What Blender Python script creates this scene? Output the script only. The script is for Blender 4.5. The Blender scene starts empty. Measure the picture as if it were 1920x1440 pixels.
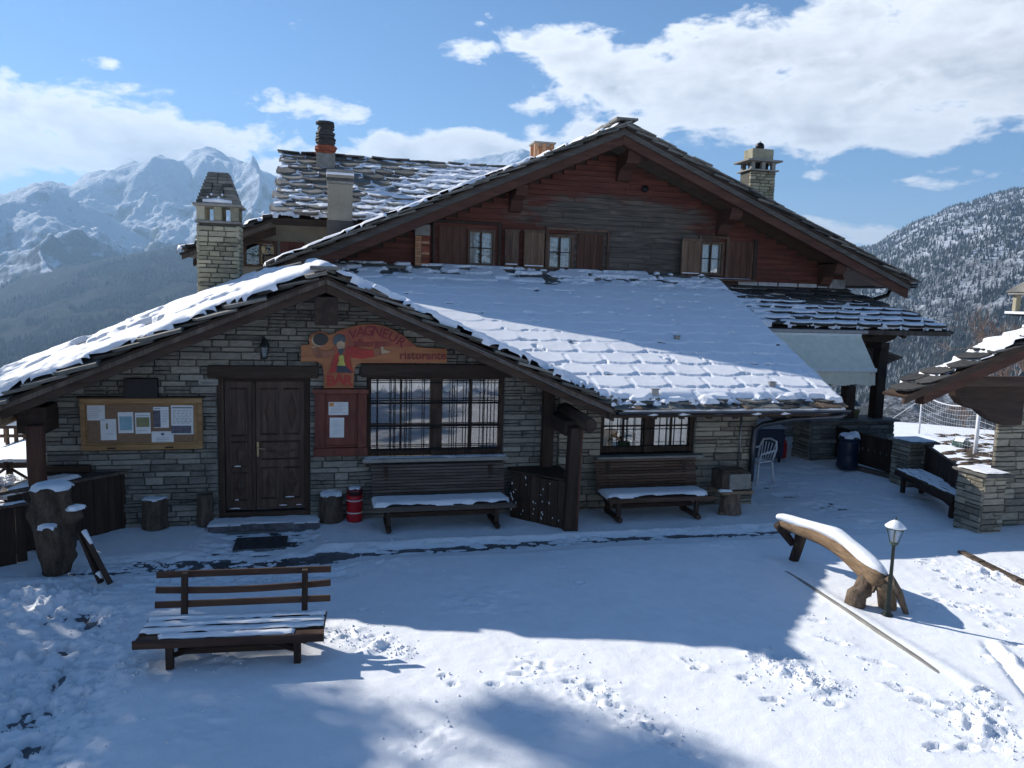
import bpy, bmesh, math, random
import numpy as np
from mathutils import Vector, Matrix

random.seed(7)
rng = np.random.default_rng(7)
PI = math.pi
R = math.radians
scene = bpy.context.scene
COL = scene.collection

# ============================================================ CAMERA
FPX, PITCH, ROLL, CAMH = 1400.0, R(6.8), R(1.7), 3.85
_F = np.array([0, math.cos(PITCH), -math.sin(PITCH)])
_U0 = np.array([0, math.sin(PITCH), math.cos(PITCH)])
_R0 = np.array([1.0, 0, 0])
_R = _R0 * math.cos(ROLL) + _U0 * math.sin(ROLL)
_U = -_R0 * math.sin(ROLL) + _U0 * math.cos(ROLL)
cam_d = bpy.data.cameras.new('camera')
cam = bpy.data.objects.new('camera', cam_d)
COL.objects.link(cam)
cam_d.sensor_width = 36
cam_d.lens = FPX / 1920 * 36
cam_d.clip_start = 0.1
cam_d.clip_end = 40000
cam.matrix_world = Matrix(((_R[0], _U[0], -_F[0], 0), (_R[1], _U[1], -_F[1], 0), (_R[2], _U[2], -_F[2], CAMH), (0, 0, 0, 1)))
scene.camera = cam

# ============================================================ SUN, SKY, EXPOSURE
SUN_AZ, SUN_EL = R(-59.2), R(31)           # azimuth from +Y towards +X
sun_dir = Vector((math.sin(SUN_AZ) * math.cos(SUN_EL), math.cos(SUN_AZ) * math.cos(SUN_EL), math.sin(SUN_EL)))
sl = bpy.data.lights.new('sun', 'SUN')
sl.energy = 4.9
sl.angle = R(0.6)
sl.color = (1.0, 0.95, 0.88)
sun = bpy.data.objects.new('sun', sl)
COL.objects.link(sun)
sun.rotation_euler = sun_dir.to_track_quat('Z', 'Y').to_euler()
sun.location = (-20, 10, 30)

world = bpy.data.worlds.new('World')
scene.world = world
world.use_nodes = True
HAZE_DENSITY = 1.35e-4
SKY_STRENGTH = 0.088
# cloud banks as (azimuth deg, elevation deg, half width, half height, weight)
CLOUDS = [
    (15, 15.4, 19, 4.6, 1.45), (27, 15.6, 18, 6.0, 1.6), (36, 14, 14, 5.5, 1.3), (3.5, 17.2, 8, 2.4, 1.05), (-3, 17.0, 4, 1.6, .7),
    (24, 11.5, 19, 2.2, 1.05), (8, 11.2, 9, 1.4, .5), (1.0, 14.0, 3.2, 0.9, .75), (40, 8, 7, 1.8, .9),
    (-28, 8.6, 15, 2.6, 1.45), (-30, 9.8, 12, 3.2, 1.2), (-37, 8.0, 8, 3.4, 1.3), (-21, 10.0, 10, 2.0, .95), (-15, 12.6, 6.5, 1.5, .85), (-13, 9.2, 10, 1.6, .95),
    (-28, 12.4, 6, 1.0, .6), (-34, 12.2, 2.6, .8, .6), (-28.6, 13.9, 2.0, .7, .62), (-34, 15.2, 2.2, .35, .45),
    (-5, 10.2, 9, 2.3, 1.4), (-23, 8.6, 6, 1.3, 1.2), (6, 11.6, 7, 1.8, 1.05), (2.0, 11.3, 5, 1.5, .9), (22, 4.2, 10, 2.2, .95), (30.5, 8.4, 4.2, 1.1, .75), (23, 8.6, 5, .7, .42),
    (-60, 11, 16, 4, .9), (70, 12, 24, 5, .9), (150, 12, 30, 5, .8), (-130, 12, 30, 5, .7)]
nt = world.node_tree
nt.nodes.clear()


def N(tree, typ, **kw):
    n = tree.nodes.new(typ)
    for k, v in kw.items():
        if k == 'inp':
            for a, b in v.items():
                n.inputs[a].default_value = b
        else:
            setattr(n, k, v)
    return n


def M(tree, op, a, b=None, c=None, clamp=False):
    n = tree.nodes.new('ShaderNodeMath')
    n.operation = op
    n.use_clamp = clamp
    for i, v in enumerate((a, b, c)):
        if v is None:
            continue
        if isinstance(v, (int, float)):
            n.inputs[i].default_value = v
        else:
            tree.links.new(v, n.inputs[i])
    return n.outputs[0]


def build_world():
    L = nt.links.new
    tc = N(nt, 'ShaderNodeTexCoord')
    sx = N(nt, 'ShaderNodeSeparateXYZ')
    L(tc.outputs['Generated'], sx.inputs[0])
    X, Y, Z = sx.outputs
    az = M(nt, 'MULTIPLY', M(nt, 'ARCTAN2', X, Y), 57.29578)
    el = M(nt, 'MULTIPLY', M(nt, 'ARCSINE', Z), 57.29578)
    # wind-drawn noise in a flattened sky space
    cv = N(nt, 'ShaderNodeCombineXYZ')
    L(az, cv.inputs[0]); L(M(nt, 'MULTIPLY', el, 2.1), cv.inputs[1])
    n1 = N(nt, 'ShaderNodeTexNoise', inp={'Scale': .17, 'Detail': 9.0, 'Roughness': .58, 'Distortion': .35})
    L(cv.outputs[0], n1.inputs['Vector'])
    n2 = N(nt, 'ShaderNodeTexNoise', inp={'Scale': .55, 'Detail': 6.0, 'Roughness': .6, 'Distortion': .2})
    L(cv.outputs[0], n2.inputs['Vector'])
    cv2 = N(nt, 'ShaderNodeCombineXYZ')
    L(M(nt, 'ADD', az, -1.6), cv2.inputs[0]); L(M(nt, 'MULTIPLY', M(nt, 'ADD', el, 1.0), 2.1), cv2.inputs[1])
    n3 = N(nt, 'ShaderNodeTexNoise', inp={'Scale': .17, 'Detail': 6.0, 'Roughness': .55, 'Distortion': .35})
    L(cv2.outputs[0], n3.inputs['Vector'])
    tot = None
    for (a0, e0, wa, we, wt) in CLOUDS:
        da = M(nt, 'SUBTRACT', az, float(a0)); da = M(nt, 'MULTIPLY', da, 1.0 / wa); da = M(nt, 'MULTIPLY', da, da)
        de = M(nt, 'SUBTRACT', el, float(e0)); de = M(nt, 'MULTIPLY', de, 1.0 / we); de = M(nt, 'MULTIPLY', de, de)
        b = M(nt, 'MULTIPLY', M(nt, 'MAXIMUM', M(nt, 'SUBTRACT', 1.0, M(nt, 'ADD', da, de)), 0.0), float(wt))
        tot = b if tot is None else M(nt, 'MAXIMUM', tot, b)
    tot = M(nt, 'MINIMUM', tot, 1.15)
    noise = M(nt, 'ADD', M(nt, 'MULTIPLY', M(nt, 'SUBTRACT', n1.outputs[0], .5), 3.4), M(nt, 'MULTIPLY', M(nt, 'SUBTRACT', n2.outputs[0], .5), 1.0))
    dens = M(nt, 'ADD', M(nt, 'MULTIPLY', tot, 1.15), M(nt, 'SUBTRACT', noise, .52))
    mask = M(nt, 'SMOOTH_MIN', M(nt, 'MULTIPLY', M(nt, 'MAXIMUM', dens, 0.0), 2.4), 1.0, .25)
    mask = M(nt, 'MAXIMUM', M(nt, 'MINIMUM', mask, 1.0), 0.0)
    # thin milky veil low down
    veil = M(nt, 'MULTIPLY', M(nt, 'MAXIMUM', M(nt, 'SUBTRACT', 1.0, M(nt, 'MULTIPLY', M(nt, 'ABSOLUTE', el), .12)), 0.0), .45)
    # thick parts show grey undersides: density above against density here
    thick = M(nt, 'MULTIPLY', M(nt, 'SUBTRACT', dens, .35), .75, clamp=True)
    relief = M(nt, 'ADD', M(nt, 'MULTIPLY', M(nt, 'SUBTRACT', n3.outputs[0], n1.outputs[0]), 3.2), .30, clamp=True)
    shade = M(nt, 'MULTIPLY', thick, relief, clamp=True)
    shade = M(nt, 'ADD', shade, M(nt, 'MULTIPLY', thick, .55), clamp=True)
    ramp = N(nt, 'ShaderNodeMix', data_type='RGBA')
    L(shade, ramp.inputs['Factor'])
    ramp.inputs['A'].default_value = (8.8, 9.0, 9.3, 1)
    ramp.inputs['B'].default_value = (3.1, 3.4, 3.85, 1)
    sky = N(nt, 'ShaderNodeTexSky')
    sky.sky_type = 'NISHITA'
    sky.sun_disc = False
    sky.sun_elevation = SUN_EL
    sky.sun_rotation = SUN_AZ
    sky.altitude = 1400
    sky.air_density = 1.0
    sky.dust_density = .1
    sky.ozone_density = 4.0
    hsv = N(nt, 'ShaderNodeHueSaturation', inp={'Saturation': 1.12, 'Value': 1.0})
    L(sky.outputs[0], hsv.inputs['Color'])
    mx0 = N(nt, 'ShaderNodeMix', data_type='RGBA')
    L(veil, mx0.inputs['Factor']); L(hsv.outputs[0], mx0.inputs['A'])
    mx0.inputs['B'].default_value = (6.6, 8.2, 10.6, 1)
    mx = N(nt, 'ShaderNodeMix', data_type='RGBA')
    L(mask, mx.inputs['Factor']); L(mx0.outputs['Result'], mx.inputs['A']); L(ramp.outputs['Result'], mx.inputs['B'])
    bg = N(nt, 'ShaderNodeBackground')
    bg.inputs['Strength'].default_value = SKY_STRENGTH
    L(mx.outputs['Result'], bg.inputs['Color'])
    out = N(nt, 'ShaderNodeOutputWorld')
    L(bg.outputs[0], out.inputs['Surface'])


build_world()
scene.render.engine = 'CYCLES'
vs = scene.view_settings
vs.view_transform = 'Standard'
try:
    vs.look = 'None'
except Exception:
    pass
vs.exposure = 0.66
vs.gamma = 1.0
vs.use_curve_mapping = False
scene.cycles.max_bounces = 6
scene.cycles.transparent_max_bounces = 12
scene.cycles.volume_bounces = 0

# lettering is turned into meshes first, while the scene is still empty
TEXTS = {}


def premake(txt, size, ext=.006, shear=0.0, bold=0.0):
    c = bpy.data.curves.new('lettering', 'FONT'); c.body = txt; c.size = size; c.extrude = ext
    c.align_x = 'CENTER'; c.align_y = 'CENTER'; c.shear = shear; c.offset = bold; c.resolution_u = 3
    tmp = bpy.data.objects.new('tmp_text', c); COL.objects.link(tmp)
    TEXTS[(txt, size)] = bpy.data.meshes.new_from_object(tmp.evaluated_get(bpy.context.evaluated_depsgraph_get()))
    bpy.data.objects.remove(tmp)


for _c in 'VAGNEUR':
    premake(_c, .225, shear=.12, bold=.004)
premake('albergo', .165, bold=.002)
premake('ristorante', .195, bold=.003)
for _c in 'BAR':
    premake(_c, .235, bold=.008)

# ============================================================ SITE FRAME
# everything on the site is square to the facades: s along the bar front, w into the building, z up
YAW = R(13.5)
OX, OY = -4.0076, 12.0369
cY, sY = math.cos(YAW), math.sin(YAW)


def W(s, w, z=0.0):
    return Vector((OX + s * cY - w * sY, OY + s * sY + w * cY, z))


def survey_ray(px, py):
    return _F + _R * (px - 960) / FPX - _U * (py - 720) / FPX


def G(px, py, z=0.0):
    """ground point (s, w) read off the photograph"""
    r = survey_ray(px, py)
    t = (z - CAMH) / r[2]
    x, y = r[0] * t - OX, r[1] * t - OY
    return (x * cY + y * sY, -x * sY + y * cY)


def H(px, py, w):
    """(s, z) of a point standing in the plane w"""
    r = survey_ray(px, py)
    rs = r[0] * cY + r[1] * sY
    rw = -r[0] * sY + r[1] * cY
    cs = -OX * cY - OY * sY
    cw = OX * sY - OY * cY
    t = (w - cw) / rw
    return (cs + rs * t, CAMH + r[2] * t)


# ============================================================ NOISE
def _hash(ix, iy, seed):
    h = (ix * 374761393 + iy * 668265263 + seed * 2147483647) & 0xffffffff
    h = ((h ^ (h >> 13)) * 1274126177) & 0xffffffff
    return ((h ^ (h >> 16)) & 0xffff) / 65535.0


def vnoise(x, y, seed=0):
    x = np.asarray(x, float); y = np.asarray(y, float)
    ix = np.floor(x).astype(np.int64); iy = np.floor(y).astype(np.int64)
    fx = x - ix; fy = y - iy
    fx = fx * fx * fx * (fx * (fx * 6 - 15) + 10); fy = fy * fy * fy * (fy * (fy * 6 - 15) + 10)
    a = _hash(ix, iy, seed); b = _hash(ix + 1, iy, seed); c = _hash(ix, iy + 1, seed); d = _hash(ix + 1, iy + 1, seed)
    return (a * (1 - fx) + b * fx) * (1 - fy) + (c * (1 - fx) + d * fx) * fy


def fbm(x, y, oct=4, seed=0, gain=.5):
    t = 0; amp = 1; tot = 0
    for i in range(oct):
        t = t + vnoise(x * 2 ** i + 17.3 * i, y * 2 ** i + 9.1 * i, seed + i) * amp
        tot += amp; amp *= gain
    return t / tot


# ============================================================ MATERIALS
MATS = {}


def newmat(name):
    m = bpy.data.materials.new(name)
    m.use_nodes = True
    t = m.node_tree
    b = t.nodes['Principled BSDF']
    MATS[name] = m
    return m, t, b


def ramp_node(t, fac, stops):
    r = t.nodes.new('ShaderNodeValToRGB')
    e = r.color_ramp.elements
    while len(e) > 1:
        e.remove(e[-1])
    e[0].position = stops[0][0]; e[0].color = (*stops[0][1], 1)
    for p, c in stops[1:]:
        k = e.new(p); k.color = (*c, 1)
    t.links.new(fac, r.inputs[0])
    return r.outputs[0]


def coords(t, scale=(1, 1, 1), kind='Object'):
    tc = t.nodes.new('ShaderNodeTexCoord')
    mp = t.nodes.new('ShaderNodeMapping')
    mp.inputs['Scale'].default_value = scale
    t.links.new(tc.outputs[kind], mp.inputs[0])
    return mp.outputs[0]


def noise(t, vec, scale=5, detail=4, rough=.55, dist=0):
    n = t.nodes.new('ShaderNodeTexNoise')
    n.inputs['Scale'].default_value = scale; n.inputs['Detail'].default_value = detail
    n.inputs['Roughness'].default_value = rough; n.inputs['Distortion'].default_value = dist
    t.links.new(vec, n.inputs['Vector'])
    return n.outputs[0]


def bump(t, b, h, strength=.4, dist=.02):
    n = t.nodes.new('ShaderNodeBump')
    n.inputs['Strength'].default_value = strength; n.inputs['Distance'].default_value = dist
    t.links.new(h, n.inputs['Height'])
    t.links.new(n.outputs[0], b.inputs['Normal'])


def objrand(t):
    return t.nodes.new('ShaderNodeObjectInfo').outputs['Random']


def shift_by_rand(t, vec, amt=37.0):
    r = objrand(t)
    v = t.nodes.new('ShaderNodeVectorMath'); v.operation = 'ADD'
    c = t.nodes.new('ShaderNodeCombineXYZ')
    m = M(t, 'MULTIPLY', r, amt)
    for i in range(3):
        t.links.new(m, c.inputs[i])
    t.links.new(vec, v.inputs[0]); t.links.new(c.outputs[0], v.inputs[1])
    return v.outputs[0]


def mixc(t, fac, a, b):
    m = t.nodes.new('ShaderNodeMix'); m.data_type = 'RGBA'
    if isinstance(fac, (int, float)):
        m.inputs['Factor'].default_value = fac
    else:
        t.links.new(fac, m.inputs['Factor'])
    for k, v in (('A', a), ('B', b)):
        if isinstance(v, tuple):
            m.inputs[k].default_value = (*v, 1)
        else:
            t.links.new(v, m.inputs[k])
    return m.outputs['Result']


def wood(name, dark, mid, light, scale=(1, 1, 1), rough=.75, worn=None):
    """grain runs along the axis whose scale is small"""
    m, t, b = newmat(name)
    v = shift_by_rand(t, coords(t, scale))
    n1 = noise(t, v, 9, 6, .6, .6)
    n2 = noise(t, v, 34, 3, .6)
    f = M(t, 'ADD', M(t, 'MULTIPLY', n1, .75), M(t, 'MULTIPLY', n2, .25))
    f = M(t, 'ADD', f, M(t, 'MULTIPLY', M(t, 'SUBTRACT', objrand(t), .5), .16))
    c = ramp_node(t, f, [(.3, dark), (.5, mid), (.72, light)])
    if worn:
        n3 = noise(t, coords(t), 1.3, 5, .6)
        k = M(t, 'MULTIPLY', M(t, 'SUBTRACT', n3, .5), 5.0, clamp=True)
        c = mixc(t, k, c, worn)
    t.links.new(c, b.inputs['Base Color'])
    b.inputs['Roughness'].default_value = rough
    b.inputs['Specular IOR Level'].default_value = .3
    bump(t, b, f, .5, .012)
    return m


def rock(name, cols, scale=3, rough=.85, bs=.6, bd=.02, rand=.35, spec=.3, stretch=(1, 1, 1)):
    m, t, b = newmat(name)
    v = shift_by_rand(t, coords(t, stretch))
    n1 = noise(t, v, scale, 6, .6)
    n2 = noise(t, v, scale * 7, 4, .6)
    f = M(t, 'ADD', M(t, 'MULTIPLY', n1, .6), M(t, 'MULTIPLY', n2, .3))
    f = M(t, 'ADD', f, M(t, 'MULTIPLY', M(t, 'SUBTRACT', objrand(t), .4), rand))
    k = len(cols)
    c = ramp_node(t, f, [(.28 + .44 * i / (k - 1), cols[i]) for i in range(k)])
    t.links.new(c, b.inputs['Base Color'])
    b.inputs['Roughness'].default_value = rough
    b.inputs['Specular IOR Level'].default_value = spec
    bump(t, b, f, bs, bd)
    return m


def plain(name, col, rough=.6, metal=0, var=.12, scale=8, bs=.15, spec=.4):
    m, t, b = newmat(name)
    n = noise(t, coords(t), scale, 4)
    c1 = tuple(max(0, c * (1 - var * 1.6)) for c in col); c2 = tuple(min(1, c * (1 + var * 1.6)) for c in col)
    c = ramp_node(t, n, [(.3, c1), (.7, c2)])
    t.links.new(c, b.inputs['Base Color'])
    b.inputs['Roughness'].default_value = rough; b.inputs['Metallic'].default_value = metal
    b.inputs['Specular IOR Level'].default_value = spec
    if bs:
        bump(t, b, n, bs, .01)
    return m


def snowmat(name, col=(.86, .88, .91), grain=1.0, bscale=1.0):
    m, t, b = newmat(name)
    v = coords(t)
    n1 = noise(t, v, 70 * bscale, 5, .7)
    n2 = noise(t, v, 6 * bscale, 5, .55)
    n3 = noise(t, v, 1.1, 4, .5)
    c = ramp_node(t, M(t, 'ADD', M(t, 'MULTIPLY', n2, .5), M(t, 'MULTIPLY', n3, .5)), [(.35, tuple(k * .93 for k in col)), (.6, col)])
    t.links.new(c, b.inputs['Base Color'])
    vo = t.nodes.new('ShaderNodeTexVoronoi'); vo.inputs['Scale'].default_value = 260
    t.links.new(v, vo.inputs['Vector'])
    rg = M(t, 'ADD', .30, M(t, 'MULTIPLY', M(t, 'GREATER_THAN', vo.outputs['Distance'], .28), .45))
    t.links.new(rg, b.inputs['Roughness'])
    b.inputs['Specular IOR Level'].default_value = .35
    h = M(t, 'ADD', M(t, 'ADD', M(t, 'MULTIPLY', n1, .40), n2), M(t, 'MULTIPLY', vo.outputs['Distance'], .05))
    bump(t, b, h, .42 * grain, .035)
    return m


snowmat('snow')
snowmat('snow_roof', (.87, .88, .91), .6)
wood('wood_dark_x', (.018, .011, .008), (.040, .024, .016), (.075, .048, .033), (.12, 1, 1))
wood('wood_dark_z', (.018, .011, .008), (.040, .024, .016), (.075, .048, .033), (1, 1, .12))
wood('wood_dark_y', (.018, .011, .008), (.040, .024, .016), (.075, .048, .033), (1, .12, 1))
wood('door_wood', (.034, .020, .014), (.075, .046, .032), (.125, .082, .058), (1, 1, .12), .6)
wood('beam_red', (.038, .016, .011), (.072, .030, .020), (.115, .052, .036), (.12, 1, 1))
wood('fascia_grey', (.045, .040, .036), (.085, .078, .070), (.14, .13, .115), (.12, 1, 1))
wood('wood_bench', (.045, .034, .028), (.095, .075, .062), (.16, .13, .11), (.1, 1, 1))
wood('wood_bench_brown', (.040, .022, .014), (.095, .055, .034), (.17, .11, .075), (.1, 1, 1))
wood('wood_oiled', (.035, .016, .010), (.065, .032, .019), (.11, .06, .036), (.1, 1, 1), .6)
wood('shutter_brown_z', (.042, .018, .011), (.085, .038, .023), (.14, .07, .044), (1, 1, .1))
wood('shutter_tan_z', (.07, .042, .026), (.145, .088, .055), (.25, .165, .11), (1, 1, .1))
wood('frame_brown', (.05, .028, .018), (.10, .06, .040), (.17, .11, .075), (1, 1, .2))
wood('board_oak', (.16, .085, .032), (.27, .155, .062), (.37, .23, .10), (.15, 1, 1), .5)
wood('sign_wood', (.22, .075, .030), (.33, .125, .050), (.42, .18, .08), (.15, 1, 1), .5)
wood('menu_frame', (.07, .018, .013), (.13, .036, .024), (.19, .065, .042), (1, 1, .15), .55)
wood('driftwood', (.10, .060, .032), (.22, .145, .085), (.36, .26, .17), (2.2, .22, 2.2), .85)
wood('board_weathered', (.05, .036, .028), (.10, .078, .062), (.17, .14, .12), (1, 1, .1))
rock('stone_facade', [(.092, .090, .078), (.178, .170, .144), (.26, .245, .205), (.345, .325, .275)], 4, .85, .9, .02, .32)
rock('stone_pier', [(.13, .120, .096), (.24, .218, .170), (.335, .302, .232), (.41, .375, .30)], 4, .85, .9, .02, .32)
rock('stone_chimney', [(.15, .14, .10), (.27, .25, .175), (.36, .33, .23), (.44, .40, .29)], 4, .85, .6, .012)
rock('slate', [(.06, .06, .056), (.125, .122, .11), (.20, .19, .168), (.29, .275, .24)], 3, .72, .7, .02, .3)
rock('slate_dark', [(.022, .022, .022), (.05, .048, .045), (.085, .08, .073)], 3, .75, .7, .02, .3)
rock('mortar', [(.075, .072, .06), (.14, .132, .11)], 9, .95, .6, .01, 0)
rock('bark', [(.03, .022, .016), (.075, .055, .04), (.13, .10, .075), (.22, .18, .145)], 13, .9, 1.0, .05, .1, stretch=(1, 1, .28))
rock('bark_light', [(.055, .04, .028), (.14, .10, .07), (.24, .18, .13), (.38, .33, .27)], 18, .9, 1.0, .05, .1, stretch=(1, 1, .35))
rock('concrete_cap', [(.16, .155, .14), (.27, .26, .235), (.36, .345, .31)], 5, .85, .4, .01, .1)
rock('plaster', [(.22, .20, .16), (.30, .27, .21), (.34, .31, .25)], 2, .9, .3, .01, 0)
rock('brick_red', [(.13, .03, .018), (.26, .065, .035), (.36, .115, .06)], 8, .85, .5, .01, .25)
rock('block_orange', [(.30, .13, .06), (.45, .24, .13), (.55, .33, .2)], 12, .85, .5, .01, .25)
rock('paver', [(.03, .033, .038), (.075, .08, .09), (.17, .18, .20), (.40, .42, .45)], 5, .45, .5, .01, .2, .5)
rock('earth', [(.05, .035, .025), (.12, .085, .06), (.22, .17, .13)], .6, .95, .4, .05, 0)
plain('iron_black', (.014, .014, .015), .45, .6, .1)
plain('metal_grey', (.20, .21, .22), .4, .8, .1)
plain('gutter_metal', (.075, .08, .09), .35, .8, .12)
plain('plastic_white', (.72, .73, .74), .35, 0, .03)
plain('bin_red', (.36, .012, .016), .3, 0, .1, 8, .05)
plain('bin_red_dark', (.09, .008, .010), .4, 0, .1, 8, .05)
plain('white_band', (.62, .60, .57), .4, 0, .05)
plain('plastic_blue', (.012, .018, .042), .35, 0, .15)
plain('cover_grey', (.30, .31, .33), .6, 0, .08)
plain('cover_navy', (.02, .028, .055), .5, 0, .1)
plain('awning_cloth', (.78, .72, .56), .85, 0, .06, 5, .1)
plain('awning_white', (.75, .74, .70), .5, 0, .05)
plain('cork', (.20, .125, .075), .9, 0, .1, 40, .2)
plain('paper', (.62, .63, .62), .8, 0, .04)
plain('paper_ink', (.12, .13, .14), .8, 0, .05)
plain('paper_blue', (.22, .36, .42), .8, 0, .1)
plain('paper_olive', (.20, .20, .10), .8, 0, .1)
plain('paper_dark', (.10, .10, .12), .8, 0, .3, 30)
plain('paper_orange', (.55, .25, .08), .8, 0, .1)
plain('paint_red', (.34, .022, .014), .45, 0, .15)
plain('paint_crimson', (.17, .008, .014), .45, 0, .15)
plain('paint_brick', (.30, .070, .032), .45, 0, .2)
plain('paint_black', (.012, .012, .014), .4, 0, .1)
plain('paint_navy', (.016, .022, .045), .4, 0, .2)
plain('paint_yellow', (.42, .40, .08), .5, 0, .15)
plain('paint_skin', (.42, .30, .19), .5, 0, .15)
plain('paint_rust', (.24, .09, .045), .5, 0, .2)
plain('paint_hair', (.05, .075, .09), .5, 0, .2)
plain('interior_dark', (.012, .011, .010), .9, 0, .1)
plain('interior_wall', (.10, .085, .07), .9, 0, .1)
plain('curtain', (.50, .53, .54), .9, 0, .1, 30, .3)
plain('curtain_pale', (.60, .64, .60), .9, 0, .08, 20, .3)
plain('lamp_green', (.02, .028, .024), .4, .4, .15)
plain('verdigris', (.06, .10, .075), .6, .3, .2)
plain('brass', (.42, .34, .2), .35, .9, .1)
plain('cable_grey', (.16, .16, .16), .5, .2, .1)
plain('rope_white', (.55, .55, .56), .7, 0, .05)
plain('car_green', (.05, .09, .07), .3, .2, .1)


def emit_mat(name, col, strength):
    m, t, b = newmat(name)
    b.inputs['Base Color'].default_value = (*col, 1)
    b.inputs['Emission Color'].default_value = (*col, 1)
    b.inputs['Emission Strength'].default_value = strength
    return m


def glassmat(name, base_fac=.08, rough=.01, tint=(1, 1, 1)):
    m = bpy.data.materials.new(name); m.use_nodes = True
    t = m.node_tree; t.nodes.clear()
    out = t.nodes.new('ShaderNodeOutputMaterial')
    mix = t.nodes.new('ShaderNodeMixShader')
    tr = t.nodes.new('ShaderNodeBsdfTransparent'); tr.inputs[0].default_value = (*tint, 1)
    gl = t.nodes.new('ShaderNodeBsdfGlossy'); gl.inputs['Roughness'].default_value = rough
    fr = t.nodes.new('ShaderNodeFresnel'); fr.inputs[0].default_value = 1.55
    nz = noise(t, coords(t), 2.2, 2)
    bp = t.nodes.new('ShaderNodeBump'); bp.inputs['Strength'].default_value = .10; bp.inputs['Distance'].default_value = .01
    t.links.new(nz, bp.inputs['Height']); t.links.new(bp.outputs[0], gl.inputs['Normal'])
    f = M(t, 'ADD', fr.outputs[0], base_fac, clamp=True)
    t.links.new(f, mix.inputs[0]); t.links.new(tr.outputs[0], mix.inputs[1]); t.links.new(gl.outputs[0], mix.inputs[2])
    t.links.new(mix.outputs[0], out.inputs[0])
    MATS[name] = m
    return m


glassmat('window_glass', .11)
glassmat('window_glass_clear', .10)
glassmat('lamp_glass', .12, .15, (.9, .92, .92))


def siding_material():
    """painted boards: red-brown paint under the shelter of the eaves, bare silvery wood where rain reaches"""
    m, t, b = newmat('siding')
    v = coords(t, (.12, 1, 1))
    v = shift_by_rand(t, v)
    n1 = noise(t, v, 10, 6, .6, .6)
    tc = t.nodes.new('ShaderNodeTexCoord')
    red = ramp_node(t, n1, [(.3, (.058, .017, .011)), (.5, (.102, .030, .019)), (.7, (.155, .050, .031))])
    gre = ramp_node(t, n1, [(.3, (.040, .034, .028)), (.5, (.085, .072, .058)), (.7, (.15, .13, .105))])
    n3 = noise(t, coords(t, (.9, 1, 2.6)), 2.2, 6, .62, .3)
    sx = t.nodes.new('ShaderNodeSeparateXYZ'); t.links.new(tc.outputs['Object'], sx.inputs[0])

    def blob(cs, cz, ws, wz):
        a = M(t, 'MULTIPLY', M(t, 'SUBTRACT', sx.outputs[0], cs), 1 / ws); b2 = M(t, 'MULTIPLY', M(t, 'SUBTRACT', sx.outputs[2], cz), 1 / wz)
        return M(t, 'SUBTRACT', 1.0, M(t, 'ADD', M(t, 'MULTIPLY', a, a), M(t, 'MULTIPLY', b2, b2)))
    w1_ = M(t, 'MAXIMUM', blob(9.0, 4.9, 2.6, 1.35), blob(8.2, 5.95, 3.0, .55))
    k = M(t, 'MULTIPLY', M(t, 'ADD', M(t, 'MULTIPLY', M(t, 'MAXIMUM', w1_, -.8), 1.2), M(t, 'MULTIPLY', M(t, 'SUBTRACT', n3, .5), 2.6)), 1.5, clamp=True)
    c = mixc(t, k, red, gre)
    t.links.new(c, b.inputs['Base Color'])
    b.inputs['Roughness'].default_value = .75
    b.inputs['Specular IOR Level'].default_value = .3
    bump(t, b, n1, .5, .01)


siding_material()


def mountain_material(name, forest, rocky, snowy, slope_lo, slope_hi, scale, zlo=None, zhi=None, rand_scale=.01, thr=.5, sharp=6, slope_gain=.9, fine=1.0, bumpd=8):
    m, t, b = newmat(name)
    geo = t.nodes.new('ShaderNodeNewGeometry')
    sx = t.nodes.new('ShaderNodeSeparateXYZ'); t.links.new(geo.outputs['Normal'], sx.inputs[0])
    v = coords(t)
    n1 = noise(t, v, scale, 8, .62)
    n2 = noise(t, v, scale * 6, 6, .65)
    f = M(t, 'ADD', M(t, 'MULTIPLY', n1, .6), M(t, 'MULTIPLY', n2, .4))
    pz = t.nodes.new('ShaderNodeSeparateXYZ'); t.links.new(geo.outputs['Position'], pz.inputs[0])
    alt = M(t, 'MULTIPLY', M(t, 'SUBTRACT', pz.outputs[2], zlo), 1.0 / (zhi - zlo))
    sl_ = M(t, 'MULTIPLY', M(t, 'SUBTRACT', sx.outputs[2], slope_lo), 1.0 / (slope_hi - slope_lo))
    n4 = noise(t, v, scale * 22, 4, .7)
    k = M(t, 'ADD', M(t, 'ADD', M(t, 'MULTIPLY', M(t, 'SUBTRACT', f, thr), sharp), M(t, 'MULTIPLY', alt, 1.6)), M(t, 'MULTIPLY', M(t, 'SUBTRACT', sl_, .5), slope_gain))
    k = M(t, 'ADD', k, M(t, 'MULTIPLY', M(t, 'SUBTRACT', n4, .5), fine))
    k = M(t, 'MULTIPLY', k, 1.0, clamp=True)
    n3 = noise(t, v, scale * 3, 5)
    lo = mixc(t, n3, forest, rocky)
    c = mixc(t, k, lo, snowy)
    t.links.new(c, b.inputs['Base Color'])
    b.inputs['Roughness'].default_value = .95
    b.inputs['Specular IOR Level'].default_value = .05
    bump(t, b, M(t, 'ADD', n2, n4), .8, bumpd)
    return m


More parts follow.
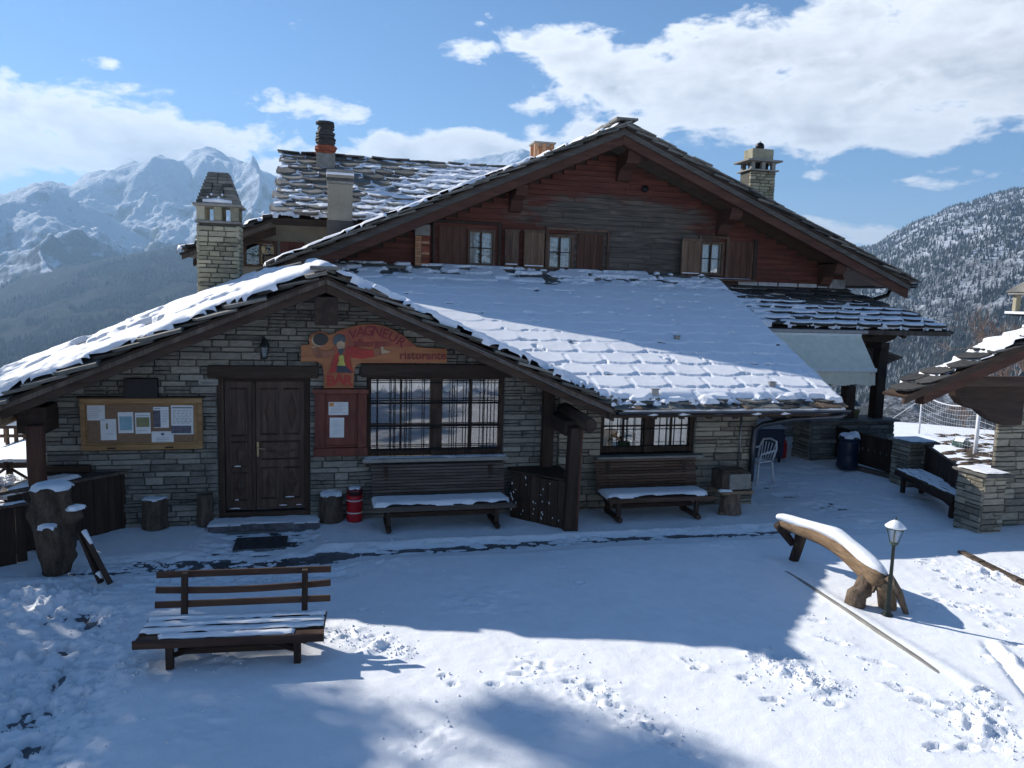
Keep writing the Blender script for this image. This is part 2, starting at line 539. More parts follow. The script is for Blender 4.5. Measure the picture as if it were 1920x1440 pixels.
mountain_material('mountain_snow', (.035, .045, .05), (.085, .085, .085), (.62, .66, .72), .55, .92, .0023, zlo=0, zhi=520, thr=.52, sharp=3.2, slope_gain=1.7, fine=.9, bumpd=30)
mountain_material('hill_forest', (.016, .021, .022), (.04, .04, .038), (.50, .54, .60), .5, .95, .006, zlo=150, zhi=900, thr=.66, sharp=4.0, fine=2.6, bumpd=22)
mountain_material('hill_snowy_forest', (.03, .033, .034), (.065, .06, .055), (.52, .56, .62), .5, .95, .010, zlo=-60, zhi=330, thr=.56, sharp=4, fine=2.4, bumpd=8)
plain('far_tree', (.034, .040, .040), .95, 0, .3, .02, 0, .05)
plain('far_tree_blue', (.030, .038, .042), .95, 0, .5, .01, 0, .05)
plain('far_tree_frost', (.16, .17, .18), .95, 0, .5, .05, 0, .05)
plain('twig', (.16, .11, .085), .9, 0, .25, 4, 0, .1)
plain('needles', (.03, .05, .025), .9, 0, .3, 4, 0, .1)


# ============================================================ MESH HELPERS
def linkobj(name, me, mat=None, parent=None, loc=(0, 0, 0), rot=(0, 0, 0), scale=(1, 1, 1)):
    o = bpy.data.objects.new(name, me)
    COL.objects.link(o)
    if mat is not None and len(me.materials) == 0:
        me.materials.append(MATS[mat] if isinstance(mat, str) else mat)
    if parent is not None:
        o.parent = parent
    o.location = loc; o.rotation_euler = rot; o.scale = scale
    return o


def thing(name, label, cat, s=0, w=0, z=0, rot=0, group=None):
    o = bpy.data.objects.new(name, None)
    o.empty_display_size = .2
    COL.objects.link(o)
    o.location = W(s, w, z)
    o.rotation_euler = (0, 0, YAW + rot)
    o['label'] = label; o['category'] = cat
    if group:
        o['group'] = group
    return o


def tag(o, label, cat, group=None):
    o['label'] = label; o['category'] = cat
    if group:
        o['group'] = group
    return o


def grid_mesh(name, V, nu, nv, keep=None, smooth=True):
    """V: (nu*nv,3) with index i*nv+j"""
    me = bpy.data.meshes.new(name)
    i, j = np.meshgrid(np.arange(nu - 1), np.arange(nv - 1), indexing='ij')
    a = (i * nv + j).ravel()
    F = np.stack([a, a + nv, a + nv + 1, a + 1], 1)
    if keep is not None:
        F = F[keep.ravel()]
        used = np.unique(F)
        mp = np.zeros(len(V), np.int64); mp[used] = np.arange(len(used))
        V = V[used]; F = mp[F]
    me.vertices.add(len(V)); me.vertices.foreach_set('co', np.asarray(V, np.float32).ravel())
    me.loops.add(F.size); me.loops.foreach_set('vertex_index', F.ravel().astype(np.int32))
    me.polygons.add(len(F))
    me.polygons.foreach_set('loop_start', np.arange(0, F.size, 4, dtype=np.int32))
    me.polygons.foreach_set('loop_total', np.full(len(F), 4, np.int32))
    if smooth:
        me.polygons.foreach_set('use_smooth', np.ones(len(F), bool))
    me.update(calc_edges=True)
    return me


class MB:
    def __init__(s):
        s.v = []; s.f = []

    def add(s, vs_, fs_):
        n = len(s.v)
        s.v += [tuple(p) for p in vs_]
        s.f += [tuple(i + n for i in f) for f in fs_]
        return s

    def box(s, c, size, rot=None):
        hx, hy, hz = size[0] / 2, size[1] / 2, size[2] / 2
        P = [Vector((x * hx, y * hy, z * hz)) for x in (-1, 1) for y in (-1, 1) for z in (-1, 1)]
        if rot is not None:
            P = [rot @ p for p in P]
        P = [p + Vector(c) for p in P]
        return s.add(P, [(0, 1, 3, 2), (4, 6, 7, 5), (0, 4, 5, 1), (2, 3, 7, 6), (0, 2, 6, 4), (1, 5, 7, 3)])

    def bx(s, x0, x1, y0, y1, z0, z1):
        return s.box(((x0 + x1) / 2, (y0 + y1) / 2, (z0 + z1) / 2), (abs(x1 - x0), abs(y1 - y0), abs(z1 - z0)))

    def prism(s, poly, y0, y1):
        """poly in (x,z), extruded along y"""
        n = len(poly)
        a = [(p[0], y0, p[1]) for p in poly]; b = [(p[0], y1, p[1]) for p in poly]
        fs_ = [tuple(range(n)), tuple(range(2 * n - 1, n - 1, -1))]
        fs_ += [(i, i + n, (i + 1) % n + n, (i + 1) % n) for i in range(n)]
        return s.add(a + b, fs_)

    def plate(s, poly, z0, z1):
        """poly in (x,y), extruded along z"""
        n = len(poly)
        a = [(p[0], p[1], z0) for p in poly]; b = [(p[0], p[1], z1) for p in poly]
        fs_ = [tuple(range(n - 1, -1, -1)), tuple(range(n, 2 * n))]
        fs_ += [(i, (i + 1) % n, (i + 1) % n + n, i + n) for i in range(n)]
        return s.add(a + b, fs_)

    def tube(s, pts, rad, seg=10, cap=True, wob=0, squash=1.0):
        pts = [Vector(p) for p in pts]
        if not hasattr(rad, '__len__'):
            rad = [rad] * len(pts)
        n0 = len(s.v)
        up = Vector((0, 0, 1))
        x = None
        for i, p in enumerate(pts):
            d = (pts[min(i + 1, len(pts) - 1)] - pts[max(i - 1, 0)]).normalized()
            if x is None:
                ref = up if abs(d.z) < .8 else Vector((1, 0, 0))
                x = d.cross(ref).normalized()
            else:
                x = (x - d * x.dot(d)).normalized()
            y = x.cross(d).normalized()
            for k in range(seg):
                a = 2 * PI * k / seg
                r = rad[i] * (1 + wob * (random.random() - .5) * 2)
                s.v.append(tuple(p + x * (r * math.cos(a)) + y * (r * squash * math.sin(a))))
        for i in range(len(pts) - 1):
            for k in range(seg):
                a = n0 + i * seg + k; b = n0 + i * seg + (k + 1) % seg
                s.f.append((a, b, b + seg, a + seg))
        if cap:
            s.f.append(tuple(n0 + k for k in range(seg - 1, -1, -1)))
            e = n0 + (len(pts) - 1) * seg
            s.f.append(tuple(e + k for k in range(seg)))
        return s

    def lathe(s, prof, seg=16, c=(0, 0, 0)):
        """prof list of (r,z)"""
        n0 = len(s.v)
        for r, z in prof:
            for k in range(seg):
                a = 2 * PI * k / seg
                s.v.append((c[0] + r * math.cos(a), c[1] + r * math.sin(a), c[2] + z))
        for i in range(len(prof) - 1):
            for k in range(seg):
                a = n0 + i * seg + k; b = n0 + i * seg + (k + 1) % seg
                s.f.append((a, b, b + seg, a + seg))
        s.f.append(tuple(n0 + k for k in range(seg - 1, -1, -1)))
        e = n0 + (len(prof) - 1) * seg
        s.f.append(tuple(e + k for k in range(seg)))
        return s

    def mesh(s, name):
        me = bpy.data.meshes.new(name)
        me.from_pydata(s.v, [], s.f)
        me.update()
        return me

    def build(s, name, mat, parent=None, smooth=False, bevel=0, subsurf=0, **kw):
        me = s.mesh(name)
        bm = bmesh.new(); bm.from_mesh(me)
        bmesh.ops.recalc_face_normals(bm, faces=bm.faces)
        bm.to_mesh(me); bm.free()
        if smooth:
            me.polygons.foreach_set('use_smooth', [True] * len(me.polygons))
        o = linkobj(name, me, mat, parent, **kw)
        if bevel:
            b = o.modifiers.new('bevel', 'BEVEL'); b.width = bevel; b.segments = 2; b.limit_method = 'ANGLE'; b.angle_limit = R(40)
        if subsurf:
            b = o.modifiers.new('sub', 'SUBSURF'); b.levels = subsurf; b.render_levels = subsurf
        return o


def mk(name, mat, parent, fn, **kw):
    b = MB(); fn(b)
    return b.build(name, mat, parent, **kw)


def boxpart(name, mat, parent, x0, x1, y0, y1, z0, z1, bevel=.008, **kw):
    return MB().bx(x0, x1, y0, y1, z0, z1).build(name, mat, parent, bevel=bevel, **kw)


def snow_pad(name, parent, poly, z, th, mat='snow', res=.04, edge=.08, seed=1, lump=.25, rot=None):
    """a pillow of snow lying on a horizontal polygon (local x, y)"""
    xs = [p[0] for p in poly]; ys = [p[1] for p in poly]
    nx = max(4, int((max(xs) - min(xs)) / res) + 2); ny = max(4, int((max(ys) - min(ys)) / res) + 2)
    X, Y = np.meshgrid(np.linspace(min(xs), max(xs), nx), np.linspace(min(ys), max(ys), ny), indexing='ij')
    d = poly_dist(X, Y, poly)
    d = d + (fbm(X * 5 + seed, Y * 5, 3, seed) - .35) * edge * .55
    t_ = np.clip(d / edge, 0, 1)
    Z = z + th * np.sqrt(1 - (1 - t_) ** 2) * (1 + lump * (fbm(X * 5, Y * 5, 3, seed + 3) - .5) * 2) - .012 * (t_ <= 0)
    keep = (d[:-1, :-1] > -.0) | (d[1:, 1:] > 0) | (d[1:, :-1] > 0) | (d[:-1, 1:] > 0)
    V = np.stack([X, Y, Z], -1).reshape(-1, 3)
    me = grid_mesh(name, V, nx, ny, keep)
    return linkobj(name, me, mat, parent)


def poly_dist(X, Y, poly):
    """signed distance to polygon edges, positive inside"""
    P = np.array(poly, float)
    D = np.full(X.shape, 1e9)
    inside = np.zeros(X.shape, bool)
    n = len(P)
    for i in range(n):
        a = P[i]; b = P[(i + 1) % n]
        e = b - a
        L2 = (e ** 2).sum() + 1e-12
        t = np.clip(((X - a[0]) * e[0] + (Y - a[1]) * e[1]) / L2, 0, 1)
        dx = X - a[0] - t * e[0]; dy = Y - a[1] - t * e[1]
        D = np.minimum(D, np.hypot(dx, dy))
        c = ((a[1] > Y) != (b[1] > Y)) & (X < (b[0] - a[0]) * (Y - a[1]) / (b[1] - a[1] + 1e-12) + a[0])
        inside ^= c
    return np.where(inside, D, -D)


# ---------------------------------------------- stones
def chamfer_block(seed):
    """unit stone with an uneven pillowed front face, x 0..1, z 0..1, front at y=0 and back at y=1"""
    r = random.Random(seed)
    j = lambda a: (r.random() - .5) * a
    e = .03
    back = [(0, 1, 0), (1, 1, 0), (1, 1, 1), (0, 1, 1)]
    rim = [(0 + j(.02), .45, 0 + j(.06)), (1 + j(.02), .45, 0 + j(.06)), (1 + j(.02), .45, 1 + j(.06)), (0 + j(.02), .45, 1 + j(.06))]
    fr = [(e, j(.5), e * 3 + j(.06)), (.5 + j(.2), j(.5) - .15, e * 2), (1 - e, j(.5), e * 3 + j(.06)),
          (1 - e, j(.5), 1 - e * 3 + j(.06)), (.5 + j(.2), j(.5) - .15, 1 - e * 2), (e, j(.5), 1 - e * 3 + j(.06))]
    v = back + rim + fr
    f = [(0, 4, 5, 1), (1, 5, 6, 2), (2, 6, 7, 3), (3, 7, 4, 0), (4, 8, 9), (4, 9, 5), (5, 9, 10), (5, 10, 11, 6), (6, 11, 12), (6, 12, 7), (7, 12, 13), (7, 13, 8, 4), (8, 13, 12, 9), (9, 12, 11, 10)]
    return v, f


def make_block_meshes(mat, n=7, tagname='stone'):
    out = []
    for i in range(n):
        v, f = chamfer_block(100 + i)
        me = bpy.data.meshes.new(tagname); me.from_pydata(v, [], f); me.update()
        bm = bmesh.new(); bm.from_mesh(me); bmesh.ops.recalc_face_normals(bm, faces=bm.faces); bm.to_mesh(me); bm.free()
        me.materials.append(MATS[mat]); out.append(me)
    return out


BLOCKS = {}


def lay_stones(parent, mat, zones, openings, origin=(0, 0, 0), axis=0, face=1, name='stone', hrow=(.07, .15), wst=(.2, .62), depth=.05, gap=.008, limit=300, seed=1):
    """zones: function(z0,z1)->(s0,s1) available run; openings: (s0,s1,z0,z1) rectangles kept free
    axis 0: stones run along local x, facing -y; axis 1: run along local y, facing -x (face=1) or +x (face=-1)"""
    if mat not in BLOCKS:
        BLOCKS[mat] = make_block_meshes(mat, 7, name)
    r = random.Random(seed)
    z = zones['z0']; rows = []
    while z < zones['z1'] - .03:
        h = min(r.uniform(*hrow), zones['z1'] - z)
        rows.append((z, h)); z += h
    sts = []
    for z, h in rows:
        s0, s1 = zones['run'](z, z + h)
        if s1 - s0 < .08:
            continue
        segs = [(s0, s1)]
        for (a, b, c, d) in openings:
            if z + h > c + .02 and z < d - .02:
                ns = []
                for (p, q) in segs:
                    if b <= p or a >= q:
                        ns.append((p, q)); continue
                    if a > p: ns.append((p, a))
                    if b < q: ns.append((b, q))
                segs = ns
        for (p, q) in segs:
            x = p
            while x < q - .02:
                wd = r.uniform(*wst) * (1.0 if h < .12 else .85)
                if q - (x + wd) < wst[0] * .6: wd = q - x
                # tall courses are sometimes split in two thin stones
                if h > .11 and r.random() < .35:
                    k = r.uniform(.4, .6)
                    sts.append((x, z, wd, h * k)); sts.append((x, z + h * k, wd, h * (1 - k)))
                else:
                    sts.append((x, z, wd, h))
                x += wd
    sts.sort(key=lambda a: -a[2] * a[3])
    allb = BLOCKS[mat]
    rest = MB()
    for i, (x, z, wd, h) in enumerate(sts):
        me = allb[r.randrange(len(allb))]
        dep = depth * r.uniform(.8, 1.25)
        if axis == 0:
            loc = (origin[0] + x + gap / 2, origin[1] - dep * .9, origin[2] + z + gap / 2); sc = (wd - gap, dep, h - gap); rt = 0
        elif face == 1:
            # run along +y facing -x: rotate the unit block by -90 (x->-y) so mirror with start at the far end
            loc = (origin[0] - dep * .9, origin[1] + x + wd - gap / 2, origin[2] + z + gap / 2); sc = (wd - gap, dep, h - gap); rt = -PI / 2
        else:
            loc = (origin[0] + dep * .9, origin[1] + x + gap / 2, origin[2] + z + gap / 2); sc = (wd - gap, dep, h - gap); rt = PI / 2
        if i < limit:
            linkobj(name, me, None, parent, loc, (0, r.uniform(-.012, .012) if axis == 0 else 0, rt), sc)
        else:
            c, s_ = math.cos(rt), math.sin(rt)
            vv = [(loc[0] + c * v.co.x * sc[0] - s_ * v.co.y * sc[1], loc[1] + s_ * v.co.x * sc[0] + c * v.co.y * sc[1], loc[2] + v.co.z * sc[2]) for v in me.vertices]
            rest.add(vv, [tuple(p.vertices) for p in me.polygons])
    if rest.v:
        o = rest.build('small_stones', mat, parent)
        o['kind'] = 'stuff'


# ---------------------------------------------- roofs
class Roof:
    """a slated roof slope. O: low corner, A: unit along the eave, B: unit up the slope, in parent's space"""

    def __init__(s, O, A, B, poly, tw=.62, pitch=.46, th=.035, seed=1):
        s.O = Vector(O); s.A = Vector(A).normalized(); s.B = Vector(B).normalized()
        s.N = s.A.cross(s.B).normalized()
        if s.N.z < 0: s.N = -s.N
        s.poly = poly; s.tw = tw; s.p = pitch; s.th = th; s.seed = seed
        s.amin = min(p[0] for p in poly); s.amax = max(p[0] for p in poly)
        s.bmin = min(p[1] for p in poly); s.bmax = max(p[1] for p in poly)

    def pt(s, a, b, n=0):
        return s.O + s.A * a + s.B * b + s.N * n

    def deck(s, mat, parent, th=.06, name='roof_deck'):
        b = MB()
        top = [s.pt(p[0], p[1], -.01) for p in s.poly]; bot = [s.pt(p[0], p[1], -th) for p in s.poly]
        n = len(top)
        b.add(top + bot, [tuple(range(n)), tuple(range(2 * n - 1, n - 1, -1))] + [(i, i + n, (i + 1) % n + n, (i + 1) % n) for i in range(n)])
        return b.build(name, mat, parent)

    def row_off(s, r):
        return (r * .5 + .17 * math.sin(r * 5.3 + s.seed)) * s.tw

    def slate_surface(s, a, b):
        """height of the slates above the slope, with the courses' steps"""
        wob = .015 * np.sin(a * 3.1 + s.seed) + .04 * (fbm(a * 2.2, b * 2.2, 2, s.seed) - .5)
        r = np.floor((b + wob) / s.p)
        off = (r * .5 + .17 * np.sin(r * 5.3 + s.seed)) * s.tw
        fa = (a - off) / s.tw
        c = fa - np.floor(fa)
        edge = s.p * .26 * (2 * np.abs(c - .5)) ** 2.4      # rounded lower edges
        fr = ((b + wob) / s.p) % 1.0
        fr2 = fr * s.p - edge
        step = np.where(fr2 > 0, 1 - fr2 / s.p, .0)
        return .02 + s.th * 1.5 * step, c, fr2

    def slates(s, mat, parent, limit=300, ragged=.05, cond=None, name='slate', overhang=.04, dthick=1.0, rest=True):
        key = 'slate_' + mat
        if key not in BLOCKS:
            out = []
            for i in range(6):
                r = random.Random(900 + i)
                n = 9
                # slab x -.5...5, y 0 (low, rounded) .. 1
                low = []
                for k in range(n):
                    x = -.5 + k / (n - 1)
                    low.append((x * .97 + (r.random() - .5) * .03, .20 * (abs(x) * 2) ** 2.2 + (r.random() - .5) * .05))
                poly = low + [(.48, 1.0), (-.48, 1.0)]
                top = [(p[0], p[1], 1.0 + (r.random() - .5) * .25) for p in poly]
                bot = [(p[0] * .98, p[1] + .01, 0.0) for p in poly]
                m_ = len(poly)
                f = [tuple(range(m_)), tuple(range(2 * m_ - 1, m_ - 1, -1))] + [(i_, i_ + m_, (i_ + 1) % m_ + m_, (i_ + 1) % m_) for i_ in range(m_)]
                me = bpy.data.meshes.new('slate'); me.from_pydata(top + bot, [], f); me.update()
                bm = bmesh.new(); bm.from_mesh(me); bmesh.ops.recalc_face_normals(bm, faces=bm.faces); bm.to_mesh(me); bm.free()
                me.materials.append(MATS[mat]); out.append(me)
            BLOCKS[key] = out
        r = random.Random(s.seed)
        rows = int((s.bmax - s.bmin) / s.p) + 2
        items = []
        rotm = Matrix((s.A, s.B, s.N)).transposed()
        for k in range(-1, rows):
            b0 = s.bmin + k * s.p
            rr = round(b0 / s.p)
            off = s.row_off(rr)
            j0 = int((s.amin - off) / s.tw) - 1
            for j in range(j0, j0 + int((s.amax - s.amin) / s.tw) + 4):
                ac = off + (j + .5) * s.tw
                bc = b0 + s.p * .45
                dd = float(poly_dist(np.array([[ac]]), np.array([[bc]]), s.poly)[0, 0])
                if dd < -ragged: continue
                if cond and not cond(ac, b0): continue
                wj = s.tw * r.uniform(.9, 1.06)
                a1 = ac
                # trim to the run of the slope
                lo, hi = s.run_at(bc)
                x0 = max(ac - wj / 2, lo - overhang - r.random() * ragged); x1 = min(ac + wj / 2, hi + overhang + r.random() * ragged)
                if x1 - x0 < .12: continue
                items.append((dd, (x0 + x1) / 2, b0 + r.uniform(-.03, .03), x1 - x0, r.random()))
        r.shuffle(items)
        rest_b = MB()
        for i, (dd, ac, b0, wd, q) in enumerate(items):
            me = BLOCKS[key][int(q * 5.99)]
            L_ = s.p * 1.55
            if b0 + L_ > s.bmax + .02: L_ = max(.2, s.bmax + .02 - b0)
            tilt = -math.atan(s.th * 1.35 / s.p) * r.uniform(.8, 1.25)
            ro = Matrix.Rotation(tilt, 3, 'X') @ Matrix.Rotation(r.uniform(-.03, .03), 3, 'Z')
            rm = (rotm @ ro).to_4x4()
            mw = Matrix.Translation(s.pt(ac, b0, .02 + s.th * (1.0 + .5 * r.random()))) @ rm @ Matrix.Diagonal((wd, L_, s.th * dthick * r.uniform(.8, 1.3), 1))
            if i < limit:
                o = linkobj(name, me, None, parent)
                o.matrix_local = mw
            elif rest:
                rest_b.add([mw @ v.co for v in me.vertices], [tuple(p.vertices) for p in me.polygons])
        if rest_b.v:
            o = rest_b.build('small_slates', mat, parent); o['kind'] = 'stuff'

    def run_at(s, b):
        xs = []
        n = len(s.poly)
        for i in range(n):
            a = s.poly[i]; c = s.poly[(i + 1) % n]
            if (a[1] > b) != (c[1] > b):
                xs.append(a[0] + (b - a[1]) / (c[1] - a[1]) * (c[0] - a[0]))
        if len(xs) < 2: return (s.amin, s.amax)
        return (min(xs), max(xs))

    def snow(s, parent, thick, res=.03, name='snow', mat='snow_roof', rag=.08, edge=.10, step=1.0, poly=None, base=0.0):
        """thick(a,b)->snow depth; below zero the slates come through"""
        poly = poly or s.poly
        a0 = min(p[0] for p in poly) - .05; a1 = max(p[0] for p in poly) + .05
        b0 = min(p[1] for p in poly) - .05; b1 = max(p[1] for p in poly) + .05
        na = int((a1 - a0) / res) + 2; nb = int((b1 - b0) / res) + 2
        Aa, Bb = np.meshgrid(np.linspace(a0, a1, na), np.linspace(b0, b1, nb), indexing='ij')
        d = poly_dist(Aa, Bb, poly) + (fbm(Aa * 1.9, Bb * 1.9, 2, s.seed + 5) - .45) * rag
        sl_, c, fr2 = s.slate_surface(Aa, Bb)
        T = thick(Aa, Bb, c, fr2 / s.p)
        t_ = np.clip(d / edge, 0, 1)
        if callable(step): step = step(Aa, Bb)
        Z = base + sl_ * step + (1 - step) * (.02 + s.th * .9) + .03 + np.where(T > 0, T * np.sqrt(1 - (1 - t_) ** 2), T)
        Z = np.where(d < 0, Z - .03, Z)
        k = (d > -.01)
        keep = k[:-1, :-1] & k[1:, 1:] & k[1:, :-1] & k[:-1, 1:]
        V = (np.array(s.O)[None, None, :] + Aa[..., None] * np.array(s.A) + Bb[..., None] * np.array(s.B) + Z[..., None] * np.array(s.N)).reshape(-1, 3)
        me = grid_mesh(name, V, na, nb, keep)
        return linkobj(name, me, mat, parent)


def wall_panels(mb, cuts_s, cuts_z, holes, top, y0, y1, zbase):
    """solid wall slab between y0,y1 with rectangular holes; top(s) gives the wall head"""
    S = sorted(set(cuts_s)); 
    for i in range(len(S) - 1):
        a, b = S[i], S[i + 1]
        if b - a < 1e-4: continue
        m = (a + b) / 2
        hz = sorted([(h[2], h[3]) for h in holes if h[0] < m < h[1]])
        z = zbase
        for (c, d) in hz:
            if c > z: mb.prism([(a, z), (b, z), (b, c), (a, c)], y0, y1)
            z = d
        mb.prism([(a, z), (b, z), (b, top(b)), (a, top(a))], y0, y1)

# ============================================================ GROUND
def smooth(x, a, b):
    t = np.clip((x - a) / (b - a), 0, 1)
    return t * t * (3 - 2 * t)


def grade(s, w):
    """lie of the land, without snow"""
    x = OX + s * cY - w * sY; y = OY + s * sY + w * cY
    z = np.zeros_like(s)
    z = z - 3.3 * smooth(s, 15.0, 23) * smooth(w, -14, -5)            # drops to the playing field on the right
    z = z - 3.4 * smooth(-s, 4.6, 16) * smooth(w, -.5, 8)              # and below the terrace on the left
    z = z - 3.3 * smooth(w, 13, 30) * smooth(s, 2, 10) * (1 - smooth(s, 15, 23))
    z = z + 2.6 * smooth(-w, 15.5, 24) + .06 * np.clip(-w - 16, 0, 60) # bank behind the photographer
    dist = np.hypot(x, y)
    z = z - 200 * smooth(dist, 44, 420) * smooth(y, -10, 60) - 60 * smooth(dist, 600, 2500) * smooth(y, 0, 80)
    z = z + .7 * (fbm(x * .05, y * .05, 4, 3) - .5) * smooth(np.maximum(np.abs(s - 5) - 12, np.abs(w) - 12), 0, 8)
    return z


FOOT = [(1010, 1255, 40, .32), (1105, 1318, 60, .34), (1115, 1300, 60, .2), (1185, 1355, 35, .3), (1230, 1378, 30, .25), (1300, 1250, 60, .3), (1310, 1260, 20, .16),
        (1395, 1278, 15, .2), (1445, 1320, 15, .26), (1640, 1248, 45, .36), (1560, 1208, 45, .36), (1570, 1213, 45, .2), (1530, 1170, 40, .2), (1700, 1305, 40, .5), (1680, 1295, 40, .3), (1732, 1325, 40, .3),
        (1560, 1328, 10, .18), (1745, 1120, 10, .2), (1775, 1090, 10, .18), (1800, 1145, 40, .26), (1810, 1140, 40, .2), (1800, 1105, 0, .18), (1825, 1110, 0, .2), (1865, 1185, 50, .26), (1860, 1180, 50, .2),
        (1840, 1305, 0, .22), (1750, 1408, 0, .22), (1790, 1330, 30, .3), (1778, 1350, 50, .3), (1800, 1340, 20, .26), (1830, 1400, 45, .3), (1860, 1410, 45, .3), (1870, 1335, 10, .24), (1810, 1410, 0, .2), (1735, 1060, 30, .2), (1760, 1075, 20, .16),
        (970, 1270, 10, .2), (925, 1290, 10, .18), (1070, 1285, 15, .2), (1150, 1330, 20, .22), (1255, 1400, 30, .25), (1290, 1420, 30, .22), (850, 1290, 0, .12), (830, 1275, 0, .1),
        (1740, 1055, 20, .2), (1850, 1080, 20, .18), (1880, 1120, 30, .2), (1900, 1160, 30, .22), (1895, 1215, 40, .24), (1875, 1240, 30, .2), (1910, 1105, 20, .2), (1730, 1140, 10, .16), (1760, 1130, 10, .16),
        (1052, 1070, 10, .14), (1085, 1100, 0, .14), (880, 1140, 0, .2), (905, 1142, 0, .16), (680, 1150, 0, .12), (1340, 1030, 0, .2), (860, 1130, 10, .2)]
LUMPS = [(40, 1130, .55, .10), (130, 1110, .45, .10), (20, 1230, .5, .09), (110, 1290, .5, .07), (230, 1150, .35, .06), (60, 1400, .5, .06), (250, 1250, .28, .05), (180, 1200, .4, .05),
         (650, 1198, .20, .075), (700, 1213, .24, .085), (750, 1228, .16, .055), (610, 1195, .15, .05), (1480, 1262, .34, .05), (1530, 1290, .26, .05), (1425, 1235, .2, .035), (1560, 1300, .16, .04), (1455, 1250, .3, .04),
         (1830, 1365, .30, .07), (1880, 1380, .22, .05), (1850, 1330, .2, .04), (1000, 1260, .35, .028), (1110, 1305, .35, .028), (1200, 1370, .35, .03), (1350, 1020, .4, .03), (1860, 1080, .5, .04), (1840, 1150, .3, .03),
         (400, 985, .3, .04), (560, 985, .3, .04), (430, 1240, .25, .03), (900, 1130, .8, .012), (720, 1060, .5, .02), (800, 1400, .4, .02), (1890, 1250, .3, .03), (360, 1370, .4, .02), (1060, 1310, .8, .012)]


def snow_depth(s, w):
    T = .075 + .03 * (fbm(s * .9, w * .9, 3, 11) - .5) + .012 * (fbm(s * 5, w * 5, 3, 12) - .5)
    lawn = smooth(-w + .12 * (fbm(s * 1.5, w * .4, 3, 13) - .5), 1.95, 2.25)
    T = T + .055 * lawn
    n = fbm(s * 2.1, w * 9, 4, 21, .6); n2 = fbm(s * 6, w * 8, 4, 22, .6)
    inside = smooth(s, -4.2, -3.2)
    # the swept strip along the kerb of the terrace
    band = np.exp(-((w + 1.60 + .04 * np.sin(s * .9)) / .15) ** 2) * smooth(s, .2, .7) * (1 - smooth(s, 9.2, 9.9))
    T = T - band * (.064 + 1.3 * np.clip(n * .55 + n2 * .45 - .43, 0, .3))
    berm = np.exp(-((w + 1.30) / .06) ** 2) * .026 * smooth(s, 0, 1) * (1 - smooth(s, 9, 9.6))
    T = T + berm * n2 * 1.6
    # trodden ground in front of the door
    tro = smooth(s, -2.9, -1.9) * (1 - smooth(s, 1.0, 1.5)) * smooth(-w, 1.25, 1.6) * (1 - smooth(-w, 2.6, 3.0))
    n5 = fbm(s * 11, w * 16, 4, 27, .65)
    T = T - tro * (.058 + .62 * np.clip(n * .35 + n2 * .25 + n5 * .4 - .47, 0, .3)) * (1 - lawn * .15)
    door = smooth(s, -.95, -.75) * (1 - smooth(s, .75, .95)) * smooth(-w, .25, .4) * (1 - smooth(-w, 1.5, 1.7))
    T = T * (1 - door) + door * (.030 + .075 * (n2 - .5) - .04 * smooth(n, .45, .7))
    # lane trodden towards the camera on the left
    lane = np.exp(-((s + 1.75 + .18 * (w + 4)) / .42) ** 2) * smooth(-w, 2.6, 3.4)
    T = T - lane * (.092 + .8 * np.clip(fbm(s * 5.2, w * 5, 5, 23, .65) - .50, 0, .3)) + lane * .02 * (n2 - .5)
    # walked strip leading to the far terrace
    far_ = np.exp(-((s - 10.4) / .5) ** 2) * smooth(w, -3.0, -2.2) * (1 - smooth(w, 1, 3))
    T = T - far_ * .26 * np.clip(fbm(s * 2, w * 4, 4, 25, .6) - .52, 0, .3)
    far2 = smooth(s, 8.6, 9.4) * (1 - smooth(s, 12.6, 13.2)) * smooth(w, -1.5, -.5)
    T = T - far2 * (.02 + .16 * np.clip(fbm(s * 2, w * 4, 4, 26, .6) - .5, 0, .3))
    for (px, py, rad, amp) in LUMPS:
        a, b = G(px, py)
        d2 = ((s - a) ** 2 + (w - b) ** 2) / rad ** 2
        k = np.exp(-d2 * 1.6)
        ch = fbm(s * 7 + px, w * 7, 3, 31, .6); ch2 = fbm(s * 15, w * 15 + px, 2, 33)
        T = T + k * amp * (np.clip(ch - .42, 0, 1) * 3.4 - .15 + .8 * (ch2 - .5))
    for (px, py, ang, ln) in FOOT:
        a, b = G(px, py)
        th = -R(ang)
        u = (s - a) * math.cos(th) + (w - b) * math.sin(th); v = -(s - a) * math.sin(th) + (w - b) * math.cos(th)
        ln = min(ln, .34) * .85
        d = np.hypot(u / (ln * .5), v / (.045 + .008 * np.tanh(u * 14)))
        d = d + .5 * (fbm(s * 22, w * 22, 2, 41) - .5)
        sole = .034 * (1 - smooth(d, .7, 1.12)) * (.75 + .25 * np.tanh(u / .03) + .25 * (np.abs(u - .02) > .03))
        T = T - sole + .008 * np.exp(-((d - 1.5) / .35) ** 2) * (fbm(s * 25, w * 25, 2, 42) * 1.6)
    # long drag mark on the right
    a = G(1850, 1215); b = G(1920, 1300)
    e = np.array([b[0] - a[0], b[1] - a[1]]); L_ = np.hypot(*e); e = e / L_
    u = (s - a[0]) * e[0] + (w - a[1]) * e[1]; v = -(s - a[0]) * e[1] + (w - a[1]) * e[0]
    T = T - .05 * np.exp(-(v / .05) ** 2) * smooth(u, -.2, .1) + .03 * np.exp(-((v - .13) / .05) ** 2) * smooth(u, -.2, .1)
    # snow heaped against the edging board and drifted clear of it
    e1 = np.exp(-((s - 7.40) / .11) ** 2) * smooth(-w, 2.9, 3.1) * (1 - smooth(-w, 6.9, 7.3)) * .030
    return T + e1


PAVE = .09      # the paving lies this much below the snow's usual surface


def ground_g(s, w):
    return float(grade(np.array([[float(s)]]), np.array([[float(w)]]))[0, 0]) + .01


